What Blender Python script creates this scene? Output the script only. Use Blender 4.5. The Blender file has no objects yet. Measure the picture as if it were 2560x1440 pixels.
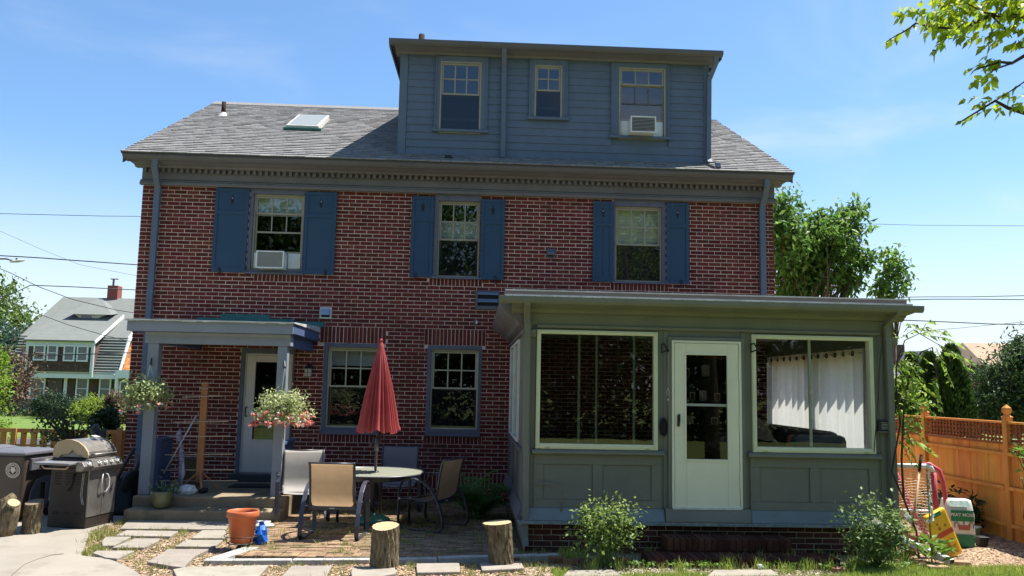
import bpy, math, random
import numpy as np
from mathutils import Vector, Matrix
R = math.radians
rnd = random.Random(7)
sc = bpy.context.scene
COL = sc.collection

# ---------------------------------------------------------------- camera, sky, sun, exposure
EYE = Vector((0, 0, 1.95)); FPX = 2080.0
_p, _w, _r = R(6.75), R(2.6), R(1.15)
_fw = Vector((math.sin(_w)*math.cos(_p), math.cos(_w)*math.cos(_p), math.sin(_p)))
_rt0 = Vector((math.cos(_w), -math.sin(_w), 0)); _up0 = _rt0.cross(_fw)
_rt = math.cos(_r)*_rt0 + math.sin(_r)*_up0
_up = math.cos(_r)*_up0 - math.sin(_r)*_rt0
cd = bpy.data.cameras.new('camera'); cam = bpy.data.objects.new('camera', cd); COL.objects.link(cam)
cd.sensor_width = 36; cd.lens = 36*FPX/2560; cd.clip_start = .05; cd.clip_end = 3000
cam.matrix_world = Matrix(((_rt.x, _up.x, -_fw.x, EYE.x), (_rt.y, _up.y, -_fw.y, EYE.y), (_rt.z, _up.z, -_fw.z, EYE.z), (0, 0, 0, 1)))
sc.camera = cam
sc.view_settings.view_transform = 'Standard'; sc.view_settings.look = 'None'
sc.view_settings.exposure = 1.15; sc.view_settings.gamma = 1; sc.view_settings.use_curve_mapping = False
SUN = Vector((.43, .16, 1)).normalized()
SUN_EL = math.asin(SUN.z); SUN_AZ = math.atan2(SUN.x, SUN.y)
w = bpy.data.worlds.new('World'); sc.world = w; w.use_nodes = True
nt = w.node_tree; nt.nodes.clear(); L = nt.links.new
def N(t, **k):
    n = nt.nodes.new(t)
    for a, b in k.items(): setattr(n, a, b)
    return n
sky = N('ShaderNodeTexSky', sky_type='NISHITA', sun_disc=False, sun_elevation=SUN_EL, sun_rotation=SUN_AZ)
sky.air_density = 1.0; sky.dust_density = .6; sky.ozone_density = 2.0
geo = N('ShaderNodeNewGeometry'); tc = N('ShaderNodeTexCoord')
sep = N('ShaderNodeSeparateXYZ'); L(tc.outputs['Generated'], sep.inputs[0])
# thin streaky cirrus, stretched sideways, thicker towards the horizon
mp = N('ShaderNodeMapping'); mp.inputs['Scale'].default_value = (1.3, 1.3, 4.2); mp.inputs['Rotation'].default_value = (0, R(14), R(25))
L(tc.outputs['Generated'], mp.inputs[0])
nz = N('ShaderNodeTexNoise'); nz.inputs['Scale'].default_value = 1.7; nz.inputs['Detail'].default_value = 6; nz.inputs['Roughness'].default_value = .5; nz.inputs['Distortion'].default_value = .5
L(mp.outputs[0], nz.inputs['Vector'])
r1 = N('ShaderNodeMapRange'); r1.inputs[1].default_value = .50; r1.inputs[2].default_value = .82; r1.inputs[4].default_value = .6
r1.interpolation_type = 'SMOOTHSTEP'
L(nz.outputs[0], r1.inputs[0])
r2 = N('ShaderNodeMapRange'); r2.inputs[1].default_value = .27; r2.inputs[2].default_value = 0.0; r2.inputs[3].default_value = 0; r2.inputs[4].default_value = .85; r2.interpolation_type = 'SMOOTHSTEP'
L(sep.outputs[2], r2.inputs[0])
ad = N('ShaderNodeMath', operation='ADD', use_clamp=True); L(r1.outputs[0], ad.inputs[0]); L(r2.outputs[0], ad.inputs[1])
tint = N('ShaderNodeMix', data_type='RGBA', blend_type='MULTIPLY'); tint.inputs[0].default_value = 1
L(sky.outputs[0], tint.inputs[6]); tint.inputs[7].default_value = (.74, .92, 1.04, 1)
mx = N('ShaderNodeMix', data_type='RGBA'); L(ad.outputs[0], mx.inputs[0]); L(tint.outputs[2], mx.inputs[6])
mx.inputs[7].default_value = (4.7, 5.0, 5.3, 1)
bg = N('ShaderNodeBackground'); bg.inputs[1].default_value = .092
L(mx.outputs[2], bg.inputs[0]); wo = N('ShaderNodeOutputWorld'); L(bg.outputs[0], wo.inputs[0])
sd = bpy.data.lights.new('sun', 'SUN'); sd.energy = 5.0; sd.angle = R(.53); sd.color = (1, .95, .86)
so = bpy.data.objects.new('sun', sd); COL.objects.link(so); so.rotation_euler = (-SUN).to_track_quat('-Z', 'Y').to_euler(); so.location = (0, 0, 30)
sc.cycles.max_bounces = 7; sc.cycles.diffuse_bounces = 3; sc.cycles.transparent_max_bounces = 12
sc.cycles.caustics_reflective = False; sc.cycles.caustics_refractive = False
sc.cycles.use_denoising = True; sc.cycles.sample_clamp_indirect = 6

# ---------------------------------------------------------------- surveying: where a sight line of the photograph meets a plane
def _ray(x, y): return _rt*((x-1280)/FPX) - _up*((y-720)/FPX) + _fw
def at(x, y, Y):
    d = _ray(x, y); t = Y/d.y
    return Vector((d.x*t, Y, EYE.z+d.z*t))
def gd(x, y, Z=0.0):
    d = _ray(x, y); t = (Z-EYE.z)/d.z
    return Vector((d.x*t, d.y*t, Z))

# ---------------------------------------------------------------- mesh builder
class MB:
    def __init__(s): s.v = []; s.f = []; s.mi = []; s.m = 0
    def add(s, vs, fs):
        b = len(s.v); s.v += [tuple(q) for q in vs]
        for f in fs: s.f.append(tuple(b+i for i in f)); s.mi.append(s.m)
        return s
    def box(s, x0, x1, y0, y1, z0, z1, T=None):
        vs = [Vector(q) for q in ((x0,y0,z0),(x1,y0,z0),(x1,y1,z0),(x0,y1,z0),(x0,y0,z1),(x1,y0,z1),(x1,y1,z1),(x0,y1,z1))]
        if T: vs = [T @ q for q in vs]
        return s.add(vs, ((0,3,2,1),(4,5,6,7),(0,1,5,4),(1,2,6,5),(2,3,7,6),(3,0,4,7)))
    def prism(s, poly, a, b, axis='x', T=None):
        """poly = 2-D outline, extruded from a to b along axis. x: (y,z)  y: (x,z)  z: (x,y)"""
        def P(q, t): return Vector({'x': (t, q[0], q[1]), 'y': (q[0], t, q[1]), 'z': (q[0], q[1], t)}[axis])
        n = len(poly); vs = [P(q, a) for q in poly]+[P(q, b) for q in poly]
        if T: vs = [T @ q for q in vs]
        fs = [tuple(range(n-1, -1, -1)), tuple(range(n, 2*n))]+[(i, (i+1) % n, n+(i+1) % n, n+i) for i in range(n)]
        return s.add(vs, fs)
    def tube(s, pts, r, n=8, cap=True, flat=None):
        pts = [Vector(p) for p in pts]; m = len(pts)
        rs = r if isinstance(r, (list, tuple)) else [r]*m
        up = Vector((0, 0, 1)); vs = []
        prev = None
        for i, p in enumerate(pts):
            d = (pts[min(i+1, m-1)]-pts[max(i-1, 0)])
            if d.length < 1e-9: d = Vector((0, 0, 1))
            d.normalize()
            if prev is None:
                a = d.cross(up) if abs(d.z) < .95 else d.cross(Vector((1, 0, 0)))
            else: a = prev-d*prev.dot(d)
            a.normalize(); prev = a; b = d.cross(a)
            for k in range(n):
                t = 2*math.pi*k/n
                fa = (1, 1) if flat is None else flat
                vs.append(p+(a*math.cos(t)*fa[0]+b*math.sin(t)*fa[1])*rs[i])
        fs = [(i*n+k, i*n+(k+1) % n, (i+1)*n+(k+1) % n, (i+1)*n+k) for i in range(m-1) for k in range(n)]
        if cap: fs += [tuple(range(n-1, -1, -1)), tuple((m-1)*n+k for k in range(n))]
        return s.add(vs, fs)
    def bar(s, pts, w, t, side):
        """flat bar along pts: width w along `side`, thickness t across it"""
        pts = [Vector(p) for p in pts]; side = Vector(side).normalized(); vs = []; m = len(pts)
        for i, p in enumerate(pts):
            d = (pts[min(i+1, m-1)]-pts[max(i-1, 0)]).normalized(); nn = d.cross(side).normalized()
            for a, b in ((-1,-1),(1,-1),(1,1),(-1,1)): vs.append(p+side*a*w/2+nn*b*t/2)
        fs = [(i*4+k, i*4+(k+1) % 4, (i+1)*4+(k+1) % 4, (i+1)*4+k) for i in range(m-1) for k in range(4)]
        return s.add(vs, fs+[(3,2,1,0), tuple((m-1)*4+k for k in range(4))])
    def lathe(s, prof, c=(0, 0, 0), n=24, T=None, sx=1, sy=1, cap=True):
        c = Vector(c); vs = []
        for r, z in prof:
            for k in range(n):
                t = 2*math.pi*k/n; q = Vector((r*math.cos(t)*sx, r*math.sin(t)*sy, z))
                if T: q = T @ q
                vs.append(c+q)
        m = len(prof)
        fs = [(i*n+k, i*n+(k+1) % n, (i+1)*n+(k+1) % n, (i+1)*n+k) for i in range(m-1) for k in range(n)]
        if prof[0] == prof[-1] or not cap: return s.add(vs, fs)
        if prof[0][0] > 0: fs.append(tuple(range(n-1, -1, -1)))
        if prof[-1][0] > 0: fs.append(tuple((m-1)*n+k for k in range(n)))
        return s.add(vs, fs)
    def mesh(s, name, mat, smooth=False):
        me = bpy.data.meshes.new(name); me.from_pydata(s.v, [], s.f)
        for x in (mat if isinstance(mat, (list, tuple)) else [mat]): me.materials.append(x)
        if any(s.mi): me.polygons.foreach_set('material_index', s.mi)
        if smooth: me.polygons.foreach_set('use_smooth', [True]*len(me.polygons))
        me.update(); return me
    def build(s, name, mat, parent=None, smooth=False, bevel=0, ang=None, **tags):
        return link(name, s.mesh(name, mat, smooth or bool(ang)), parent, bevel, ang=ang, **tags)
INV = {}
def link(name, me, parent=None, bevel=0, ang=None, **tags):
    o = bpy.data.objects.new(name, me); COL.objects.link(o)
    if parent:
        o.parent = parent
        if parent.name in INV: o.matrix_parent_inverse = INV[parent.name]
    if bevel:
        b = o.modifiers.new('bevel', 'BEVEL'); b.width = bevel; b.segments = 2; b.limit_method = 'ANGLE'; b.angle_limit = R(40)
    tag(o, **tags); return o
def tag(o, label=None, cat=None, group=None, kind=None):
    if label: o['label'] = label
    if cat: o['category'] = cat
    if group: o['group'] = group
    if kind: o['kind'] = kind
    return o
def thing(name, label, cat, loc=(0, 0, 0), group=None, kind=None, world=True):
    """Empty at the thing's base; its parts are then built in world coordinates (world=True) or about the origin (world=False)"""
    o = bpy.data.objects.new(name, None); COL.objects.link(o); o.empty_display_size = .2
    tag(o, label, cat, group, kind)
    if world: o.location = loc; INV[o.name] = Matrix.Translation(-Vector(loc))
    return o
def copy_tree(o, parent=None):
    c = o.copy(); COL.objects.link(c)
    if parent: c.parent = parent
    for ch in [x for x in o.children]: copy_tree(ch, c)
    return c
def cuts(x0, x1, z0, z1, holes):
    """cells of a rectangle left over by rectangular holes"""
    xs = sorted({x0, x1, *[min(max(h[i], x0), x1) for h in holes for i in (0, 1)]})
    zs = sorted({z0, z1, *[min(max(h[i], z0), z1) for h in holes for i in (2, 3)]})
    out = []
    for a, b in zip(xs, xs[1:]):
        run = None
        for c, d in zip(zs, zs[1:]):
            m = ((a+b)/2, (c+d)/2); hit = any(h[0] < m[0] < h[1] and h[2] < m[1] < h[3] for h in holes)
            if hit:
                if run: out.append((a, b, *run)); run = None
            else: run = (run[0], d) if run else (c, d)
        if run: out.append((a, b, *run))
    return out

# ---------------------------------------------------------------- materials
def M(name, col, rough=.65, metal=0, col2=None, vs=3, var=1.0, bump=0, bs=40, rv=0, trans=0, spec=.4, det=4, stretch=None, col3=None, vs3=.6):
    m = bpy.data.materials.new(name); m.use_nodes = True; t = m.node_tree; n = t.nodes; n.clear(); K = t.links.new
    out = n.new('ShaderNodeOutputMaterial'); b = n.new('ShaderNodeBsdfPrincipled')
    b.inputs['Roughness'].default_value = rough; b.inputs['Metallic'].default_value = metal
    b.inputs['Specular IOR Level'].default_value = spec
    g = n.new('ShaderNodeNewGeometry'); pos = g.outputs['Position']
    if stretch:
        mp = n.new('ShaderNodeMapping'); mp.inputs['Scale'].default_value = stretch; K(pos, mp.inputs[0]); pos = mp.outputs[0]
    c = n.new('ShaderNodeRGB'); c.outputs[0].default_value = (*col, 1); cur = c.outputs[0]
    if col2:
        z = n.new('ShaderNodeTexNoise'); z.inputs['Scale'].default_value = vs; z.inputs['Detail'].default_value = det; z.inputs['Roughness'].default_value = .6; K(pos, z.inputs['Vector'])
        r = n.new('ShaderNodeMapRange'); r.inputs[1].default_value = .35; r.inputs[2].default_value = .68; r.inputs[4].default_value = var; K(z.outputs[0], r.inputs[0])
        x = n.new('ShaderNodeMix'); x.data_type = 'RGBA'; K(r.outputs[0], x.inputs[0]); K(cur, x.inputs[6]); x.inputs[7].default_value = (*col2, 1); cur = x.outputs[2]
    if col3:
        z = n.new('ShaderNodeTexNoise'); z.inputs['Scale'].default_value = vs3; z.inputs['Detail'].default_value = 6; z.inputs['Roughness'].default_value = .65; K(g.outputs['Position'], z.inputs['Vector'])
        r = n.new('ShaderNodeMapRange'); r.inputs[1].default_value = .52; r.inputs[2].default_value = .72; K(z.outputs[0], r.inputs[0])
        x = n.new('ShaderNodeMix'); x.data_type = 'RGBA'; K(r.outputs[0], x.inputs[0]); K(cur, x.inputs[6]); x.inputs[7].default_value = (*col3, 1); cur = x.outputs[2]
    if rv:
        oi = n.new('ShaderNodeObjectInfo')
        a = n.new('ShaderNodeMath'); a.operation = 'ADD'; K(g.outputs['Random Per Island'], a.inputs[0]); K(oi.outputs['Random'], a.inputs[1])
        fr = n.new('ShaderNodeMath'); fr.operation = 'FRACT'; K(a.outputs[0], fr.inputs[0])
        r = n.new('ShaderNodeMapRange'); r.inputs[3].default_value = 1-rv; r.inputs[4].default_value = 1+rv; K(fr.outputs[0], r.inputs[0])
        h = n.new('ShaderNodeHueSaturation'); K(r.outputs[0], h.inputs['Value']); K(cur, h.inputs['Color'])
        r2 = n.new('ShaderNodeMapRange'); r2.inputs[3].default_value = .488; r2.inputs[4].default_value = .512
        f2 = n.new('ShaderNodeMath'); f2.operation = 'MULTIPLY'; f2.inputs[1].default_value = 7.31; K(a.outputs[0], f2.inputs[0])
        f3 = n.new('ShaderNodeMath'); f3.operation = 'FRACT'; K(f2.outputs[0], f3.inputs[0]); K(f3.outputs[0], r2.inputs[0]); K(r2.outputs[0], h.inputs['Hue'])
        cur = h.outputs[0]
    K(cur, b.inputs['Base Color']); sh = b.outputs[0]
    if bump:
        z = n.new('ShaderNodeTexNoise'); z.inputs['Scale'].default_value = bs; z.inputs['Detail'].default_value = 5; K(pos, z.inputs['Vector'])
        u = n.new('ShaderNodeBump'); u.inputs['Strength'].default_value = min(1, bump); u.inputs['Distance'].default_value = .02; K(z.outputs[0], u.inputs['Height']); K(u.outputs[0], b.inputs['Normal'])
    if trans:
        tr = n.new('ShaderNodeBsdfTranslucent'); K(cur, tr.inputs[0]); ms = n.new('ShaderNodeMixShader'); ms.inputs[0].default_value = trans
        K(sh, ms.inputs[1]); K(tr.outputs[0], ms.inputs[2]); sh = ms.outputs[0]
    K(sh, out.inputs[0]); return m
def glassm(name, base=.08, tint=(.9, .95, .93), diff=None, dfac=0, rough=.0):
    m = bpy.data.materials.new(name); m.use_nodes = True; t = m.node_tree; n = t.nodes; n.clear(); K = t.links.new
    out = n.new('ShaderNodeOutputMaterial'); tr = n.new('ShaderNodeBsdfTransparent'); tr.inputs[0].default_value = (*tint, 1); sh = tr.outputs[0]
    if diff:
        d = n.new('ShaderNodeBsdfDiffuse'); d.inputs[0].default_value = (*diff, 1); a = n.new('ShaderNodeMixShader'); a.inputs[0].default_value = dfac
        K(sh, a.inputs[1]); K(d.outputs[0], a.inputs[2]); sh = a.outputs[0]
    g = n.new('ShaderNodeBsdfGlossy'); g.inputs['Roughness'].default_value = rough; g.inputs[0].default_value = (.95, .97, 1, 1)
    ge0 = n.new('ShaderNodeNewGeometry'); dt = n.new('ShaderNodeVectorMath'); dt.operation = 'DOT_PRODUCT'; K(ge0.outputs['Incoming'], dt.inputs[0]); K(ge0.outputs['Normal'], dt.inputs[1])
    def mt(op, a, b=None):
        q = n.new('ShaderNodeMath'); q.operation = op
        for i_, v_ in enumerate((a, b)):
            if v_ is None: continue
            if isinstance(v_, (int, float)): q.inputs[i_].default_value = v_
            else: K(v_, q.inputs[i_])
        return q.outputs[0]
    sch = mt('MULTIPLY', mt('POWER', mt('SUBTRACT', 1.0, mt('ABSOLUTE', dt.outputs['Value'])), 5.0), .9)   # Schlick, the same from both sides of the sheet
    ad = n.new('ShaderNodeMath'); ad.operation = 'ADD'; ad.use_clamp = True; ad.inputs[1].default_value = base+.045; K(sch, ad.inputs[0])
    z = n.new('ShaderNodeTexNoise'); z.inputs['Scale'].default_value = 2.2; ge = n.new('ShaderNodeNewGeometry'); K(ge.outputs['Position'], z.inputs['Vector'])
    u = n.new('ShaderNodeBump'); u.inputs['Strength'].default_value = .025; u.inputs['Distance'].default_value = .02; K(z.outputs[0], u.inputs['Height']); K(u.outputs[0], g.inputs['Normal'])
    b = n.new('ShaderNodeMixShader'); K(ad.outputs[0], b.inputs[0]); K(sh, b.inputs[1]); K(g.outputs[0], b.inputs[2]); K(b.outputs[0], out.inputs[0]); return m

BRICK = M('brick_clay', (.145, .034, .026), .85, col2=(.098, .025, .021), vs=26, bump=.5, bs=90, rv=.30, spec=.15)
BRICKD = M('dark_brick_clay', (.085, .034, .024), .85, col2=(.052, .022, .016), vs=26, bump=.5, bs=90, rv=.4, spec=.15)
MORTAR = M('pink_mortar', (.72, .55, .48), .95, col2=(.60, .45, .39), vs=8, bump=.4, bs=120, spec=.1, col3=(.38, .28, .25), vs3=.8)
SIDING = M('slate_blue_paint', (.112, .142, .198), .55, col2=(.098, .125, .175), vs=5, bump=.06, bs=60, spec=.3)
CORN = M('grey_cornice_paint', (.152, .140, .150), .6, col2=(.124, .114, .122), vs=2.2, bump=.08, bs=50, spec=.3)
CORND = M('dark_cornice_paint', (.120, .112, .125), .6, col2=(.10, .095, .108), vs=3, spec=.3)
SHUT = M('navy_shutter_paint', (.027, .060, .115), .6, col2=(.032, .068, .122), vs=4, bump=.05, bs=40, spec=.25)
TRIMB = M('blue_trim_paint', (.120, .130, .180), .6, col2=(.09, .10, .14), vs=5, spec=.3)
SAGE = M('sage_paint', (.176, .176, .146), .62, col2=(.150, .150, .126), vs=2.5, bump=.06, bs=70, spec=.25)
SAGEB = M('bluish_skirt_paint', (.165, .205, .225), .6, col2=(.14, .165, .17), vs=3, bump=.06, bs=40, spec=.25)
CREAM = M('cream_window_paint', (.42, .40, .29), .5, col2=(.35, .34, .25), vs=6)
TANSASH = M('tan_storm_frame', (.31, .275, .20), .45, col2=(.26, .23, .17), vs=6)
VINYL = M('pale_green_vinyl', (.67, .66, .47), .4, col2=(.61, .60, .43), vs=3)
DOORW = M('pale_door_enamel', (.72, .69, .55), .4, col2=(.67, .64, .51), vs=2)
DOORG = M('white_door_paint', (.60, .57, .54), .45, col2=(.55, .52, .49), vs=2)
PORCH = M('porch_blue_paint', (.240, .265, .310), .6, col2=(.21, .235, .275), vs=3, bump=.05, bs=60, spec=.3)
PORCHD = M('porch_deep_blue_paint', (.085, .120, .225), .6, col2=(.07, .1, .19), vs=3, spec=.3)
COPPER = M('green_copper_patina', (.04, .16, .14), .7, col2=(.025, .10, .10), vs=9)
METWHITE = M('weathered_white_metal', (.62, .62, .60), .5, col2=(.42, .40, .36), vs=4)
SHING = M('asphalt_shingle_grey', (.250, .243, .242), .9, col2=(.18, .177, .178), vs=22, bump=.5, bs=160, rv=.17, spec=.2)
CONC = M('old_concrete', (.27, .22, .15), .9, col2=(.19, .15, .10), vs=2.6, bump=.35, bs=60, spec=.15, col3=(.10, .085, .06), vs3=1.5)
DRIVE = M('driveway_concrete', (.285, .255, .215), .92, col2=(.245, .22, .185), vs=1.1, bump=.25, bs=70, spec=.15, col3=(.20, .18, .15), vs3=2.3)
SLAB = M('flagstone_concrete', (.295, .265, .225), .92, col2=(.24, .215, .18), vs=5, bump=.5, bs=110, spec=.15, rv=.07)
SOIL = M('dry_soil', (.20, .15, .10), .95, col2=(.13, .10, .065), vs=7, bump=.7, bs=40, spec=.1, col3=(.10, .11, .04), vs3=1.6)
MULCH = M('wood_chip', (.42, .31, .21), .9, col2=(.26, .17, .11), vs=20, rv=.45, spec=.15)
PAVB = M('patio_brick', (.27, .185, .12), .9, col2=(.17, .115, .07), vs=9, bump=.5, bs=70, rv=.26, spec=.15, col3=(.075, .075, .03), vs3=1.1)
KERB = M('white_kerb_stone', (.42, .42, .40), .8, col2=(.28, .27, .25), vs=8, bump=.3, bs=60)
GRASS = M('lawn_green', (.12, .155, .045), .9, col2=(.16, .18, .06), vs=3, bump=.6, bs=60, spec=.1)
BLADE = M('grass_blade', (.34, .43, .085), .7, rv=.4, trans=.35, spec=.25)
GLASS = glassm('window_glass', .0, (.80, .84, .84))
GLASSU = glassm('upper_window_glass', .07, (.86, .90, .90))
GLASSC = glassm('clear_sunroom_glass', .015, (.95, .97, .96))
SCREEN = glassm('insect_screen_glass', .0, (.32, .34, .34), (.020, .021, .022), .35)
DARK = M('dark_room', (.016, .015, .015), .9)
BLIND = M('window_blind', (.62, .64, .56), .8, col2=(.52, .55, .48), vs=3, trans=.3)
BLINDL = M('pale_blind', (.52, .52, .48), .8, trans=.3)
BLACKM = M('black_iron', (.012, .012, .013), .5, spec=.4)
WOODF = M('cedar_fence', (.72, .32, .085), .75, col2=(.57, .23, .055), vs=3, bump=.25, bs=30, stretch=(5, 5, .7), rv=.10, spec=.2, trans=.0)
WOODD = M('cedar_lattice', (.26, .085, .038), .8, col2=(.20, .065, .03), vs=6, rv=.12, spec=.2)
WOODP = M('picket_cedar', (.52, .24, .08), .8, col2=(.42, .18, .055), vs=4, rv=.14, bump=.2, bs=30, spec=.2)
WOODS = M('stand_pine', (.42, .185, .075), .7, col2=(.32, .13, .05), vs=4, stretch=(4, 4, .6))
DOWEL = M('pale_dowel', (.50, .38, .27), .7)
BARK = M('tree_bark', (.15, .115, .07), .95, col2=(.06, .045, .03), vs=14, bump=1, bs=26, stretch=(3, 3, .55), spec=.1)
LOGBARK = M('log_bark', (.25, .20, .125), .95, col2=(.06, .045, .028), vs=16, bump=1, bs=30, stretch=(2.5, 2.5, .5), spec=.1, det=6)
CUTW = M('fresh_cut_wood', (.46, .35, .20), .8, col2=(.36, .26, .14), vs=10, bump=.2, bs=40)
TERRA = M('terracotta_plastic', (.52, .135, .045), .45, col2=(.45, .115, .04), vs=6, spec=.4)
FRAME = M('graphite_powdercoat', (.055, .058, .075), .38, spec=.6, metal=.3)
SLINGT = M('tan_sling_fabric', (.36, .255, .155), .75, col2=(.33, .23, .14), vs=8, trans=.5, spec=.2, bump=.1, bs=300)
SLINGW = M('silver_sling_fabric', (.42, .40, .37), .5, col2=(.38, .36, .33), vs=8, trans=.35, spec=.3, bump=.1, bs=300)
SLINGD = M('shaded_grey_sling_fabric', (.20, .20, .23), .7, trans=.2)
TABG = glassm('pebbled_table_glass', .04, (.80, .86, .78), (.62, .64, .50), .72, .12)
CANVAS = M('red_canvas', (.52, .115, .12), .75, col2=(.44, .09, .095), vs=5, trans=.38, spec=.15, bump=.1, bs=80)
TEAL = M('green_plastic', (.02, .13, .12), .3, spec=.5)
STEEL = M('worn_stainless', (.27, .255, .24), .45, metal=.7, col2=(.17, .16, .15), vs=7, bump=.08, bs=50)
TANEN = M('tan_enamel', (.44, .32, .18), .5, col2=(.36, .26, .14), vs=4)
CAB = M('black_brown_enamel', (.030, .022, .018), .55, col2=(.02, .015, .012), vs=6)
BINP = M('brown_bin_plastic', (.085, .062, .048), .5, col2=(.06, .045, .036), vs=2)
BINL = M('grey_bin_plastic', (.11, .107, .12), .45)
PRINT = M('white_print', (.62, .56, .48), .7)
RUBBER = M('black_rubber', (.012, .012, .012), .8)
WHITEP = M('white_plastic', (.70, .70, .68), .4, col2=(.60, .60, .58), vs=5)
GRILLP = M('grey_ac_grille', (.26, .26, .26), .5)
BLUEBAG = M('blue_bag_film', (.01, .16, .62), .35, col2=(.01, .10, .45), vs=10, trans=.2)
FLOORM = M('sunroom_floor_wood', (.12, .07, .04), .5)
CEIL = M('sunroom_ceiling', (.35, .34, .30), .8)
CURT = M('sheer_curtain', (.80, .79, .76), .85, trans=.6, spec=.1)
SOFA = M('grey_sofa_cloth', (.085, .08, .075), .9, col2=(.06, .055, .05), vs=5)
def leafm(name, c, c2, tr=.42, rv=.35, vs=1.5): return M(name, c, .5, col2=c2, vs=vs, rv=rv, trans=tr, spec=.35, det=2)
LG = leafm('leaf_mid_green', (.075, .15, .025), (.045, .10, .02))
LD = leafm('leaf_dark_green', (.028, .065, .02), (.018, .042, .015), .3)
LY = leafm('leaf_yellow_green', (.26, .33, .03), (.17, .25, .03), .45)
LB = leafm('leaf_bright_green', (.15, .26, .035), (.10, .19, .03), .45)
LP = leafm('leaf_purple', (.16, .045, .07), (.10, .03, .05), .35)
LBR = leafm('leaf_bronze', (.17, .105, .07), (.11, .075, .05), .3)
LR = leafm('leaf_red', (.35, .04, .05), (.25, .03, .045), .35)
LBL = leafm('leaf_blue_green', (.09, .15, .11), (.06, .11, .08), .25)
LV = leafm('leaf_variegated', (.44, .48, .24), (.28, .36, .13), .4)
FLOWER = leafm('petal_pink', (.72, .20, .18), (.78, .45, .38), .4, .3, 8)
FLOWERW = leafm('petal_white', (.75, .75, .68), (.7, .7, .6), .3, .1, 8)
FLOWERO = leafm('petal_orange', (.75, .22, .03), (.6, .15, .03), .3, .1, 8)
GREENST = M('green_stem', (.09, .13, .04), .7)
TWIG = M('dark_twig', (.055, .038, .028), .9)
ROSEL = leafm('rose_leaf', (.26, .34, .09), (.16, .24, .06), .4)

# ---------------------------------------------------------------- foliage
def leafmesh(name, P, size, mat, seed=0, aspect=.5, up=.35, droop=0, jitter=.4, fold=True, dirs=None):
    """one small folded leaf per point of P"""
    g = np.random.default_rng(seed); P = np.asarray(P, float); n = len(P)
    d = g.normal(size=(n, 3)) if dirs is None else np.asarray(dirs, float)+g.normal(size=(n, 3))*.25
    d[:, 2] -= droop; d /= np.linalg.norm(d, axis=1)[:, None]
    nn = g.normal(size=(n, 3)); nn[:, 2] += up*3; s = np.cross(d, nn); s /= np.linalg.norm(s, axis=1)[:, None]+1e-9
    nn = np.cross(s, d)
    L_ = (size*(1+jitter*g.uniform(-1, 1, n)))[:, None]; W = L_*aspect*.5
    lift = nn*L_*.10 if fold else 0
    v = np.stack([P, P+d*L_*.42+s*W+lift, P+d*L_, P+d*L_*.42-s*W+lift], 1).reshape(-1, 3)
    me = bpy.data.meshes.new(name); me.vertices.add(4*n); me.vertices.foreach_set('co', v.ravel())
    idx = np.arange(n)[:, None]*4+np.array([0, 1, 2, 0, 2, 3])[None]
    me.loops.add(6*n); me.loops.foreach_set('vertex_index', idx.ravel().astype(np.int32))
    me.polygons.add(2*n); me.polygons.foreach_set('loop_start', np.arange(0, 6*n, 3, dtype=np.int32)); me.polygons.foreach_set('loop_total', np.full(2*n, 3, np.int32))
    me.materials.append(mat); me.update(calc_edges=True); me.validate(); return me
def clumps(c, r, nc, per, cr, seed=0, shell=.35, zmin=-9):
    """leaf points: nc clumps through an ellipsoid (mostly near its skin), per leaves each"""
    g = np.random.default_rng(seed); d = g.normal(size=(nc, 3)); d /= np.linalg.norm(d, axis=1)[:, None]
    rad = (shell+(1-shell)*g.random(nc)**.6)[:, None]
    C = np.array(c)+d*rad*np.array(r)*(1+.12*g.normal(size=(nc, 1)))
    k = g.integers(per//2, per*3//2+1, nc)
    P = np.repeat(C, k, axis=0); q = g.normal(size=(len(P), 3))*np.array(cr)*.5*np.repeat(.6+.8*g.random(nc), k)[:, None]
    P = P+q; return P[P[:, 2] > zmin], C
def limbs(mb, base, tips, r0, seed=0, n=6):
    g = random.Random(seed); base = Vector(base)
    for t in tips:
        t = Vector(t); mid = base.lerp(t, .5)+Vector((g.uniform(-.1, .1), g.uniform(-.1, .1), g.uniform(-.05, .12)))*(t-base).length
        mb.tube([base, base.lerp(mid, .5), mid, t], [r0, r0*.75, r0*.5, r0*.15], n)
def plant(name, label, cat, base, blobs, mat, leaf, per=26, cr=.3, trunk_r=.05, fork=.4, seed=1, group=None, aspect=.5, up=.35, droop=0, bark=None, shell=.35, nt=9, crown='crown', trunk='trunk'):
    """trunk + limbs + leaf clumps; blobs = [(centre, radii, clumps)]"""
    base = Vector(base); t = thing(name, label, cat, base, group); mb = MB()
    c0 = Vector(blobs[0][0]); f = base.lerp(c0, fork)
    mb.tube([base, base.lerp(f, .5)+Vector((trunk_r*.5, 0, 0)), f], [trunk_r*1.25, trunk_r, trunk_r*.8], 8)
    allP = []
    for i, (c, r, nc) in enumerate(blobs):
        P, C = clumps(c, r, nc, per, cr, seed*31+i, shell, base.z+.02); allP.append(P)
        st = max(1, len(C)//nt); limbs(mb, f, [tuple(q) for q in C[::st]], trunk_r*.6, seed+i, 5)
    mb.build(trunk, bark or BARK, t, True)
    P = np.concatenate(allP); o = link(crown, leafmesh(crown, P, leaf, mat, seed, aspect, up, droop), t); o['kind'] = 'stuff'
    return t
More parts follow.
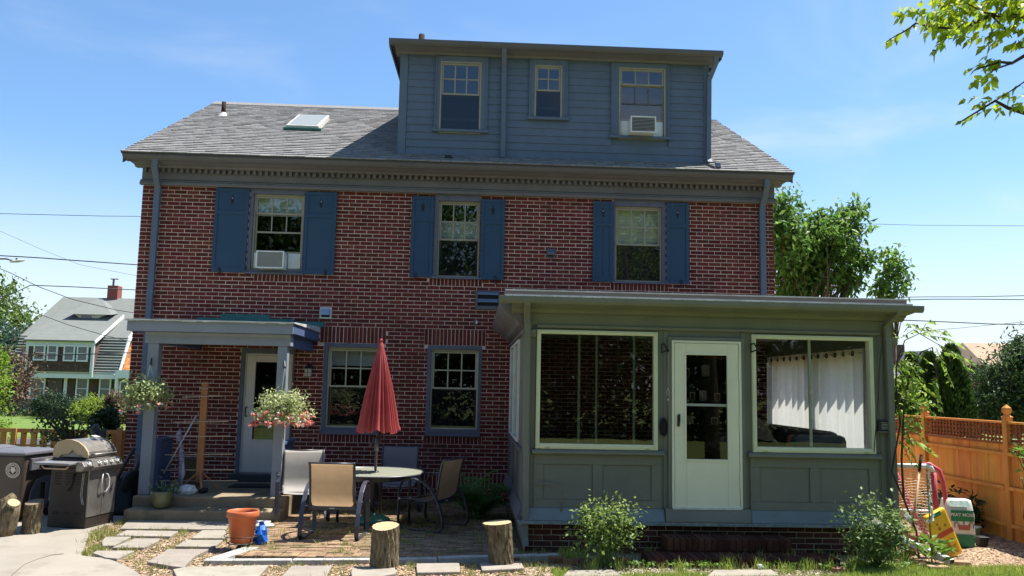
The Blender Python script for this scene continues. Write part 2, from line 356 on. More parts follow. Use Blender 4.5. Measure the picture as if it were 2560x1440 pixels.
# ================================================================ GROUND
def sheet(name, poly, z, mat, kind='structure', parent=None, thick=0, **k):
    mb = MB()
    if thick: mb.prism([(p[0], p[1]) for p in poly], z-thick, z, 'z')
    else: mb.add([(p[0], p[1], z) for p in poly], [tuple(range(len(poly)))])
    return mb.build(name, mat, parent, kind=kind, **k)
def ccw(poly):
    a = sum(p[0]*q[1]-q[0]*p[1] for p, q in zip(poly, poly[1:]+poly[:1]))
    return poly if a > 0 else poly[::-1]
sheet('ground', [(-600, -400), (600, -400), (600, 900), (-600, 900)], -.04, GRASS)
sheet('garden_soil', [(-5.6, 7.2), (7.5, 7.2), (7.5, 14.3), (-5.6, 14.3)], -.03, SOIL)
mulch = sheet('mulch_bed', [(5.35, 9.6), (7.5, 9.6), (7.5, 16), (5.35, 16)], -.02, MULCH)
drv = [gd(*q) for q in ((360, 1446), (340, 1428), (310, 1412), (285, 1402), (262, 1395), (205, 1389), (210, 1370), (217, 1350), (225, 1327), (274, 1312), (300, 1304))]
drv = [(p.x, p.y) for p in drv]+[(-4.85, 14.2), (-11, 14.2), (-11, 5.5), (-3.2, 5.5)]
sheet('driveway', ccw(drv), 0, DRIVE, thick=.07)
# seams in the driveway: a shallow joint filled with grit
mb = MB(); pa = [gd(*q) for q in ((28, 1440), (45, 1425), (60, 1412), (95, 1398), (130, 1388), (158, 1385))]
mb.bar([(p.x, p.y, .003) for p in pa], .018, .004, (0, 1, 0)); mb.build('driveway_joint', SOIL, kind='structure')
# stepping stones
slabs = [[(299,1324),(565,1326),(580,1303),(322,1301)], [(286,1341),(425,1343),(446,1330),(316,1328)], [(256,1368),(285,1367),(328,1345),(263,1345),(254,1357)],
 [(280,1371),(360,1371),(394,1355),(401,1348),(336,1348)], [(231,1386),(263,1397),(292,1400),(336,1380),(241,1380)], [(478,1348),(567,1348),(563,1328),(505,1328)],
 [(438,1368),(535,1369),(558,1352),(464,1352)], [(367,1408),(430,1419),(459,1422),(486,1394),(522,1376),(420,1376)], [(432,1426),(445,1452),(640,1450),(672,1415),(462,1420)],
 [(700,1447),(815,1446),(830,1417),(728,1419)], [(877,1434),(880,1446),(950,1443),(990,1436),(987,1417),(882,1419)], [(1042,1434),(1151,1432),(1148,1410),(1040,1411)],
 [(1205,1429),(1311,1424),(1302,1406),(1199,1409)], [(1765,1446),(1950,1443),(1928,1428),(1785,1429)], [(1405,1446),(1560,1443),(1530,1427),(1420,1429)]]
path = thing('stepping_stone_path', 'path of pale stepping stones set in wood chips and weeds', 'path', (-1.5, 9.2, 0), kind='structure')
for i, s in enumerate(slabs):
    p = [gd(*q) for q in s]; mb = MB(); z = .012+.01*rnd.random()
    mb.prism(ccw([(q.x, q.y) for q in p]), -.05, z, 'z'); mb.build('paving_slab', SLAB, path, bevel=.008)
# patio of bricks on sand, moss in the joints
pat = thing('brick_patio', 'weathered brick patio with moss in its joints edged by white kerb', 'patio', (-1, 12, 0), kind='structure')
PX0, PX1, PY0, PY1 = -2.72, .60, 9.70, 14.36
sheet('sand_bed', [(PX0, PY0), (PX1, PY0), (PX1, PY1), (PX0, PY1)], .004, SOIL, parent=pat, kind='stuff')
pb = []; bl, bw = .205, .10
j = 0; y = PY0
while y < PY1-.03:
    first = (j == 0)
    step = bw if first else bl
    x = PX0+.02 + (0 if first else (bl/2 if j % 2 else 0)) - bl/2
    while x < PX1-.02:
        x0, x1 = max(x+.004, PX0), min(x+step-.004, PX1)
        if x1-x0 > .04: pb.append((x0, x1, y+.004, y+(bl if first else bw)-.004))
        x += step
    y += bl if first else bw; j += 1
def pbox(mb, q):
    tl = rnd.uniform(-.004, .006); a = rnd.uniform(-.02, .02)
    cx, cy = (q[0]+q[1])/2, (q[2]+q[3])/2
    T = Matrix.Translation((cx, cy, 0)) @ Matrix.Rotation(a, 4, 'Z') @ Matrix.Translation((-cx, -cy, 0))
    mb.box(q[0], q[1], q[2], q[3], -.02, .016+tl, T)
pb.sort(key=lambda q: q[2]+.12*abs(q[0]+1.6)); big = pb[:300]
for q in big:
    mb = MB(); pbox(mb, q); mb.build('brick', PAVB, pat, bevel=0)
mb = MB(); [pbox(mb, q) for q in pb[300:]]; mb.build('patio_bricks', PAVB, pat, kind='stuff')
kerb = thing('patio_kerb', 'low white stone kerb along the front edge of the patio', 'kerb', (-1, 9.65, 0))
kp = [gd(508, 1396, .05), gd(730, 1395, .05), gd(925, 1394, .05), gd(1095, 1391, .05), gd(1400, 1384, .05)]
for a, b in zip(kp, kp[1:]):
    d = (b-a); d.z = 0; d.normalize(); n_ = Vector((-d.y, d.x, 0)); a2 = a+d*.006; b2 = b-d*.006
    mb = MB(); mb.prism(ccw([(q.x, q.y) for q in (a2, b2, b2+n_*.10, a2+n_*.10)]), -.05, .034+rnd.uniform(-.006, .006), 'z'); mb.build('kerb_stone', KERB, kerb, bevel=.008)
a, b = gd(512, 1396, .05)+Vector((0, .13, 0)), gd(600, 1362, .05)
mb = MB(); mb.prism(ccw([(q[0], q[1]) for q in ((a.x, a.y), (a.x+.16, a.y), (b.x+.22, b.y), (b.x+.05, b.y))]), -.05, .03, 'z'); mb.build('kerb_stone', KERB, kerb, bevel=.008)
# wood chips, gravel, dead leaves
def chips(name, X0, X1, Y0, Y1, n, mat, s0, s1, seed, z=-.024, avoid=None, kind='stuff', h=.35, lab=None):
    g = np.random.default_rng(seed); P = np.stack([g.uniform(X0, X1, n), g.uniform(Y0, Y1, n)], 1)
    if avoid is not None: P = P[~avoid(P)]
    n = len(P); a = g.uniform(0, 2*np.pi, n); l = g.uniform(s0, s1, n); wd = l*g.uniform(.35, .8, n); t = g.normal(0, .25, (n, 2))
    v = []
    for sx, sy, tz in ((-1, -1, 0), (1, -1, 0), (1, 1, 0), (-1, 1, 0), (0, 0, 1)):
        x = sx*l/2; y = sy*wd/2; px = P[:, 0]+x*np.cos(a)-y*np.sin(a); py = P[:, 1]+x*np.sin(a)+y*np.cos(a)
        pz = z+wd*h*tz*.8+np.abs(t[:, 0]*x+t[:, 1]*y); v.append(np.stack([px, py, pz], 1))
    v = np.stack(v, 1).reshape(-1, 3); idx = (np.arange(n)[:, None]*5+np.array([0,1,4, 1,2,4, 2,3,4, 3,0,4])[None]).ravel().astype(np.int32)
    me = bpy.data.meshes.new(name); me.vertices.add(len(v)); me.vertices.foreach_set('co', v.ravel()); me.loops.add(len(idx)); me.loops.foreach_set('vertex_index', idx)
    me.polygons.add(len(idx)//3); me.polygons.foreach_set('loop_start', np.arange(0, len(idx), 3, dtype=np.int32)); me.polygons.foreach_set('loop_total', np.full(len(idx)//3, 3, np.int32))
    me.materials.append(mat); me.update(calc_edges=True); o = link(name, me); o['kind'] = kind; return o
inpoly = None
def pts_in(poly, P):
    x, y = P[:, 0], P[:, 1]; c = np.zeros(len(P), bool); n = len(poly)
    for i in range(n):
        x1, y1 = poly[i]; x2, y2 = poly[(i+1) % n]
        hit = ((y1 > y) != (y2 > y)) & (x < (x2-x1)*(y-y1)/(y2-y1+1e-12)+x1); c ^= hit
    return c
SP = [[(gd(*q).x, gd(*q).y) for q in s] for s in slabs]
def blocked(P):
    m = pts_in(drv, P) | ((P[:, 0] > PX0-.1) & (P[:, 0] < PX1) & (P[:, 1] > 9.62))
    for s in SP: m |= pts_in(s, P)
    m |= (P[:, 0] > .63) & (P[:, 0] < 5.3) & (P[:, 1] > 10.28)
    m |= (P[:, 0] < -2.6) & (P[:, 1] > 12.0)
    return m
chips('wood_chips', -5.2, 1.4, 8.0, 12.1, 42000, MULCH, .012, .042, 3, avoid=blocked)
chips('gravel', .6, 5.4, 8.2, 10.2, 16000, M('pale_gravel', (.42, .37, .30), .9, rv=.4), .010, .030, 4, avoid=blocked)
chips('wood_chips', 5.3, 7.45, 9.3, 13.5, 22000, MULCH, .015, .05, 5, z=-.018)
def blades(name, pts, h0, h1, mat, seed, width=.006, lean=.35):
    g = np.random.default_rng(seed); P = np.asarray(pts); n = len(P); a = g.uniform(0, 2*np.pi, n); h = g.uniform(h0, h1, n); l = g.uniform(0, lean, n)*h
    dx, dy = np.cos(a), np.sin(a); b = g.uniform(0, 2*np.pi, n); wx, wy = np.cos(b)*width/2, np.sin(b)*width/2
    z0 = P[:, 2]; v = np.stack([np.stack([P[:, 0]-wx, P[:, 1]-wy, z0], 1), np.stack([P[:, 0]+wx, P[:, 1]+wy, z0], 1), np.stack([P[:, 0]+dx*l*.4+wx*.7, P[:, 1]+dy*l*.4+wy*.7, z0+h*.6], 1),
        np.stack([P[:, 0]+dx*l, P[:, 1]+dy*l, z0+h], 1), np.stack([P[:, 0]+dx*l*.4-wx*.7, P[:, 1]+dy*l*.4-wy*.7, z0+h*.6], 1)], 1).reshape(-1, 3)
    idx = (np.arange(n)[:, None]*5+np.array([0,1,2, 0,2,4, 4,2,3])[None]).ravel().astype(np.int32)
    me = bpy.data.meshes.new(name); me.vertices.add(len(v)); me.vertices.foreach_set('co', v.ravel()); me.loops.add(len(idx)); me.loops.foreach_set('vertex_index', idx)
    me.polygons.add(len(idx)//3); me.polygons.foreach_set('loop_start', np.arange(0, len(idx), 3, dtype=np.int32)); me.polygons.foreach_set('loop_total', np.full(len(idx)//3, 3, np.int32))
    me.materials.append(mat); me.update(calc_edges=True); o = link(name, me); o['kind'] = 'stuff'; return o
g_ = np.random.default_rng(11)
def tufts(n, X0, X1, Y0, Y1, per, sp, seed, test=None, z=-.02, free=False):
    g = np.random.default_rng(seed); C = np.stack([g.uniform(X0, X1, n), g.uniform(Y0, Y1, n)], 1)
    if not free: C = C[~blocked(C)]
    if test is not None: C = C[test(C)]
    C = np.repeat(C, per, axis=0)+g.normal(0, sp, (len(C)*per, 2)); return np.column_stack([C, np.full(len(C), z)])
WEED = M('weed_green', (.28, .33, .08), .7, rv=.4, trans=.35, col2=(.30, .27, .10), vs=3)
blades('weeds', np.concatenate([tufts(760, -5.1, 1.5, 8.0, 12, 15, .035, 12), tufts(120, -5.0, -3.9, 9.6, 12, 30, .04, 14), tufts(260, .5, 5.5, 8.2, 10.15, 22, .05, 15)]), .02, .085, WEED, 1, .007, .8)
blades('patio_weeds', tufts(260, -2.7, .6, 9.85, 14.2, 13, .03, 17, z=.012, free=True), .015, .07, WEED, 2, .008, 1)
# lawn at lower right: a wavy front lawn reaching to the border bed
def lawn_edge(C): return C[:, 1] < 9.12+.10*np.sin(C[:, 0]*3.1)+.12*np.sin(C[:, 0]*1.3+1)+np.where(C[:, 0] > 4.3, .45, 0)
LX = np.linspace(1.0, 7.6, 34); edge = [(x, 9.10+.10*math.sin(x*3.1)+.12*math.sin(x*1.3+1)+(.45 if x > 4.3 else 0)) for x in LX]
sheet('lawn', ccw([(1.0, 7.2)]+[(x, y) for x, y in edge]+[(7.6, 7.2)]), -.022, GRASS)
gl = np.random.default_rng(5); Pn = np.stack([gl.uniform(.9, 7.4, 90000), gl.uniform(8.0, 9.9, 90000)], 1); Pn = Pn[lawn_edge(Pn)]
for s in SP: Pn = Pn[~pts_in(s, Pn)]
blades('grass', np.column_stack([Pn, np.full(len(Pn), -.022)]), .025, .075, BLADE, 3, .007, .6)
blades('grass', tufts(60, .9, 5.5, 9.2, 10.2, 26, .035, 19), .05, .17, BLADE, 4, .008, .6)

# ================================================================ THE BRICK HOUSE
F = 14.4; HX0, HX1 = -5.78, 5.31; BT = 5.285
house = thing('brick_house', 'red brick house with navy shutters, grey dentil cornice and blue dormer', 'house', (0, 18, 0))
wins = {  # X0 X1 Z0 Z1 openings (outer casing)
 'UL': (-3.935, -2.985, 3.79, BT), 'UM': (-.735, .075, 3.80, BT), 'UR': (2.43, 3.36, 3.80, BT),
 'LL': (-2.545, -1.555, 1.09, 2.63), 'LR': (-.775, .155, 1.09, 2.63), 'door': (-3.93, -3.03, .42, 2.50)}
holes = [v for v in wins.values()]
mb = MB()
for a, b, c, d in cuts(HX0+.01, HX1-.01, -.1, 5.45, holes): mb.box(a, b, F+.008, F+.16, c, d)
mb.box(HX0+.01, HX0+.2, F+.161, 22.7, -.1, 5.45); mb.box(HX1-.2, HX1-.01, F+.161, 22.7, -.1, 5.45); mb.box(HX0+.01, HX1-.01, 22.701, 22.9, -.1, 5.45)
for X in (HX0+.01, HX1-.19): mb.prism([(F+.2, 5.451), (22.8, 5.451), (18.6, 7.95)], X, X+.18, 'x')
mb.build('wall', MORTAR, house)
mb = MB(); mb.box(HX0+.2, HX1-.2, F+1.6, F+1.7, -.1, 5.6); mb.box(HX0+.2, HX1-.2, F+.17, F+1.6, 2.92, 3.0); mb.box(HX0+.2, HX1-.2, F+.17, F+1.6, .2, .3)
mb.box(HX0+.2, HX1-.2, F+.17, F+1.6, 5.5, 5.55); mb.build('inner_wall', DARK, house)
# interior panelling seen inside the sunroom where the old house wall is opened up
soldiers = [(-2.62, -1.50, 2.63, 2.86), (-.84, .215, 2.63, 2.86)]           # upright bricks over the lower windows
rowl = [(-2.58, -1.52, 1.0, 1.09), (-.81, .19, 1.0, 1.09), (-3.80, -2.97, 3.70, 3.79), (-.79, .13, 3.71, 3.80), (2.38, 3.41, 3.71, 3.80)]
band = (-2.68, .60, .235, .46)
cb, cl, cm = .0677, .2155, .0102
snd = lambda z: BT-math.ceil((BT-z)/cb-.02)*cb
snu = lambda z: BT-math.floor((BT-z)/cb+.02)*cb
rowl = [(a, b, snd(c-.012), d) for a, b, c, d in rowl]; soldiers = [(a, b, c, snu(d)) for a, b, c, d in soldiers]; band = (band[0], band[1], snd(band[2]), snu(band[3]))
bricks = []
def clip(x0, x1, z0, z1, hs):
    out = [(x0, x1)]
    for h in hs:
        if z1 > h[2]+.002 and z0 < h[3]-.002:
            nx = []
            for a, b in out:
                if b <= h[0] or a >= h[1]: nx.append((a, b)); continue
                if a < h[0]: nx.append((a, h[0]-.002))
                if b > h[1]: nx.append((h[1]+.002, b))
            out = nx
    return [(a, b) for a, b in out if b-a > .03]
allh = holes+soldiers+rowl+[band]
k = 0; z = BT-cb
while z > -.06:
    x = HX0 - (cl/2 if k % 2 else 0)
    while x < HX1:
        a, b = max(x+cm/2, HX0), min(x+cl-cm/2, HX1)
        if b-a > .03:
            zz0, zz1 = z+cm/2, z+cb-cm/2
            for q in clip(a, b, zz0, zz1, allh): bricks.append((q[0], q[1], zz0, zz1))
        x += cl
    z -= cb; k += 1
for s in soldiers+[band]:
    n = round((s[1]-s[0])/cb); st = (s[1]-s[0])/n
    for i in range(n): bricks.append((s[0]+i*st+cm/2, s[0]+(i+1)*st-cm/2, s[2]+cm/2, s[3]-cm/2))
for s in rowl:
    n = round((s[1]-s[0])/cb); st = (s[1]-s[0])/n
    for i in range(n): bricks.append((s[0]+i*st+cm/2, s[0]+(i+1)*st-cm/2, s[2]+cm/2, s[3]-cm/2))
def bface(mb, q, Y, dep=.006):
    """front of a brick with slightly worn arrises"""
    x0, x1, z0, z1 = q; e = .003; y = Y-dep+rnd.uniform(-.002, .002); j = lambda: rnd.uniform(-.0016, .0016)
    x0 += j(); x1 += j(); z0 += j(); z1 += j()
    mb.add([(x0, Y+.01, z0), (x1, Y+.01, z0), (x1, Y+.01, z1), (x0, Y+.01, z1), (x0, y+e, z0), (x1, y+e, z0), (x1, y+e, z1), (x0, y+e, z1),
            (x0+e, y, z0+e), (x1-e, y, z0+e), (x1-e, y, z1-e), (x0+e, y, z1-e)],
           [(8,9,10,11), (4,5,9,8), (5,6,10,9), (6,7,11,10), (7,4,8,11), (0,1,5,4), (1,2,6,5), (2,3,7,6), (3,0,4,7)])
def bigkey(q):
    cx, cz = (q[0]+q[1])/2, (q[2]+q[3])/2
    hid = (cx > .5 and cz < 3.3) or (cx < -2.6 and cz < 3.1) or q[1]-q[0] < .19 or cz < .5
    return (hid, (cx+.6)**2+F*F+(cz-2.2)**2)
bricks.sort(key=bigkey)
for q in bricks[:300]:
    mb = MB(); bface(mb, q, F+.009); mb.build('brick', BRICK, house)
mb = MB(); [bface(mb, q, F+.009) for q in bricks[300:]]; mb.build('bricks', BRICK, house, kind='stuff')
# side wall bricks round the left corner are out of sight; a plain quoin return keeps the corner toothed
mb = MB()
for i in range(78):
    z0 = BT-cb*(i+1)+cm/2; mb.box(HX0-.002, HX0+.012, F+.009, F+(.21 if i % 2 else .10), z0, z0+cb-cm)
mb.build('corner_bricks', BRICK, house, kind='stuff')

# cornice
mb = MB()
mb.prism([(F-.001, 5.285), (F-.075, 5.285), (F-.085, 5.30), (F-.085, 5.335), (F-.06, 5.345), (F-.06, 5.375), (F-.03, 5.385), (F-.001, 5.385)], HX0-.03, HX1+.03); mb.build('frieze_moulding', CORN, house)
mb = MB(); mb.prism([(F-.002, 5.387), (F-.045, 5.387), (F-.045, 5.61), (F-.002, 5.61)], HX0-.01, HX1+.01); mb.build('frieze_board', CORN, house)
mb = MB(); x = HX0+.03; dm = MB(); dm.box(0, .052, F-.115, F-.046, 5.505, 5.575); dme = dm.mesh('dentil', CORN)
while x < HX1-.05:
    o = link('dentil', dme, house); o.location = (x, 0, 0); o.matrix_parent_inverse = INV[house.name]; x += .1035
mb.prism([(F-.046, 5.577), (F-.15, 5.577), (F-.17, 5.60), (F-.30, 5.625), (F-.33, 5.64), (F-.33, 5.655), (F-.046, 5.655)], HX0-.10, HX1+.10); mb.build('bed_moulding', CORN, house)
mb = MB(); mb.prism([(F-.331, 5.632), (F-.385, 5.64), (F-.42, 5.665), (F-.45, 5.70), (F-.45, 5.745), (F-.43, 5.745), (F-.331, 5.735)], -5.985, 5.515); mb.build('gutter', CORND, house)
mb = MB(); mb.prism([(F-.331, 5.657), (F-.331, 5.725), (F+.2, 5.90), (F+.2, 5.657)], -5.96, 5.49); mb.build('soffit', CORN, house)
mb = MB()
for s, X in ((-1, -5.97), (1, 5.50)):
    mb.prism([(F-.40, 5.70), (18.6, 8.11), (18.6, 7.98), (F-.40, 5.58)], X, X+.02*s+(.0 if s > 0 else 0), 'x')
    a, b = (X, X+.20) if s < 0 else (X-.20, X); mb.prism([(F-.32, 5.659), (18.6, 8.02), (18.6, 7.99), (F-.32, 5.62)], min(a, b)+.021, max(a, b)-.001, 'x')
mb.build('rake_board', CORND, house)
# roof
sl = Vector((0, 18.6-13.93, 8.22-5.745)); SLn = sl.length; sl.normalize(); un = Vector((0, -sl.z, sl.y))
RX0, RX1 = -6.0, 5.53
mb = MB(); e0 = Vector((0, 13.93, 5.745))
def rp(x, u, h=0): q = e0+sl*u+un*h; return Vector((x, q.y, q.z))
mb.add([rp(RX0, 0), rp(RX1, 0), rp(RX1, SLn), rp(RX0, SLn), rp(RX0, 0, -.03), rp(RX1, 0, -.03), rp(RX1, SLn, -.03), rp(RX0, SLn, -.03)], [(0,1,2,3), (4,7,6,5), (0,4,5,1), (1,5,6,2), (3,7,4,0)])
rb = Vector((0, 23.3, 5.70)); mb.add([(RX0, 18.6, 8.22), (RX1, 18.6, 8.22), (RX1, rb.y, rb.z), (RX0, rb.y, rb.z)], [(0, 1, 2, 3)])
mb.build('roof_deck', M('roof_felt', (.05, .05, .055), .9), house)
sh = []; ex = .142; nrow = int(SLn/ex)
for r_ in range(nrow+1):
    u0 = r_*ex; x = RX0-rnd.uniform(0, .3)
    while x < RX1:
        wd = rnd.choice((.15, .17, .19, .21)); x0, x1 = max(x, RX0-.004), min(x+wd-.005, RX1+.004)
        if x1-x0 > .03: sh.append((x0, x1, u0))
        x += wd
DX0, DX1, DY = -1.42, 4.14, 14.34
def vis(q):
    P = rp((q[0]+q[1])/2, q[2]); return not (DX0 < P.x < DX1 and P.y > DY)
sh = [q for q in sh if vis(q)]
def shing(mb, q):
    x0, x1, u = q; l = min(u+ex+.03, SLn+.02); h = .016+rnd.uniform(0, .008); j = rnd.uniform(-.006, .006); g2 = -.012 if u == 0 else 0
    a = [rp(x0, u+j+g2, .004), rp(x1, u+j+g2, .004), rp(x1, u+j+g2, h), rp(x0, u+j+g2, h), rp(x0, l, .003), rp(x1, l, .003)]
    mb.add(a, [(0,1,2,3), (3,2,5,4), (0,3,4), (1,5,2)])
sh.sort(key=lambda q: (q[2]*.6+abs((q[0]+q[1])/2-.5)*.12) if q[1]-q[0] > .1 else 99)
for q in sh[:300]:
    mb = MB(); shing(mb, q); mb.build('shingle', SHING, house)
mb = MB(); [shing(mb, q) for q in sh[300:]]; mb.build('roof_shingles', SHING, house, kind='stuff')
mb = MB(); mb.prism([(18.35, 8.115), (18.6, 8.255), (18.85, 8.115), (18.85, 8.095), (18.35, 8.095)], RX0, DX0+.0); mb.build('ridge_cap', SHING, house)
# skylight
P0, P1, P2, P3 = (-3.72, 2.42), (-3.08, 2.42), (-3.10, 3.98), (-3.90, 3.98)
u0 = (15.98-13.93)/sl.y; u1 = (17.05-13.93)/sl.y
sk = MB(); sk.add([rp(-3.75, u0, .0), rp(-3.12, u0, .0), rp(-3.12, u1, .0), rp(-3.75, u1, .0), rp(-3.75, u0, .11), rp(-3.12, u0, .11), rp(-3.12, u1, .11), rp(-3.75, u1, .11)], [(0,1,5,4), (1,2,6,5), (2,3,7,6), (3,0,4,7), (4,5,6,7)])
sko = sk.build('skylight', METWHITE, house, bevel=.01)
sk = MB(); sk.add([rp(-3.80, u0-.04, .02), rp(-3.07, u0-.04, .02), rp(-3.07, u0-.001, .02), rp(-3.80, u0-.001, .02), rp(-3.80, u0-.04, .07), rp(-3.07, u0-.04, .07), rp(-3.07, u0-.001, .07), rp(-3.80, u0-.001, .07)], [(0,1,5,4), (4,5,6,7), (1,2,6,5), (3,0,4,7), (2,3,7,6)])
sk.build('skylight_flashing', COPPER, sko)
sk = MB(); sk.add([rp(-3.71, u0+.05, .114), rp(-3.16, u0+.05, .114), rp(-3.16, u1-.05, .114), rp(-3.71, u1-.05, .114)], [(0, 1, 2, 3)])
sk.build('skylight_pane', M('frosted_skylight', (.27, .28, .25), .25, spec=.6), sko)
PIPEM = M('dark_brown_pipe', (.035, .025, .02), .85, spec=.1)
def pipe(x, y, z0, z1, r, nm='vent_pipe', mat=PIPEM):
    mb = MB(); mb.lathe([(r, z0), (r, z1), (r*.8, z1+.001), (r*.8, z1-.05)], (x, y, 0), 14); return mb.build(nm, mat, house, True)
vp = pipe(-5.37, 17.23, 7.40, 7.78, .045)
mb = MB(); mb.lathe([(.13, 7.44), (.05, 7.55)], (-5.37, 17.23, 0), 14); mb.build('pipe_flashing', METWHITE, vp)
pipe(-1.10, 14.9, 7.9, 8.42, .055)
mb = MB(); mb.box(-.57, -.45, 14.10, 14.24, 5.80, 5.92); mb.build('roof_vent', BLACKM, house, bevel=.01)

# ---- windows
def dhwin(X0, X1, Z0, Z1, Y, meet, cols, rows, frame, parent=house, case=None, blind=None, up_glass=GLASSU, lo_glass=GLASS, screen=True, upside=None, name='window', sill=True, st=.04, toprail=.05):
    """double-hung window: frame, two sashes, muntins, each pane"""
    mb = MB(); t = st*.7
    for a, b, c, d in cuts(X0, X1, Z0, Z1, [(X0+t, X1-t, Z0+t, Z1-t)]): mb.box(a, b, Y, Y+.10, c, d)
    w_ = mb.build(name, frame, parent, bevel=.003)
    x0, x1, z0, z1 = X0+t, X1-t, Z0+t, Z1-t; s = st*.75
    mb = MB()
    for a, b, c, d in cuts(x0+.002, x1-.002, meet-.012, z1-.002, [(x0+s, x1-s, meet+s*.6, z1-s*1.1)]): mb.box(a, b, Y+.02, Y+.05, c, d)
    mb.build('upper_sash', frame, w_)
    gx0, gx1, gz0, gz1 = x0+s, x1-s, meet+s*.6, z1-s*1.1; m = .011
    cw, rh = (gx1-gx0)/cols, (gz1-gz0)/rows; mb = MB()
    for i in range(1, cols): mb.box(gx0+i*cw-m, gx0+i*cw+m, Y+.024, Y+.046, gz0, gz1)
    for j in range(1, rows): mb.box(gx0, gx1, Y+.026, Y+.044, gz0+j*rh-m, gz0+j*rh+m)
    mb.build('muntins', frame, w_)
    for i in range(cols):
        for j in range(rows):
            mb = MB(); T = Matrix.Translation((gx0+(i+.5)*cw, Y+.035, gz0+(j+.5)*rh)) @ Matrix.Rotation(R(rnd.uniform(-.35, .35)), 4, 'Z') @ Matrix.Rotation(R(rnd.uniform(-.35, .35)), 4, 'X')
            a, c = cw/2-.001, rh/2-.001; mb.add([T @ Vector(q) for q in ((-a, 0, -c), (a, 0, -c), (a, 0, c), (-a, 0, c))], [(0, 1, 2, 3)]); mb.build('window_pane', up_glass, w_)
    lz0, lz1 = z0, meet-.014
    if upside: lz0, lz1 = upside
    mb = MB()
    for a, b, c, d in cuts(x0+.004, x1-.004, lz0, lz1, [(x0+s, x1-s, lz0+s*1.3, lz1-s*.8)]): mb.box(a, b, Y+.052, Y+.08, c, d)
    mb.build('lower_sash', frame, w_)
    mb = MB(); mb.add([(x0+s, Y+.066, lz0+s*1.3), (x1-s, Y+.066, lz0+s*1.3), (x1-s, Y+.066, lz1-s*.8), (x0+s, Y+.066, lz1-s*.8)], [(0, 1, 2, 3)]); mb.build('window_pane', lo_glass, w_)
    if screen:
        mb = MB(); mb.add([(x0+.002, Y+.03, z0), (x1-.002, Y+.03, z0), (x1-.002, Y+.03, meet-.014), (x0+.002, Y+.03, meet-.014)], [(0, 1, 2, 3)]); mb.build('insect_screen', SCREEN, w_)
    if blind:
        zt, zb, bm = blind; mb = MB()
        n = max(2, int((zt-zb)/.06))
        for i in range(n): a = zb+(zt-zb)*i/n; b = zb+(zt-zb)*(i+1)/n; mb.add([(x0, Y+.13, a), (x1, Y+.13, a), (x1, Y+.142, b), (x0, Y+.142, b)], [(0, 1, 2, 3)])
        mb.build('window_blind', bm, w_)
    return w_
def casing(x0, x1, z0, z1, hole, Y0, Y1, mat, name='window_casing', parent=house):
    mb = MB()
    for a, b, c, d in cuts(x0, x1, z0, z1, [hole]): mb.box(a, b, Y0, Y1, c, d)
    return mb.build(name, mat, parent, bevel=.003)
def sill(x0, x1, z0, z1, Y0, Y1, mat, parent=house):
    mb = MB(); mb.prism([(Y0, z0), (Y0, z1-.012), (Y1, z1), (Y1, z0)], x0, x1); return mb.build('window_sill', mat, parent, bevel=.003)
FY = F+.03
# upper left, with window air conditioner below a raised sash
o = wins['UL']; inn = (-3.875, -3.0, 3.865, 5.20); casing(o[0], o[1], o[2], o[3]-.001, inn, F-.002, F+.14, TRIMB)
dhwin(*inn, FY+.02, 4.86, 3, 1, TANSASH, blind=(5.17, 4.84, BLIND), upside=(4.165, 4.88), screen=False)
mb = MB(); z_ = 4.80
for i in (1, 2): X = -3.82+i*.255; mb.box(X-.01, X+.01, FY+.056, FY+.062, 4.55, 4.84)
mb.box(-3.83, -3.045, FY+.056, FY+.066, 4.52, 4.55); mb.build('muntins', TANSASH, house)
for a_, b_ in ((-3.84, -3.725), (-3.25, -3.04)): mb = MB(); mb.box(a_, b_, FY+.05, FY+.06, 3.90, 4.17); mb.build('side_curtain_panel', WHITEP, house)
FINM = M('shaded_white_fin', (.30, .30, .30), .5)
def aircon(x0, x1, z0, z1, Y0, Y1, label, grille, fins):
    t = thing('air_conditioner', label, 'air conditioner', ((x0+x1)/2, Y1, z0))
    mb = MB(); f = .022
    mb.box(x0+.008, x1-.008, Y0+.02, Y1, z0+.006, z1-.006); mb.build('housing', WHITEP, t, bevel=.008)
    mb = MB()
    for a, b, c, d in cuts(x0, x1, z0, z1, [(x0+f, x1-f, z0+f, z1-f)]): mb.box(a, b, Y0, Y0+.019, c, d)
    mb.build('front_frame', WHITEP, t, bevel=.004)
    mb = MB(); mb.box(x0+f, x1-f, Y0+.012, Y0+.018, z0+f, z1-f); mb.build('grille_backing', grille, t)
    n = fins
    for i in range(n):
        zz = z0+f+(z1-z0-2*f)*(i+.5)/n; mb = MB(); mb.box(x0+f, x1-f, Y0+.003, Y0+.0115, zz-.004, zz+.004); mb.build('grille_fin', FINM if fins < 12 else GRILLP, t)
aircon(-3.725, -3.255, 3.865, 4.165, F-.22, F+.12, 'white window air conditioner with plain grey grille under the upper left brick wall window', GRILLP, 14)
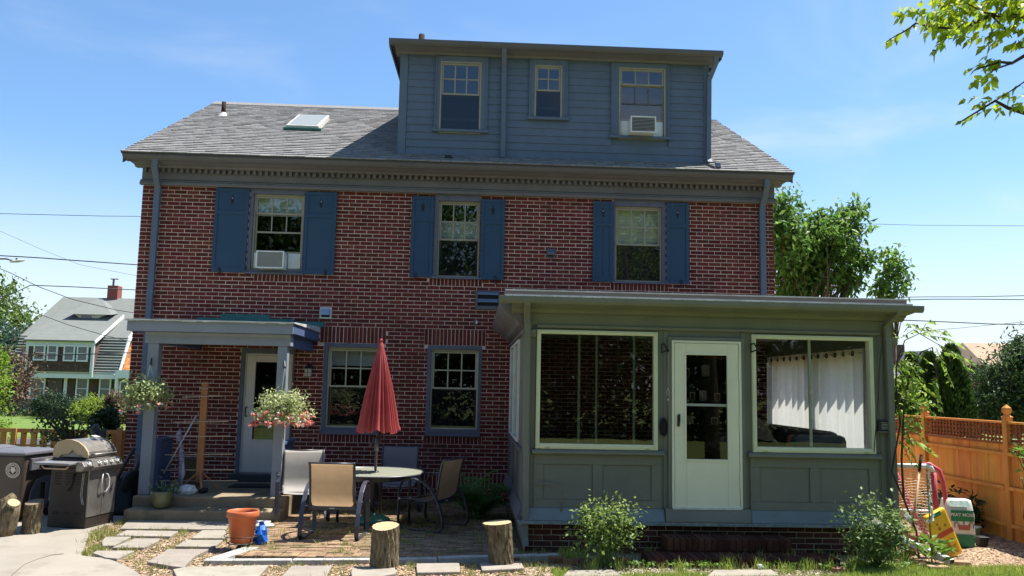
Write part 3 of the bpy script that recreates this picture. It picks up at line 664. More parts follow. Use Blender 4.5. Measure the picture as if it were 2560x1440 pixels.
# upper middle
o = wins['UM']; inn = (-.665, .065, 3.825, 5.175); casing(o[0], o[1], o[2], o[3]-.001, inn, F-.002, F+.14, TRIMB)
dhwin(*inn, FY+.02, 4.49, 3, 2, TANSASH, blind=(4.83, 4.48, BLIND))
o = wins['UR']; inn = (2.465, 3.30, 3.825, 5.175); casing(o[0], o[1], o[2], o[3]-.001, inn, F-.002, F+.14, TRIMB)
dhwin(*inn, FY+.02, 4.49, 3, 2, TANSASH, blind=(5.16, 3.9, BLIND))
o = wins['LL']; inn = (-2.475, -1.61, 1.20, 2.56); casing(*o, inn, F+.0, F+.14, TRIMB)
dhwin(*inn, FY+.02, 1.895, 3, 2, CREAM, blind=(2.53, 2.25, BLINDL), up_glass=GLASS)
o = wins['LR']; inn = (-.715, .105, 1.20, 2.56); casing(*o, inn, F+.0, F+.14, TRIMB)
dhwin(*inn, FY+.02, 1.895, 3, 2, CREAM, up_glass=GLASS)
for k_ in ('LL', 'LR'): o = wins[k_]; sill(o[0]-.005, o[1]+.005, 1.085, 1.15, F-.04, F+.03, TRIMB)
for k_ in ('UL', 'UM', 'UR'): o = wins[k_]; sill(o[0]-.03, o[1]+.03, 3.785, 3.83, F-.05, F+.03, TRIMB)
# armchair frame showing inside the lower right window: curved chair back
ch = thing('indoor_chair', 'curved wicker chair back seen through the lower window by the sunroom', 'chair', (-.3, F+.5, .3))
mb = MB()
for s in (-1, 1): mb.tube([(-.3+s*.05, F+.45, 1.2), (-.3+s*.14, F+.45, 1.42), (-.3+s*.33, F+.45, 1.25), (-.3+s*.36, F+.45, .9)], .02, 6)
mb.build('side_frame', METWHITE, ch); mb = MB(); mb.tube([(-.62, F+.48, 1.2), (-.45, F+.48, 1.5), (-.3, F+.48, 1.53), (-.15, F+.48, 1.5), (.02, F+.48, 1.2)], .022, 6); mb.build('top_rail', METWHITE, ch)
mb = MB(); mb.box(-.6, .0, F+.3, F+.8, .7, .78); mb.build('seat', DARK, ch)
for s in (-.55, -.05):
    mb = MB(); mb.box(s-.02, s+.02, F+.4, F+.44, .3, .7); mb.build('leg', DARK, ch)

# shutters: frame, two panels, a cut-out lantern and a wrought hook
def shutter(x0, x1, z0, z1, side, lantern, dogx, label, crack=False):
    t = thing('window_shutter', label, 'shutter', ((x0+x1)/2, F, z0), 'navy shutters on the brick wall')
    Y1 = F-.008; w_ = .055; zr = z0+(z1-z0)*.72; cx = (x0+x1)/2
    mb = MB()
    for a, b, c, d in cuts(x0, x1, z0, z1, [(x0+w_, x1-w_, z0+.09, zr-.05), (x0+w_, x1-w_, zr+.02, z1-.06)]): mb.box(a, b, Y1-.035, Y1, c, d)
    mb.build('shutter_frame', SHUT, t, bevel=.003)
    mb = MB(); mb.box(x0+w_-.001, x1-w_+.001, Y1-.022, Y1-.004, z0+.089, zr-.049); mb.build('lower_panel', SHUT, t)
    mb = MB(); mb.box(x0+w_-.001, x1-w_+.001, Y1-.022, Y1-.004, zr+.019, z1-.059); up = mb.build('upper_panel', SHUT, t)
    zc = (zr+z1)/2+.02; mb = MB(); y0, y1 = Y1-.0245, Y1-.0205
    mb.prism([(cx-.034, zc-.005), (cx+.034, zc-.005), (cx, zc+.05)], y0, y1, 'y'); mb.prism([(cx-.009, zc+.045), (cx+.009, zc+.045), (cx, zc+.08)], y0, y1, 'y')
    mb.prism([(cx-.018, zc-.055), (cx+.018, zc-.055), (cx+.028, zc-.013), (cx-.028, zc-.013)], y0-.001, y1-.001, 'y'); mb.box(cx-.02, cx+.02, y0, y1, zc-.09, zc-.065)
    mb.build('lantern_cutout', DARK, up)
    if lantern:
        mb = MB(); mb.add([(cx-.012, y0-.002, zc+.008), (cx+.004, y0-.002, zc-.004), (cx+.014, y0-.002, zc+.014), (cx+.002, y0-.002, zc+.028)], [(0, 1, 2, 3)]); mb.build('cutout_highlight_edge', KERB, up)
    if crack:
        mb = MB(); mb.box(cx-.004, cx+.002, Y1-.0235, Y1-.020, z0+.1, zr-.07); mb.build('panel_joint', DARK, t)
    if dogx is not None:
        mb = MB(); p = [(dogx-.03, Y1-.05, z0+.045), (dogx-.005, Y1-.06, z0+.06), (dogx+.018, Y1-.055, z0+.03), (dogx, Y1-.05, z0-.005), (dogx-.018, Y1-.05, z0-.04), (dogx+.005, Y1-.06, z0-.07), (dogx+.03, Y1-.05, z0-.055)]
        mb.tube(p, .010, 6); mb.tube([(dogx, Y1-.05, z0), (dogx, F+.01, z0)], .007, 5); mb.build('shutter_hook', BLACKM, t, True)
ST = BT-.012
shutter(-4.52, -3.945, 3.80, ST, -1, True, -4.37, 'leftmost wide navy shutter with bright lantern cut-out, left of the air conditioner window')
shutter(-2.975, -2.435, 3.80, ST-.02, 1, True, -2.57, 'wide navy shutter with chipped paint, right of the air conditioner window')
shutter(-1.13, -.745, 3.80, ST-.04, -1, False, -1.03, 'navy shutter on the left of the middle upper window')
shutter(.085, .50, 3.785, ST-.06, 1, False, .36, 'navy shutter on the right of the middle upper window above the louvre vent')
shutter(2.06, 2.42, 3.80, ST-.035, -1, True, None, 'narrow navy shutter with a split lower panel, left of the upper right window', True)
shutter(3.37, 3.77, 3.80, ST-.02, 1, True, 3.63, 'rightmost navy shutter beside the right downspout')

# ---- downspouts
def spout(pts, w_, d_, name, label, mat, straps=()):
    t = thing(name, label, 'downspout', pts[-1]); mb = MB(); P = [Vector(p) for p in pts]
    vs = []
    for p in P:
        for a, b in ((-1,-1),(1,-1),(1,1),(-1,1)): vs.append((p.x+a*w_/2, p.y+b*d_/2, p.z))
    m = len(P); mb.add(vs, [(i*4+k, i*4+(k+1) % 4, (i+1)*4+(k+1) % 4, (i+1)*4+k) for i in range(m-1) for k in range(4)]+[(3,2,1,0), tuple((m-1)*4+k for k in range(4))])
    mb.build('pipe', mat, t, bevel=.008)
    for z in straps:
        q = min(zip(P, P[1:]), key=lambda ab: 0 if ab[1].z <= z <= ab[0].z else 1); f = (q[0].z-z)/max(1e-6, q[0].z-q[1].z); c = q[0].lerp(q[1], f)
        mb = MB(); mb.box(c.x-w_/2-.006, c.x+w_/2+.006, c.y-d_/2-.004, c.y+d_/2+.004, z-.012, z+.012); mb.build('strap', mat, t)
    return t
spout([(-5.46, F-.36, 5.66), (-5.47, F-.34, 5.52), (-5.50, F-.06, 5.22), (-5.505, F-.055, 5.1), (-5.505, F-.055, 0)], .10, .08, 'downspout', 'slate grey downspout running down the left end of the brick wall', SIDING, (4.6, 3.4))
spout([(5.07, F-.36, 5.66), (5.08, F-.34, 5.52), (5.09, F-.06, 5.22), (5.085, F-.055, 5.1), (5.085, F-.055, 3.2)], .10, .08, 'downspout', 'slate blue downspout at the right end of the brick wall above the sunroom roof', SIDING, (4.6,))

# ---- vents, lamp, outlet on the wall
t = thing('dryer_vent', 'white framed exhaust vent hood beside the green porch flashing', 'vent', (-2.54, F, 3.04))
mb = MB()
for a, b, c, d in cuts(-2.645, -2.44, 3.04, 3.24, [(-2.615, -2.47, 3.07, 3.215)]): mb.box(a, b, F-.02, F+.0, c, d)
mb.build('frame', METWHITE, t, bevel=.004)
mb = MB(); mb.prism([(F-.02, 3.215), (F-.10, 3.13), (F-.10, 3.105), (F-.004, 3.105), (F-.004, 3.215)], -2.612, -2.473); mb.build('hood', M('pale_blue_vent_metal', (.30, .42, .58), .35, metal=.3), t); mb = MB(); mb.box(-2.61, -2.475, F-.012, F-.004, 3.073, 3.103); mb.build('opening', DARK, t)
t = thing('exhaust_vent', 'small lavender grey square vent hood between the two right upper windows', 'vent', (1.32, F, 4.2))
mb = MB(); mb.box(1.25, 1.40, F-.022, F, 4.205, 4.365); mb.build('back_plate', TRIMB, t, bevel=.004); mb = MB(); mb.prism([(F-.022, 4.36), (F-.10, 4.30), (F-.10, 4.245), (F-.022, 4.245)], 1.262, 1.39); mb.build('hood', TRIMB, t); mb = MB(); mb.box(1.275, 1.375, F-.05, F-.0225, 4.225, 4.243); mb.build('opening', DARK, t)
t = thing('louvre_vent', 'blue louvred wall vent in a grey frame next to the sunroom roof corner', 'vent', (.22, F, 3.3))
mb = MB()
for a, b, c, d in cuts(.02, .44, 3.27, 3.60, [(.06, .42, 3.33, 3.58)]): mb.box(a, b, F-.03, F, c, d)
mb.build('frame', CORND, t, bevel=.003); mb = MB(); mb.box(.061, .419, F-.006, F-.001, 3.331, 3.579); mb.build('opening', DARK, t)
for zz in (3.54, 3.41):
    mb = MB(); mb.prism([(F-.05, zz-.02), (F-.05, zz+.0), (F-.01, zz+.045), (F-.007, zz+.03)], .061, .419); mb.build('slat', M('louvre_blue', (.11, .16, .24), .5), t)
t = thing('outlet_box', 'small white outdoor outlet cover on the brick below the louvre vent', 'outlet', (.06, F, 3.0))
mb = MB(); mb.box(.0, .075, F-.02, F, 3.0, 3.075); mb.build('plate', CORND, t, bevel=.004); mb = MB(); mb.box(.035, .068, F-.035, F-.0205, 3.015, 3.07); mb.build('cover', WHITEP, t, bevel=.008)
t = thing('wall_lamp', 'black lantern wall lamp with frosted panes between porch door and window', 'lamp', (-2.77, F, 2.04))
mb = MB(); mb.box(-2.80, -2.74, F-.03, F, 2.10, 2.26); mb.tube([(-2.77, F-.02, 2.23), (-2.77, F-.09, 2.27), (-2.77, F-.13, 2.25)], .012, 6); mb.build('bracket', BLACKM, t)
mb = MB(); mb.lathe([(.012, 2.27), (.035, 2.235), (.085, 2.19), (.085, 2.18)], (-2.77, F-.13, 0), 4, Matrix.Rotation(R(45), 4, 'Z')); mb.build('cap', BLACKM, t)
mb = MB(); mb.box(-2.82, -2.72, F-.18, F-.08, 2.05, 2.178); mb.build('lamp_glass', M('frosted_lamp_glass', (.50, .46, .38), .4), t)
mb = MB(); mb.box(-2.774, -2.766, F-.186, F-.181, 2.05, 2.18); mb.box(-2.822, -2.718, F-.185, F-.182, 2.115, 2.123); mb.box(-2.824, -2.716, F-.184, F-.076, 2.04, 2.049); mb.build('lamp_bars', BLACKM, t)

# ---- dormer
DT = 7.84
sa = (DX0, DX1)
dorm_holes = [(-.68, .005, 6.38, 7.66), (1.01, 1.45, 6.70, 7.66), (2.53, 3.31, 6.38, 7.68)]
mb = MB()
for a, b, c, d in cuts(DX0+.02, DX1-.02, 5.80, DT, dorm_holes): mb.box(a, b, DY+.02, DY+.14, c, d)
mb.prism([(DY+.14, 5.9), (18.4, 7.95), (DY+.14, DT)], DX0+.02, DX0+.14); mb.prism([(DY+.14, 5.9), (18.4, 7.95), (DY+.14, DT)], DX1-.14, DX1-.02)
mb.build('dormer_wall', SIDING, house)
mb = MB(); mb.box(DX0+.3, DX1-.3, DY+1.3, DY+1.4, 5.9, 7.85); mb.box(DX0+.15, DX1-.15, DY+.15, DY+1.3, 7.72, 7.78); mb.build('dormer_inner_wall', DARK, house)
cas = [(-.775, .135, 6.44, DT-.05), (.90, 1.565, 6.72, DT-.05), (2.37, 3.40, 6.43, DT-.05)]
z = 5.84; zs = []
while z < DT-.05: zs.append(z); z += .1365
pipeX = (.37, .49)
for z in zs:
    hs = [(c[0], c[1], c[2]-.055, c[3]) for c in cas]
    for a, b in clip(DX0+.145, DX1-.10, z, min(z+.1365, DT-.04), hs):
        mb = MB(); z1 = min(z+.15, DT-.03); mb.add([(a, DY+.019, z), (b, DY+.019, z), (b, DY-.012, z), (a, DY-.012, z), (a, DY+.001, z1), (b, DY+.001, z1), (a, DY+.019, z1), (b, DY+.019, z1)], [(0,1,2,3)[::-1], (3,2,5,4)[::1], (0,3,4,6), (1,7,5,2), (4,5,7,6)])
        mb.build('clapboard', SIDING, house)
for a_, b_, c_, d_ in ((DX0, DX0+.14, DX0, DX0+.019), (DX1-.10, DX1, DX1-.019, DX1)):
    mb = MB(); mb.box(a_, b_, DY-.02, DY+.03, 5.86, DT-.03); mb.build('corner_board', SIDING, house)
    mb = MB(); mb.prism([(DY+.03, 5.9), (18.3, 7.9), (DY+.03, DT-.03)], c_, d_); mb.build('dormer_side', SIDING, house)
for c, h in zip(cas, dorm_holes):
    casing(c[0], c[1], c[2], c[3], h, DY-.03, DY+.02, SIDING)
    mb = MB(); mb.box(c[0]-.04, c[1]+.04, DY-.07, DY+.0, c[2]-.05, c[2]-.001); mb.build('window_sill', SIDING, house, bevel=.004)
    for X in (c[0]+.0, c[1]): mb = MB(); mb.box(X-.012, X+.012, DY-.045, DY-.031, c[2], c[3]); mb.build('casing_bead', SIDING, house)
dhwin(-.70, .03, 6.375, 7.69, DY-.035, 7.09, 3, 2, TANSASH, upside=(6.62, 7.08))
dhwin(.985, 1.475, 6.69, 7.685, DY-.035, 7.22, 2, 2, TANSASH, upside=(6.88, 7.21))
dhwin(2.50, 3.34, 6.375, 7.70, DY-.035, 7.385, 3, 1, TANSASH, screen=False, upside=(6.715, 7.385), lo_glass=GLASSU)
mb = MB()
for i in (1, 2): X = 2.55+i*.247; mb.box(X-.008, X+.008, DY+.018, DY+.024, 7.06, 7.36)
mb.box(2.55, 3.29, DY+.015, DY+.03, 7.03, 7.055); mb.build('muntins', CORND, house)
for a_, b_ in ((2.535, 2.675), (3.115, 3.305)): mb = MB(); mb.box(a_, b_, DY+.01, DY+.02, 6.41, 6.715); mb.build('side_curtain_panel', WHITEP, house)
aircon(2.67, 3.12, 6.43, 6.725, DY-.27, DY+.05, 'white air conditioner with dark louvred front in the right dormer window', BLACKM, 10)
# dormer roof and gutter
mb = MB(); mb.add([(-1.60, 14.0, 7.93), (4.31, 14.0, 7.93), (4.31, 18.9, 8.28), (-1.60, 18.9, 8.28), (-1.60, 14.0, 7.90), (4.31, 14.0, 7.90), (4.31, 18.9, 8.25), (-1.60, 18.9, 8.25)], [(0,1,2,3), (4,7,6,5), (0,4,5,1), (1,5,6,2), (3,0,4,7)][:4]+[(0,3,7,4)]); mb.build('dormer_roof', SHING, house)
mb = MB(); mb.prism([(14.0, 7.945), (13.985, 7.945), (13.985, 7.91), (14.0, 7.875), (14.04, 7.85), (14.09, 7.85), (14.09, 7.895), (14.01, 7.895)], -1.60, 4.31); mb.build('dormer_gutter', CORND, house)
mb = MB(); mb.prism([(14.091, 7.85), (14.091, 7.893), (DY+.1, 7.91), (DY+.1, 7.80), (DY-.03, 7.80), (DY-.06, 7.83)], -1.50, 4.22); mb.build('dormer_soffit', CORN, house)
for X0, X1 in ((-1.60, -1.575), (4.285, 4.31)): mb = MB(); mb.prism([(14.091, 7.82), (14.091, 7.897), (18.8, 8.24), (18.8, 8.16)], X0, X1); mb.build('dormer_rake', CORND, house)
mb = MB()
def rect_tube(mb, P, w_, d_):
    vs = []
    for p in P:
        for a, b in ((-1,-1),(1,-1),(1,1),(-1,1)): vs.append((p[0]+a*w_/2, p[1]+b*d_/2, p[2]))
    m = len(P); mb.add(vs, [(i*4+k, i*4+(k+1) % 4, (i+1)*4+(k+1) % 4, (i+1)*4+k) for i in range(m-1) for k in range(4)]+[(3,2,1,0), tuple((m-1)*4+k for k in range(4))])
rect_tube(mb, [(.42, 14.06, 7.86), (.42, 14.08, 7.80), (.43, DY-.055, 7.62), (.44, DY-.05, 5.95)], .085, .06); mb.build('dormer_downspout', SIDING, house, bevel=.006)
mb = MB(); rect_tube(mb, [(4.20, 14.06, 7.86), (4.20, 14.09, 7.74), (4.13, DY-.055, 7.50), (4.11, DY-.05, 6.05), (4.12, DY-.1, 5.98), (4.20, DY-.30, 5.92), (4.21, DY-.32, 5.82)], .085, .06); mb.build('dormer_downspout', SIDING, house, bevel=.006)
# back door of the house under the porch
dr = thing('back_door', 'white half-glazed storm door under the small porch canopy', 'door', (-3.46, F, .42))
casing(-3.93, -3.03, .42, 2.50, (-3.86, -3.06, .42, 2.42), F-.02, F+.06, TRIMB, 'door_casing', dr)
mb = MB()
for a, b, c, d in cuts(-3.86, -3.06, .425, 2.42, [(-3.835, -3.085, .425, 2.395)]): mb.box(a, b, F-.0, F+.05, c, d)
mb.build('door_frame', DOORG, dr)
mb = MB()
for a, b, c, d in cuts(-3.832, -3.088, .43, 2.392, [(-3.68, -3.18, .98, 2.28)]): mb.box(a, b, F+.004, F+.04, c, d)
mb.build('door_leaf', DOORG, dr, bevel=.004)
mb = MB()
for a, b, c, d in cuts(-3.705, -3.155, .955, 2.305, [(-3.68, -3.18, .98, 2.28)]): mb.box(a, b, F-.006, F+.0035, c, d)
mb.build('glass_bead', DOORG, dr, bevel=.003)
mb = MB(); mb.box(-3.68, -3.18, F+.018, F+.02, .98, 2.28); mb.build('glass_pane', GLASS, dr)
mb = MB(); mb.tube([(-3.79, F+.0, 1.52), (-3.80, F-.05, 1.50), (-3.80, F-.05, 1.38), (-3.79, F+.0, 1.36)], .012, 6); mb.build('handle', BLACKM, dr)
mb = MB(); mb.box(-3.96, -2.98, F-.22, F-.03, .302, .418); mb.build('door_sill_block', M('dark_sill_stone', (.05, .05, .055), .8), dr, bevel=.006)
mb = MB(); mb.box(-3.6, -3.2, F+.25, F+.35, .9, 1.9); mb.build('inner_curtain', M('dim_curtain', (.10, .09, .08), .9), dr)

# ================================================================ PORCH
po = thing('porch_canopy', 'small blue-grey porch canopy on two square posts over the back door', 'porch', (-3.8, 13.3, .3))
for x0, x1 in ((-4.755, -4.60), (-2.875, -2.735)):
    mb = MB(); mb.box(x0, x1, 12.45, 12.60, .30, 2.475); o = mb.build('post', PORCH, po, bevel=.004)
    mb = MB(); mb.box(x0+.155 if x0 < -4 else x0+.1405, x1+.006, 12.452, 12.60, .30, 2.47)
mb = MB(); mb.prism([(12.43, 2.476), (12.43, 2.60), (12.40, 2.64), (12.62, 2.64), (12.62, 2.476)], -4.80, -2.69); mb.build('beam', PORCH, po, bevel=.004)
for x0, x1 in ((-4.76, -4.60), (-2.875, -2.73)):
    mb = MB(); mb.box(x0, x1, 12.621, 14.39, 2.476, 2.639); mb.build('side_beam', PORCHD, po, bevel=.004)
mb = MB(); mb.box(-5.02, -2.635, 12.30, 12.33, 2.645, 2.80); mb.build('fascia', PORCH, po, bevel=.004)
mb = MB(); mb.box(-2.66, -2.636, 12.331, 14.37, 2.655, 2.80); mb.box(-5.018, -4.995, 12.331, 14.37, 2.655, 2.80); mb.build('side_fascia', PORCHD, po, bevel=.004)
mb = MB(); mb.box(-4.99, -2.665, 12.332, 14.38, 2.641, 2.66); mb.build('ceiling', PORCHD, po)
mb = MB(); mb.prism([(12.27, 2.803), (12.27, 2.818), (14.38, 2.90), (14.38, 2.803)], -5.04, -2.615); mb.build('canopy_roof', METWHITE, po)
mb = MB()
for i in range(24):
    X = -5.03+i*.1; mb.box(X, X+.0995, 12.262, 12.269, 2.797+(rnd.uniform(-.012, 0) if rnd.random() < .3 else 0), 2.816)
mb.build('chipped_drip_edge', METWHITE, po)
mb = MB()
for a, b, z0, z1 in ((-4.72, -4.31, 2.87, 3.015), (-4.309, -3.49, 2.87, 3.085), (-3.489, -3.08, 2.87, 3.02), (-3.079, -2.60, 2.86, 2.985)): mb.prism([(F-.012, z0), (F-.022, z0), (F-.016, z1), (F-.012, z1)], a, b)
mb.prism([(F-.13, 2.90), (F-.022, 2.985), (F-.022, 2.96), (F-.13, 2.885)], -4.72, -2.56); mb.build('copper_flashing', COPPER, po)
def beadboard(X, zt, nm):
    y = 12.61
    while y < 13.45:
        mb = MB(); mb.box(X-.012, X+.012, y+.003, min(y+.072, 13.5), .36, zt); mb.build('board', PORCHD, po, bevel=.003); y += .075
    mb = MB(); mb.box(X-.04, X+.04, 12.605, 13.52, zt+.001, zt+.045); mb.box(X-.03, X+.03, 12.605, 13.52, .301, .359); mb.build('rail', PORCHD, po, bevel=.004)
beadboard(-4.685, 1.03, 'l'); beadboard(-2.80, 1.02, 'r')
mb = MB(); mb.box(-4.50, -4.15, 12.9, 14.3, 2.60, 2.64); mb.build('peeling_ceiling_patch', WHITEP, po)
st_ = thing('concrete_steps', 'two worn concrete steps leading up to the porch door', 'steps', (-3.7, 13, 0))
mb = MB(); mb.box(-4.76, -2.62, 12.0, 12.34, -.03, .155); mb.build('lower_step', CONC, st_, bevel=.02)
mb = MB(); mb.box(-4.78, -2.62, 12.33, 14.39, -.03, .30); mb.build('upper_step', CONC, st_, bevel=.02)

# ================================================================ SUNROOM
S = 10.3; SX0, SX1 = .63, 5.30
sun = thing('sunroom', 'sage green flat-roofed sunroom with wide windows and a pale glazed door', 'sunroom', (3, 12, 0))
W1 = (.79, 2.30, 1.205, 2.66); W2 = (3.49, 5.04, 1.205, 2.66); D = (2.46, 3.355, .52, 2.575); DGLASS = glassm('door_glass', .01, (.55, .56, .54))
mb = MB()
for a, b, c, d in cuts(SX0+.02, SX1-.02, .34, 2.95, [W1, W2, D]): mb.box(a, b, S+.02, S+.14, c, d)
LW = [(11.45, 12.58, 1.2, 2.60), (12.72, 13.90, 1.2, 2.60)]; RW = [(10.66, 12.2, 1.2, 2.47), (12.3, 14.0, 1.2, 2.47)]
for X, hs in ((SX0+.02, LW), (SX1-.14, RW)):
    for a, b, c, d in cuts(S+.141, F-.012, .34, 2.95, hs): mb.box(X, X+.12, a, b, c, d)
mb.build('wall', SAGE, sun)
def strip(x0, x1, z0, z1, p, nm='trim_board', mat=SAGE, parent=sun, bv=.003): mb = MB(); mb.box(x0, x1, S+.02-p, S+.0195, z0, z1); return mb.build(nm, mat, parent, bevel=bv)
# corner pilasters with little capitals
for x0, x1, s in ((SX0-.0, SX0+.10, -1), (SX1-.10, SX1, 1)):
    strip(x0, x1, .40, 2.56, .035, 'corner_board'); strip(x0-.0, x1+.0, 2.66, 2.92, .03, 'corner_board')
    mb = MB(); mb.prism([(S-.02, 2.561), (S-.035, 2.58), (S-.035, 2.60), (S-.05, 2.62), (S-.05, 2.655), (S+.02, 2.655), (S+.02, 2.561)], x0-.02, x1+.05); mb.build('capital', SAGE, sun, bevel=.003)
# frieze steps and cornice
strip(SX0+.16, SX1-.16, 2.685, 2.72, .045, 'frieze_moulding'); strip(SX0+.101, SX1-.101, 2.72, 2.86, .018, 'frieze_board')
mb = MB(); mb.prism([(S+.0, 2.861), (S-.04, 2.875), (S-.06, 2.90), (S-.10, 2.915), (S-.10, 2.93), (S-.30, 2.95), (S-.30, 2.965), (S+.019, 2.965), (S+.019, 2.861)], SX0-.16, SX1+.14); mb.build('cornice', SAGE, sun)
mb = MB(); mb.prism([(SX0+.02, 2.70), (SX0-.06, 2.73), (SX0-.10, 2.78), (SX0-.22, 2.86), (SX0-.30, 2.95), (SX0-.30, 3.02), (SX0+.02, 3.02)], S+.021, F-.02, 'y'); mb.build('side_cornice', CORN, sun)
mb = MB(); mb.prism([(SX1-.02, 2.90), (SX1+.06, 2.91), (SX1+.10, 2.955), (SX1+.2, 2.965), (SX1+.2, 3.02), (SX1-.02, 3.02)], S+.021, F-.02, 'y'); mb.build('side_cornice', SAGE, sun)
mb = MB(); mb.prism([(S-.301, 2.952), (S-.33, 2.956), (S-.355, 2.985), (S-.36, 3.035), (S-.345, 3.035), (S-.301, 3.02)], .30, 5.535); mb.build('gutter', SAGE, sun)
mb = MB(); mb.prism([(S-.30, 2.967), (S-.30, 3.045), (S-.18, 3.055), (S-.18, 3.125), (F-.02, 3.26), (F-.02, 3.021), (S-.1, 3.021), (S-.1, 2.967)], .385, 5.41); mb.build('roof', M('sunroom_roof_metal', (.20, .175, .155), .6), sun)
mb = MB(); mb.box(.375, 5.42, S-.305, S-.301, 3.02, 3.062); mb.box(.375, 5.42, S-.19, S-.181, 3.118, 3.134); o = mb.build('drip_edge', METWHITE, sun)
mb = MB()
for i in range(36): X = .46+i*.139; mb.lathe([(.006, -.003), (.006, 0)], (X, S-.305, 3.042), 6, Matrix.Rotation(R(90), 4, 'X'))
mb.build('nail_heads', BLACKM, o)
# picture windows in pale green vinyl
W1G = glassm('left_sunroom_glass', .035, (.52, .54, .48))
SBAR = M('dull_sash_bar', (.30, .30, .24), .5)
def picwin(W, bars, nm='picture_window'):
    x0, x1, z0, z1 = W; mb = MB()
    for a, b, c, d in cuts(x0-.0, x1+.0, z0, z1, [(x0+.05, x1-.05, z0+.065, z1-.05)]): mb.box(a, b, S-.025, S+.09, c, d)
    w_ = mb.build(nm, VINYL, sun, bevel=.006)
    mb = MB()
    for a, b, c, d in cuts(x0+.018, x1-.018, z0+.02, z1-.018, [(x0+.032, x1-.032, z0+.04, z1-.032)]): mb.box(a, b, S-.032, S-.0255, c, d)
    mb.build('frame_bead', VINYL, w_, bevel=.002)
    for X in (x0+.12, x1-.16): mb = MB(); mb.box(X, X+.06, S-.034, S-.0255, z0+.008, z0+.018); mb.build('weep_cover', M('weep_green', (.30, .35, .22), .5) if 'weep_green' not in bpy.data.materials else bpy.data.materials['weep_green'], w_)
    mb = MB(); mb.add([(x0+.05, S+.03, z0+.065), (x1-.05, S+.03, z0+.065), (x1-.05, S+.03, z1-.05), (x0+.05, S+.03, z1-.05)], [(0, 1, 2, 3)]); mb.build('window_pane', W1G if x0 < 2 else GLASSC, w_)
    for b in bars: mb = MB(); mb.box(b[0], b[1], S+.038, S+.07, z0+.066, z1-.051); mb.build('sash_bar', SBAR, w_, bevel=.003)
picwin(W1, ((1.31, 1.34), (1.53, 1.555), (2.0, 2.028))); picwin(W2, ((4.23, 4.262),))
for x0, x1 in ((.745, 2.375), (3.425, 5.10)):
    mb = MB(); mb.prism([(S-.06, 1.15), (S-.06, 1.175), (S-.02, 1.20), (S+.0, 1.20), (S+.0, 1.14), (S-.03, 1.14)], x0, x1); mb.build('window_sill', SAGEB if x0 < 0 else SAGE, sun, bevel=.003)
    strip(x0+.03, x1-.03, 1.02, 1.139, .022); strip(x0+.03, x1-.03, .50, .60, .022)
    xm = (x0+x1)/2
    for a in (x0+.03, xm-.06, x1-.15): strip(a, a+.12, .601, 1.019, .022, 'stile')
    for a, b in ((x0+.15, xm-.06), (xm+.06, x1-.15)): strip(a+.001, b-.001, .602, 1.018, .006, 'wall_panel')
for X in (SX0+.102, 2.378, 3.36, SX1-.19): strip(X, X+.06 if X > 2 else X+.05, .50, 2.68, .012, 'pilaster')
# flared skirt, sill plate, threshold board
for x0, x1 in ((.70, 2.375), (3.445, 5.22)):
    mb = MB(); mb.prism([(S+.0, .50), (S-.02, .50), (S-.075, .365), (S-.075, .355), (S+.0, .355)], x0, x1); mb.build('skirt_board', SAGEB, sun, bevel=.002)
mb = MB(); mb.prism([(S-.01, .515), (S-.05, .515), (S-.085, .38), (S-.085, .357), (S-.01, .357)], 2.385, 3.435); mb.build('threshold_board', SAGE, sun, bevel=.003)
mb = MB(); mb.box(SX0-.04, SX1+.03, S-.10, S+.2, .315, .353); mb.build('sill_plate', M('peeling_sill_paint', (.12, .15, .16), .8, col2=(.30, .32, .30), vs=14, var=.6), sun, bevel=.006)
mb = MB(); mb.box(SX0-.05, SX0+.12, S+.201, F-.02, .315, .353); mb.prism([(SX0-.06, .354), (SX0+.0, .50), (SX0+.02, .50), (SX0+.02, .354)], S+.021, F-.02, 'y'); mb.build('side_skirt', CORN, sun)
# door with storm glass
mb = MB()
for a, b, c, d in cuts(D[0]-.03, D[1]+.03, D[2]-.0, D[3]+.03, [(D[0]+.01, D[1]-.01, D[2], D[3]-.01)]): mb.box(a, b, S-.03, S+.06, c, d)
mb.build('door_casing', SAGE, sun, bevel=.004)
mb = MB()
for a, b, c, d in cuts(D[0]+.011, D[1]-.011, D[2]+.0, D[3]-.012, [(D[0]+.04, D[1]-.04, D[2]+.03, D[3]-.04)]): mb.box(a, b, S-.045, S+.03, c, d)
mb.build('door_frame', DOORW, sun, bevel=.003)
mb = MB()
for a, b, c, d in cuts(D[0]+.044, D[1]-.044, D[2]+.012, D[3]-.044, [(2.65, 3.165, 1.11, 2.385)]): mb.box(a, b, S-.04, S+.0, c, d)
dl = mb.build('door', DOORW, sun, bevel=.006)
mb = MB()
for a, b, c, d in cuts(2.625, 3.19, 1.085, 2.41, [(2.65, 3.165, 1.11, 2.385)]): mb.box(a, b, S-.049, S-.0405, c, d)
mb.build('glass_frame', DOORW, dl, bevel=.003)
mb = MB(); mb.box(2.65, 3.165, S-.03, S-.012, 1.755, 1.785); mb.build('meeting_rail', M('meeting_rail_grey', (.30, .32, .30), .5), dl)
for z0, z1 in ((1.11, 1.754), (1.786, 2.385)): mb = MB(); mb.add([(2.65, S-.022, z0), (3.165, S-.022, z0), (3.165, S-.022, z1), (2.65, S-.022, z1)], [(0, 1, 2, 3)]); mb.build('glass_pane', DGLASS, dl)
mb = MB(); mb.prism([(2.535, 1.50), (2.56, 1.50), (2.572, 1.58), (2.568, 1.66), (2.535, 1.64)], S-.065, S-.0405, 'y'); mb.build('handle', BLACKM, dl, bevel=.006)
mb = MB(); mb.box(D[0]+.02, D[1]-.02, S-.06, S-.02, D[2]-.012, D[2]+.008); mb.build('door_sweep', METWHITE, sun)
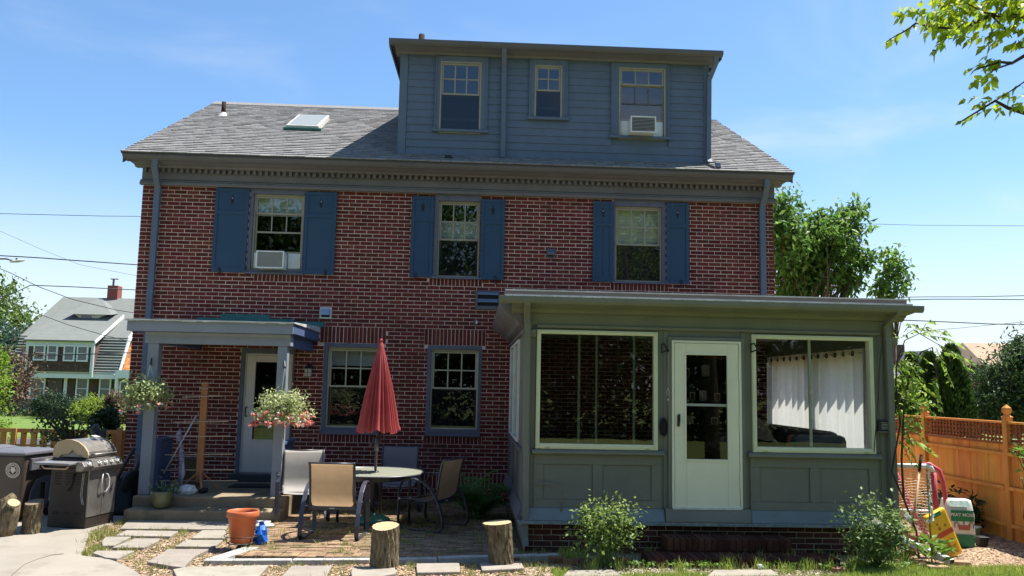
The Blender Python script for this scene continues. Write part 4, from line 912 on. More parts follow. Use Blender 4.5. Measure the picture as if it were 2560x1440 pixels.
for z0 in (.75, 1.45, 2.1): mb = MB(); mb.box(D[1]-.047, D[1]-.03, S-.052, S-.0455, z0, z0+.22); mb.build('hinge', DOORW, sun)
# side windows: left pair seen edge on, right pair behind the curtain
for Y0, Y1, z0, z1 in LW:
    mb = MB()
    for a, b, c, d in cuts(Y0, Y1, z0, z1, [(Y0+.04, Y1-.04, z0+.05, z1-.04)]): mb.box(SX0-.01, SX0+.05, a, b, c, d)
    w_ = mb.build('side_window', WHITEP, sun, bevel=.004); mb = MB(); mb.box(SX0+.02, SX0+.024, Y0+.04, Y1-.04, z0+.05, z1-.04); mb.build('window_pane', GLASS, w_)
for Y0, Y1, z0, z1 in RW:
    mb = MB()
    for a, b, c, d in cuts(Y0, Y1, z0, z1, [(Y0+.05, Y1-.05, z0+.05, z1-.05)]): mb.box(SX1-.05, SX1+.01, a, b, c, d)
    w_ = mb.build('side_window', VINYL, sun, bevel=.004); mb = MB(); mb.add([(SX1-.03, Y0+.05, z0+.05), (SX1-.03, Y1-.05, z0+.05), (SX1-.03, Y1-.05, z1-.05), (SX1-.03, Y0+.05, z1-.05)], [(0, 1, 2, 3)]); mb.build('window_pane', GLASSC, w_)
mb = MB(); mb.box(SX0-.02, SX0+.0195, S+.3, F-.02, 1.14, 1.18); mb.box(SX0-.02, SX0+.0195, S+.021, F-.02, 2.62, 2.66); mb.build('side_trim', CORN, sun, bevel=.003)
for y in (11.4, 12.6, 13.9): mb = MB(); mb.box(SX0-.005, SX0+.0195, y, y+.1, .50, 1.139); mb.build('side_stile', CORN, sun)
# foundation: brick piers' face with mortar behind
mb = MB(); mb.box(SX0+.05, SX1-.03, S+.012, S+.2, -.2, .314); mb.box(SX0+.05, SX0+.2, S+.2, F-.1, -.2, .314); mb.box(SX1-.2, SX1-.03, S+.2, F-.1, -.2, .314); mb.build('foundation', M('foundation_mortar', (.46, .37, .28), .95, col2=(.30, .24, .18), vs=4, bump=.4, bs=90), sun)
fb = []; z = .312-.0677; k = 0
while z > -.15:
    x = SX0+.05-(.108 if k % 2 else 0)
    while x < SX1-.03:
        a, b = max(x+.005, SX0+.05), min(x+.2155-.005, SX1-.03)
        if b-a > .03: fb.append((a, b, z+.005, z+.0677-.005))
        x += .2155
    z -= .0677; k += 1
for q in fb: mb = MB(); bface(mb, q, S+.012, .007); mb.build('brick', BRICKD, sun)
# interior
mb = MB(); mb.box(SX0+.15, SX1-.15, S+.15, F-.02, .48, .52); mb.build('floor_boards', FLOORM, sun)
mb = MB(); mb.box(SX0+.15, SX1-.15, S+.15, F-.02, 2.80, 2.84); mb.build('ceiling', CEIL, sun)
spout([(.645, S-.33, 3.0), (.645, S-.30, 2.93), (.66, S-.045, 2.80), (.67, S-.045, 2.7), (.67, S-.045, 1.25), (.68, S-.05, 1.18), (.68, S-.05, .16), (.69, S-.09, .06)], .075, .06, 'downspout', 'sage green downspout at the left front corner of the sunroom', SAGE, (2.58, .42))
spout([(5.24, S-.33, 3.0), (5.24, S-.30, 2.93), (5.21, S-.045, 2.80), (5.22, S-.045, 2.6), (5.25, S-.045, .25), (5.27, S-.06, .13), (5.33, S-.12, .08), (5.50, S-.30, .05), (5.62, S-.55, .01)][:7], .075, .06, 'downspout', 'dark sage downspout at the right front corner of the sunroom', SAGE, (2.2, .5))
t = thing('downspout_extension', 'white downspout extension lying on the soil by the right corner of the sunroom', 'downspout', (5.5, 9.8, 0))
mb = MB(); a, b = Vector((5.28, S-.08, .20)), Vector((5.60, S-.62, .035)); mb.bar([a, b], .085, .065, (1, .5, 0)); mb.build('trough', M('painted_white_tin', (.62, .60, .62), .5), t, bevel=.006)
mb = MB(); e_ = (b-a).normalized(); mb.bar([b+e_*.0005, b+e_*.004], .074, .054, (1, .5, 0)); mb.build('open_end', DARK, t)
# brick steps
bs = thing('brick_steps', 'two low dark brick steps below the sunroom door', 'steps', (2.9, 9.9, 0))
for (x0, x1, y0, y1, z0, z1) in ((2.32, 3.80, 9.88, 10.20, .10, .225), (2.02, 4.22, 9.52, 9.90, -.03, .075)):
    mb = MB(); mb.box(x0+.01, x1-.01, y0+.01, y1+.06, z0-.12, z1-.012); mb.build('step_core', BRICKD, bs)
    n = round((x1-x0)/.074); stp = (x1-x0)/n
    for i in range(n):
        mb = MB(); j = rnd.uniform(-.006, .006); mb.box(x0+i*stp+.004, x0+(i+1)*stp-.004, y0+j, y1+.02, z0-.01, z1+rnd.uniform(-.004, .004)); mb.build('brick', BRICKD, bs, bevel=.006)
# fittings on the sunroom front
def hook(x, z, flip, lab, wall=S-.02, parent=None):
    t = thing('plant_hook', lab, 'hook', (x, wall, z), 'black wrought plant hooks'); mb = MB(); s = -1 if flip else 1
    mb.box(x-.006, x+.006, wall-.01, wall, z-.06, z+.05); mb.tube([(x, wall-.01, z+.045), (x+.02*s, wall-.07, z+.05), (x+.04*s, wall-.13, z-.02), (x+.05*s, wall-.15, z-.045), (x+.05*s, wall-.18, z-.03)], .010, 5); mb.tube([(x, wall-.01, z-.055), (x+.04*s, wall-.13, z-.03)], .009, 5)
    mb.build('bracket', BLACKM, t); return t
hook(2.345, 2.46, False, 'black plant hook between the left sunroom window and the door')
hook(3.47, 2.49, False, 'black plant hook at the top left of the curtained sunroom window', S-.03)
t = thing('oval_plaque', 'oval dark glass plaque on the wall left of the sunroom door', 'plaque', (2.375, S-.02, 1.38))
mb = MB(); RX = Matrix.Rotation(R(90), 4, 'X'); mb.lathe([(.0, .012), (.03, .012), (.045, .006), (.046, 0)], (2.375, S-.002, 1.49), 20, RX, 1, 1); mb.build('disc', M('dark_oval_glass', (.008, .008, .012), .5, spec=.2), t, True); [setattr(v, 'co', Vector((2.375+(v.co.x-2.375)*1.05, v.co.y, 1.49+(v.co.z-1.49)*2.4))) for v in t.children[0].data.vertices]
mb = MB(); mb.lathe([(.047, .0), (.055, .010), (.056, 0)], (2.375, S+.004, 1.49), 20, RX, cap=False); o = mb.build('rim', CORND, t, True); [setattr(v, 'co', Vector((2.375+(v.co.x-2.375)*1.05, v.co.y, 1.49+(v.co.z-1.49)*2.3))) for v in o.data.vertices]
t = thing('wind_chime', 'thin string with a small clear ornament hanging from the black hook left of the door', 'ornament', (2.395, S-.17, 1.9))
mb = MB(); mb.tube([(2.395, S-.17, 2.40), (2.39, S-.17, 1.98)], .0015, 4); mb.build('string', METWHITE, t)
mb = MB(); mb.tube([(2.39, S-.17, 1.97), (2.375, S-.17, 1.93), (2.378, S-.17, 1.88), (2.402, S-.17, 1.88), (2.403, S-.17, 1.93), (2.39, S-.17, 1.97)], .003, 4); mb.tube([(2.39, S-.17, 1.84), (2.39, S-.17, 1.82)], .009, 6); mb.build('ornament', METWHITE, t)
t = thing('wall_vent', 'small dark square vent with white speckles at the right of the curtained window', 'vent', (5.13, S, 1.55))
mb = MB(); mb.box(5.07, 5.20, S-.03, S-.0, 1.49, 1.62); mb.build('vent_body', BLACKM, t)
for i in range(5): mb = MB(); mb.box(5.11, 5.195, S-.036, S-.0305, 1.515+i*.019, 1.519+i*.019); mb.build('fin', METWHITE, t)
mb = MB(); mb.box(5.06, 5.21, S-.05, S-.0, 1.472, 1.488); mb.build('ledge', CORND, t)
t = thing('water_pipe', 'thin painted pipe bent along the sage panel by the left corner of the sunroom', 'pipe', (1.0, S, .5))
mb = MB(); mb.tube([(.84, S-.02, .785), (.86, S-.045, .80), (1.02, S-.045, .79), (1.10, S-.045, .76), (1.12, S-.045, .70), (1.115, S-.03, .42)], .009, 6); mb.build('pipe', SAGE, t, True)
mb = MB(); mb.lathe([(.02, 0), (.02, .02)], (.845, S-.02, .785), 8, RX); mb.build('flange', SAGE, t)
# curtain, sofa, bookcase
cu = thing('curtain', 'white sheer grommet curtain along the right side of the sunroom', 'curtain', (5.05, 12.3, .6))
mb = MB(); n = 220; vs = []
for i in range(n+1):
    y = 10.47+3.65*i/n; ph = y*2*math.pi/.27; a = .045*math.sin(ph)+.012*math.sin(ph*2.3+1)
    vs += [(5.04+a, y, 2.53), (5.04+a*1.1+.01*math.sin(y*3), y+.01*math.sin(ph*.5), 1.6), (5.04+a*1.25, y+.012*math.sin(ph*.7), .60)]
mb.add(vs, [(i*3+j, (i+1)*3+j, (i+1)*3+j+1, i*3+j+1) for i in range(n) for j in range(2)]); mb.build('cloth', CURT, cu, True)
mb = MB(); mb.tube([(5.04, 10.55, 2.47), (5.04, 14.2, 2.47)], .012, 8); mb.build('rod', METWHITE, cu)
RY = Matrix.Rotation(R(90), 4, 'Y')
for i in range(13):
    mb = MB(); mb.lathe([(.022, -.006), (.036, -.006), (.036, .006), (.022, .006), (.022, -.006)], (4.99, 10.75+i*.27, 2.47), 12, RY); mb.build('grommet', BLACKM, cu)
so_ = thing('sofa', 'dark grey sofa with a throw and orange cushion inside the sunroom', 'sofa', (4.6, 12, .52))
mb = MB(); mb.box(4.62, 4.90, 10.95, 13.5, .62, 1.44); mb.build('backrest', SOFA, so_, bevel=.09)
mb = MB(); mb.box(3.95, 4.62, 10.98, 13.5, .62, .95); mb.build('seat', SOFA, so_, bevel=.05)
mb = MB(); mb.box(4.2, 4.91, 10.75, 10.97, .60, 1.40); mb.build('arm', SOFA, so_, bevel=.08); mb = MB(); mb.box(3.95, 4.93, 13.51, 13.72, .60, 1.28); mb.build('arm', SOFA, so_, bevel=.08)
t = thing('cushion', 'orange cushion propped on the grey sofa', 'cushion', (4.35, 11.1, 1.0)); mb = MB(); mb.box(-.2, .2, -.06, .06, 0, .40, Matrix.Translation((4.30, 11.06, .96)) @ Matrix.Rotation(R(25), 4, 'Z') @ Matrix.Rotation(R(18), 4, 'Y')); mb.build('cover', M('orange_cushion', (.35, .11, .05), .9), t, bevel=.05)
t = thing('blanket', 'rumpled brown throw over the sofa arm inside the sunroom', 'blanket', (4.0, 12.4, 1.0)); mb = MB(); vs = []
for i in range(17):
    for j in range(13):
        x = 3.62+1.15*i/16; y = 12.0+1.1*j/12; zz = 1.05+.62*math.exp(-((x-4.15)/.36)**2)*math.exp(-((y-12.5)/.5)**2)+.03*math.sin(x*19)+.02*math.sin(y*17); vs.append((x, y, zz))
mb.add(vs, [(i*13+j, (i+1)*13+j, (i+1)*13+j+1, i*13+j+1) for i in range(16) for j in range(12)]); mb.build('cloth', M('brown_throw', (.13, .105, .085), .95, col2=(.20, .17, .15), vs=4), t, True)
bc = thing('bookcase', 'dark bookcase with small framed pictures behind the sunroom door', 'bookcase', (3.95, 14.2, .52))
mb = MB(); mb.box(3.55, 4.55, F-.06, F-.04, .53, 2.5); mb.box(3.53, 3.55, F-.33, F-.04, .53, 2.5); mb.box(4.55, 4.57, F-.33, F-.04, .53, 2.5); mb.build('carcass', DARK, bc)
for zz in (.9, 1.35, 1.75, 2.15): mb = MB(); mb.box(3.551, 4.549, F-.33, F-.061, zz, zz+.025); mb.build('shelf', DARK, bc)
for i, (x, zz, ww, hh, m_) in enumerate(((3.67, 2.176, .10, .15, METWHITE), (4.0, 2.176, .16, .22, COPPER), (3.77, 1.776, .09, .14, PRINT), (3.95, 1.776, .12, .17, METWHITE), (4.2, 1.776, .10, .13, PRINT), (3.72, 1.376, .13, .14, PRINT), (4.15, 1.376, .12, .12, METWHITE))):
    t = thing('photo_frame', f'small framed picture on the {["top", "top", "second", "second", "second", "third", "third"][i]} shelf, {["left end", "right of centre", "left", "middle", "right", "left end", "right side"][i]}', 'picture', (x, F-.2, zz), 'pictures on the bookcase'); mb = MB(); mb.box(x-ww/2, x+ww/2, F-.22, F-.20, zz, zz+hh); mb.build('frame', m_, t); mb = MB(); mb.box(x-ww/2+.015, x+ww/2-.015, F-.224, F-.2205, zz+.015, zz+hh-.015); mb.build('picture', BLINDL if i % 2 else SOFA, t)

# ================================================================ PATIO FURNITURE
tb = thing('patio_table', 'round glass patio table with graphite frame and a closed umbrella through it', 'table', (0, 0, 0), world=False)
TR = .70
mb = MB(); mb.lathe([(.03, .718), (TR-.012, .718), (TR-.012, .726), (.03, .726), (.03, .718)], n=48); mb.build('glass_top', TABG, tb, False)
mb = MB(); mb.lathe([(TR-.011, .712), (TR+.012, .712), (TR+.018, .722), (TR+.012, .732), (TR-.011, .732), (TR-.011, .712)], n=48); mb.build('rim', FRAME, tb, True)
for a in (-95, -5, 85, 175):
    c, s_ = math.cos(R(a)), math.sin(R(a)); mb = MB(); mb.tube([(c*.50, s_*.50, 0), (c*.50, s_*.50, .66), (c*.47, s_*.47, .705)], .021, 8); mb.build('leg', FRAME, tb, True)
mb = MB(); pts = [(.49*math.cos(t_*math.pi/12), .49*math.sin(t_*math.pi/12), .66) for t_ in range(25)]; mb.bar(pts, .05, .012, (0, 0, 1)); mb.build('apron', FRAME, tb)
mb = MB(); mb.lathe([(.03, .7265), (.06, .7265), (.06, .735), (.024, .742), (.024, .7265)], n=16); mb.build('umbrella_collar', FRAME, tb, True)
tb.location = (-1.33, 11.95, 0)
um = thing('patio_umbrella', 'closed red patio umbrella standing through the glass table', 'umbrella', (-1.33, 11.95, 0))
UC = (-1.33, 11.95)
mb = MB(); mb.tube([(UC[0], UC[1], .06), (UC[0]+.02, UC[1], 1.5), (UC[0]+.03, UC[1], 2.50)], .019, 10); mb.build('pole', M('umbrella_pole_brown', (.05, .04, .035), .45), um, True)
mb = MB(); mb.lathe([(.024, 1.02), (.034, 1.03), (.034, 1.20), (.024, 1.21)], (UC[0]+.014, UC[1], 0), 12); mb.tube([(UC[0]-.02, UC[1]-.02, 1.12), (UC[0]-.08, UC[1]-.05, 1.13), (UC[0]-.085, UC[1]-.05, 1.08)], .007, 6); mb.build('crank', FRAME, um, True)
n = 176; prof = [(2.545, .018), (2.52, .035), (2.47, .05), (2.30, .095), (2.05, .15), (1.80, .20), (1.55, .245), (1.38, .275), (1.31, .295), (1.285, .300)]; vs = []
for z_, r_ in prof:
    for k in range(n):
        th = 2*math.pi*k/n; am = .23*min(1, (2.5-z_)/.6 if z_ < 2.5 else 0); w_ = am*(math.sin(th*21+.8*math.sin(3*th))*.62+.45*math.sin(th*8+1.1))
        rr = r_*.86*(1+w_); zz = z_+(.02*math.sin(th*8+1.1)+.012*math.sin(th*3) if z_ < 1.33 else 0); vs.append((UC[0]+.02+rr*math.cos(th), UC[1]+rr*math.sin(th), zz))
mb = MB(); mb.add(vs, [(i*n+k, i*n+(k+1) % n, (i+1)*n+(k+1) % n, (i+1)*n+k) for i in range(len(prof)-1) for k in range(n)]); mb.build('canopy', CANVAS, um, True)
for k in range(8):
    th = 2*math.pi*(k+.1)/8; mb = MB(); mb.tube([(UC[0]+.02+.2*math.cos(th), UC[1]+.2*math.sin(th), 1.27), (UC[0]+.03+.02*math.cos(th), UC[1]+.02*math.sin(th), 2.45)], .006, 4); mb.build('rib', BLACKM, um)
mb = MB(); mb.lathe([(.02, 2.54), (.026, 2.56), (.018, 2.585), (0, 2.595)], (UC[0]+.02, UC[1], 0), 12); mb.build('finial', CANVAS, um, True)
ub = thing('umbrella_base', 'round green plastic umbrella base under the glass table', 'umbrella base', (UC[0]-.01, 12.0, 0))
mb = MB(); mb.lathe([(.225, .012), (.235, .03), (.235, .075), (.222, .092), (.18, .112), (.10, .128), (.05, .135), (.04, .16), (.026, .165)], (UC[0], UC[1]+.02, 0), 40); mb.build('shell', TEAL, ub, True)
for k in range(8):
    th = 2*math.pi*k/8; mb = MB(); c, s_ = math.cos(th), math.sin(th); mb.tube([(UC[0]+c*.05, UC[1]+.02+s_*.05, .137), (UC[0]+c*.14, UC[1]+.02+s_*.14, .122), (UC[0]+c*.215, UC[1]+.02+s_*.215, .096)], .010, 5); mb.build('rib', TEAL, ub, True)
# sling chairs with looped flat-bar arms
def chair(label, loc, rz, sling, shade):
    t = thing('patio_chair', label, 'chair', (0, 0, 0), 'sling chairs round the patio table', world=False)
    # local: x right, y forward
    prof = [(-.345, .93), (-.335, .94), (-.30, .90), (-.255, .70), (-.235, .55), (-.215, .455), (-.15, .395), (-.05, .375), (.10, .385), (.20, .405), (.245, .40), (.262, .385)]
    hw = .272; nv = 7; vs = []
    for (y, z) in prof:
        for j in range(nv):
            u = -1+2*j/(nv-1); vs.append((u*hw, y-.012*(1-u*u) if z > .45 else y, z-(.016*(1-u*u) if z <= .45 else 0)))
    mb = MB(); m = len(prof); mb.add(vs, [(i*nv+j, i*nv+j+1, (i+1)*nv+j+1, (i+1)*nv+j) for i in range(m-1) for j in range(nv-1)]); mb.build('sling', sling, t, True)
    for s_ in (-1, 1):
        mb = MB(); mb.tube([(s_*(hw+.008), y, z) for y, z in prof], .015, 7, flat=(1, 1.25)); mb.build('side_rail', FRAME, t, True)
        # loop: floor runner, front leg, arm hoop, swept back leg
        L_ = [(-.32, .012), (-.10, .004), (.10, .004), (.25, .012), (.30, .04), (.325, .12), (.32, .30), (.325, .46), (.315, .55), (.28, .62), (.20, .665), (.08, .67), (-.05, .635), (-.16, .56), (-.25, .45), (-.32, .32), (-.365, .18), (-.37, .06), (-.32, .012)]
        mb = MB(); mb.bar([(s_*.352, y, z) for y, z in L_], .055, .015, (1, 0, 0)); mb.build('arm_loop', FRAME, t, bevel=.002)
        for (y, z) in ((.18, .395), (-.19, .39)):
            mb = MB(); mb.tube([(s_*(hw+.005), y, z), (s_*.362, y*1.0+(.13 if y > 0 else -.02), z)], .011, 6); mb.build('bolt_arm', FRAME, t)
        mb = MB(); mb.lathe([(.016, 0), (.014, .006), (0, .008)], (s_*.370, .31, .40), 10, Matrix.Rotation(R(90*s_), 4, 'Y')); mb.build('bolt_cap', METWHITE, t)
    for y, z in ((-.205, .37), (.17, .375)):
        mb = MB(); mb.bar([(-.30, y, z), (.30, y, z)], .045, .014, (0, 0, 1)); mb.build('cross_bar', FRAME, t, bevel=.002)
    mb = MB(); mb.tube([(-hw-.008, -.345, .935), (hw+.008, -.345, .935)], .012, 7); mb.build('top_bar', FRAME, t, True)
    mb = MB(); mb.box(-.03, .03, -.222, -.2135, .365, .375); mb.build('maker_tag', METWHITE, t)
    t.location = loc; t.rotation_euler = (0, 0, rz); return t
chair('sling chair with its back to the camera, standing in front of the glass table', (-1.70, 11.0, .018), R(-4), SLINGT, 0)
chair('bright silver sling chair facing the camera beside the concrete steps', (-2.38, 12.30, .018), R(192), SLINGW, 0)
chair('sling chair behind the glass table against the brick wall', (-1.12, 13.35, .018), R(180), SLINGD, 0)
chair('sling chair turned sideways at the right of the glass table', (-.50, 11.75, .018), R(62), SLINGT, 0)
def text(s, size, mat, parent, name='lettering', M4=None, align='CENTER', ext=.0015):
    c = bpy.data.curves.new(name, 'FONT'); c.body = s; c.size = size; c.align_x = align; c.align_y = 'CENTER'; c.extrude = ext; c.offset = size*.012
    o = bpy.data.objects.new(name, c); COL.objects.link(o); dg = bpy.context.evaluated_depsgraph_get(); me = bpy.data.meshes.new_from_object(o.evaluated_get(dg)); bpy.data.objects.remove(o); bpy.data.curves.remove(c)
    me.name = name; me.materials.clear(); me.materials.append(mat)
    if M4: me.transform(M4)
    return link(name, me, parent)
UPR = Matrix.Rotation(R(90), 4, 'X')                       # lettering upright, facing -y
def ctext(s, r, a0, a1, size, mat, parent, T, name='lettering', flip=False):
    n = len(s)
    for i, ch_ in enumerate(s):
        if ch_ == ' ': continue
        a = a0+(a1-a0)*i/max(1, n-1); q = R(a); rot = q-math.pi/2 if not flip else q+math.pi/2
        text(ch_, size, mat, parent, name, T @ Matrix.Translation((r*math.cos(q), 0, r*math.sin(q))) @ Matrix.Rotation(-rot, 4, 'Y') @ UPR)
# ================================================================ GRILL
gr = thing('gas_grill', 'stainless gas grill with tan lid end, knobs and double cabinet doors on the driveway', 'grill', (0, 0, 0), world=False)
# local: front faces -y, width along x
W2_, DP = .29, .55
mb = MB(); mb.box(-W2_, W2_, .015, DP, .06, .76); mb.build('cabinet', CAB, gr, bevel=.006)
mb = MB(); mb.box(-W2_-.004, W2_+.004, .0, DP, .0, .13); mb.build('base_skirt', CAB, gr, bevel=.004)
for s_ in (-1, 1):
    mb = MB(); mb.box(min(0, s_*W2_)+.004, max(0, s_*W2_)-.004, -.008, .014, .135, .745); d_ = mb.build('cabinet_door', STEEL, gr, bevel=.004)
    mb = MB(); mb.tube([(s_*.022, -.010, .42), (s_*.05, -.035, .44), (s_*.078, -.045, .50), (s_*.078, -.045, .60), (s_*.05, -.035, .66), (s_*.022, -.01, .68)], .009, 7); mb.build('door_handle', METWHITE, d_, True)
for row in range(5):
    for i in range(3):
        if row < 5: mb = MB(); mb.box(-W2_-.004, -W2_+.002, .08+i*.16, .17+i*.16, .545+row*.035, .557+row*.035); mb.build('vent_slot', DARK, gr)
for i in range(3):
    for row in range(2): mb = MB(); mb.box(-W2_-.004, -W2_+.002, .08+i*.16, .17+i*.16, .16+row*.025, .170+row*.025); mb.build('vent_slot', DARK, gr)
mb = MB(); mb.prism([(-.045, .74), (-.075, .78), (-.03, .875), (.06, .89), (.06, .74)], -W2_-.01, W2_+.02); mb.build('control_panel', STEEL, gr, bevel=.006)
PT = Matrix.Translation((0, -.054, .83)) @ Matrix.Rotation(R(65), 4, 'X')
def knob(x, T0=PT):
    mb = MB(); T = Matrix.Translation((x, 0, 0)) @ T0; mb.lathe([(.026, -.006), (.026, .006), (.018, .012), (0, .013)], (0, 0, 0), 14, T)
    for a in (20, 110): mb.box(-.027, .027, -.006, .006, .010, .026, T @ Matrix.Rotation(R(a), 4, 'Z'))
    mb.build('knob', METWHITE, gr, bevel=.002)
for i in range(4): knob(-.18+i*.125)
mb = MB(); mb.prism([(-.015, .74), (-.065, .80), (-.03, .855), (.06, .862), (.06, .74)], -W2_-.19, -W2_-.012); mb.build('side_burner_panel', STEEL, gr, bevel=.008)
knob(-W2_-.10)
mb = MB(); mb.box(-W2_-.33, -W2_-.006, .061, DP+.02, .825, .855); mb.build('side_shelf', M('grey_shelf_enamel', (.20, .195, .20), .4, col2=(.14, .14, .14), vs=6), gr, bevel=.008)
mb = MB(); mb.tube([(-W2_-.30, .08, .815), (-W2_-.30, .12, .78), (-W2_-.30, .42, .78), (-W2_-.30, .46, .815)], .01, 6); mb.build('towel_bar', TANEN, gr, True)
mb = MB(); mb.box(-W2_+.0, W2_+.01, .061, DP, .765, .885); mb.build('firebox', CAB, gr, bevel=.006)
prof = [(.045, .90), (.03, .93), (.045, .975), (.10, 1.04), (.18, 1.095), (.28, 1.125), (.38, 1.125), (.47, 1.10), (.525, 1.05), (.545, .98), (.545, .90)]
mb = MB(); mb.prism(prof, -W2_+.02, W2_-.0); mb.build('lid', STEEL, gr, bevel=.004)
inner = [(.09, .90), (.12, .93), (.20, .945), (.24, .985), (.26, 1.0), (.28, .985), (.32, .945), (.42, .93), (.46, .90)]
mb = MB(); mb.prism([(y-.006, z) for y, z in prof[:1]]+[(y, z+.004) for y, z in prof[1:-1]]+[prof[-1]]+inner[::-1], -W2_-.004, -W2_+.019); mb.build('lid_end', TANEN, gr)
mb = MB(); mb.prism([(y-.006, z) for y, z in prof[:1]]+[(y, z+.004) for y, z in prof[1:-1]]+[prof[-1]]+inner[::-1], W2_+.001, W2_+.024); mb.build('lid_end', TANEN, gr)
mb = MB(); mb.tube([(-.22, .03, .945), (-.22, -.015, .94), (.23, -.015, .94), (.23, .03, .945)], .011, 7); mb.build('lid_handle', STEEL, gr, True)
mb = MB(); mb.box(-.05, .05, .19, .27, .0, .004, Matrix.Translation((.1, .0, 1.097)) @ Matrix.Rotation(R(14), 4, 'X')); mb.build('peeling_sticker', METWHITE, gr)
for a, b in ((-W2_+.05, .06), (-W2_+.03, .14)): mb = MB(); mb.tube([(-W2_-.012, a+.32, .70), (-W2_-.014, a+.33, .42), (-W2_-.012, a+.30, .30)], .003, 4); mb.build('hanging_chain', METWHITE, gr)
mb = MB(); mb.tube([(-W2_-.015, .20, .70), (-W2_-.02, .23, .56), (-W2_-.02, .28, .47)], .012, 6); mb.build('gas_hose', BLACKM, gr, True)
for x in (-.24, .24):
    for y in (.06, .5): mb = MB(); mb.lathe([(.03, -.012), (.03, .012)], (x, y, .0), 12, RY); mb.build('caster', RUBBER, gr)
gp, gq = gd(223, 1322), gd(276, 1307); ga = math.atan2(gq.y-gp.y, gq.x-gp.x); gc = gp.lerp(gq, .5)
gr.location = (gc.x-.02, gc.y+.02, .008); gr.rotation_euler = (0, 0, ga-R(4))
# ================================================================ WHEELED BIN
bn = thing('wheeled_bin', 'brown wheeled waste bin with a round printed seal beside the grill', 'bin', (0, 0, 0), world=False)
mb = MB(); mb.prism([(-.27, .02), (.27, .02), (.33, .93), (-.33, .93)], -.0, .001, 'y')
def taper(mb, x0, x1, y0, y1, X0, X1, Y0, Y1, z0, z1): mb.add([(x0,y0,z0),(x1,y0,z0),(x1,y1,z0),(x0,y1,z0),(X0,Y0,z1),(X1,Y0,z1),(X1,Y1,z1),(X0,Y1,z1)], ((0,3,2,1),(4,5,6,7),(0,1,5,4),(1,2,6,5),(2,3,7,6),(3,0,4,7)))
mb = MB(); taper(mb, -.26, .26, -.27, .24, -.32, .31, -.33, .33, .05, .92); mb.build('body', BINP, bn, bevel=.03)
mb = MB(); mb.box(-.345, .335, -.355, .355, .915, .955); mb.build('rim', BINL, bn, bevel=.012)
mb = MB(); taper(mb, -.34, .34, -.35, .36, -.24, .22, -.24, .26, .956, .99); mb.build('lid', BINL, bn, bevel=.015)
mb = MB()
for a, b, c, d in cuts(-.22, .25, .70, .87, [(-.06, .16, .715, .76)]): mb.box(.305, .345, a, b, c, d)
mb.build('side_handle', BINL, bn, bevel=.02)
mb = MB(); mb.prism([(-.20, .12), (-.16, .40), (-.06, .56), (.10, .60), (.24, .58), (.22, .12), (.14, .12), (.14, .50), (.04, .50), (.02, .12)], .30, .32, 'x'); mb.build('moulded_leg_panel', BINL, bn, bevel=.01)
for s_ in (-.30, .30): mb = MB(); mb.lathe([(.11, -.02), (.115, 0), (.11, .02)], (s_, .26, .115), 20, RY); w_ = mb.build('wheel', RUBBER, bn); mb = MB(); mb.lathe([(.05, -.023), (.05, .023)], (s_, .26, .115), 12, RY); mb.build('hub', BINL, w_)
ST_ = Matrix.Translation((.15, -.3235, .71)) @ Matrix.Rotation(R(3.95), 4, 'X')
seal = bpy.data.objects.new('printed_seal', None); COL.objects.link(seal); seal.parent = bn
def ring(r0, r1, mat, nm):
    mb = MB(); mb.lathe([(r0, 0), (r1, 0), (r1, .002), (r0, .002), (r0, 0)], (0, 0, 0), 36, ST_ @ UPR); return mb.build(nm, mat, seal)
ring(.100, .108, PRINT, 'seal_ring'); ring(.062, .068, PRINT, 'seal_ring'); ring(.0685, .0995, M('print_tan', (.30, .25, .20), .7), 'seal_band')
ctext('CITY OF', .084, 165, 108, .026, PRINT, seal, ST_ @ Matrix.Translation((0, -.003, 0))); ctext('RECYCLE', .084, 222, 318, .026, PRINT, seal, ST_ @ Matrix.Translation((0, -.003, 0)), flip=True)
mb = MB(); mb.prism([(-.03, .045), (.03, .045), (.035, -.005), (.0, -.05), (-.035, -.005)], -.003, .0, 'y', ST_); mb.box(-.05, -.042, -.003, 0, -.02, .02, ST_); mb.box(.042, .05, -.003, 0, -.02, .02, ST_); mb.build('seal_shield', PRINT, seal)
text('L091153', .052, PRINT, bn, 'bin_number', Matrix.Translation((.3465, .12, .825)) @ Matrix.Rotation(R(90), 4, 'Z') @ UPR)
bn.location = (-6.28, 12.15, .008); bn.scale = (1, 1, .955); bn.rotation_euler = (0, 0, R(-10))
b2 = copy_tree(bn); b2.location = (-7.08, 12.6, .008); b2['label'] = 'second wheeled bin, mostly cut off by the left edge of the photo'
# wheelbarrow tipped up between the grill and the porch
wb = thing('wheelbarrow', 'black wheelbarrow tipped against the wall with its grey-rimmed wheel out', 'wheelbarrow', (-4.95, 12.9, 0))
mb = MB(); mb.lathe([(.105, -.035), (.15, -.045), (.185, -.03), (.195, 0), (.185, .03), (.15, .045), (.105, .035)], (-4.93, 12.75, .42), 26, RY @ Matrix.Rotation(R(35), 4, 'X')); wh = mb.build('tyre', RUBBER, wb, True)
mb = MB(); mb.lathe([(.045, -.03), (.10, -.02), (.104, 0), (.10, .02), (.045, .03)], (-4.93, 12.75, .42), 22, RY @ Matrix.Rotation(R(35), 4, 'X')); mb.build('rim', BINL, wh, True)
mb = MB(); taper(mb, -5.30, -4.85, 12.45, 12.95, -5.42, -4.95, 12.75, 13.7, .02, .50); mb.build('tub', RUBBER, wb, bevel=.05)
for dx in (-.0, .26): mb = MB(); mb.tube([(-5.26+dx, 12.72, .25), (-5.14+dx*.8, 12.78, .62), (-5.0+dx*.6, 12.85, .93)], .028, 7); mb.build('handle', M('wheelbarrow_brown', (.05, .03, .022), .6), wb, True)
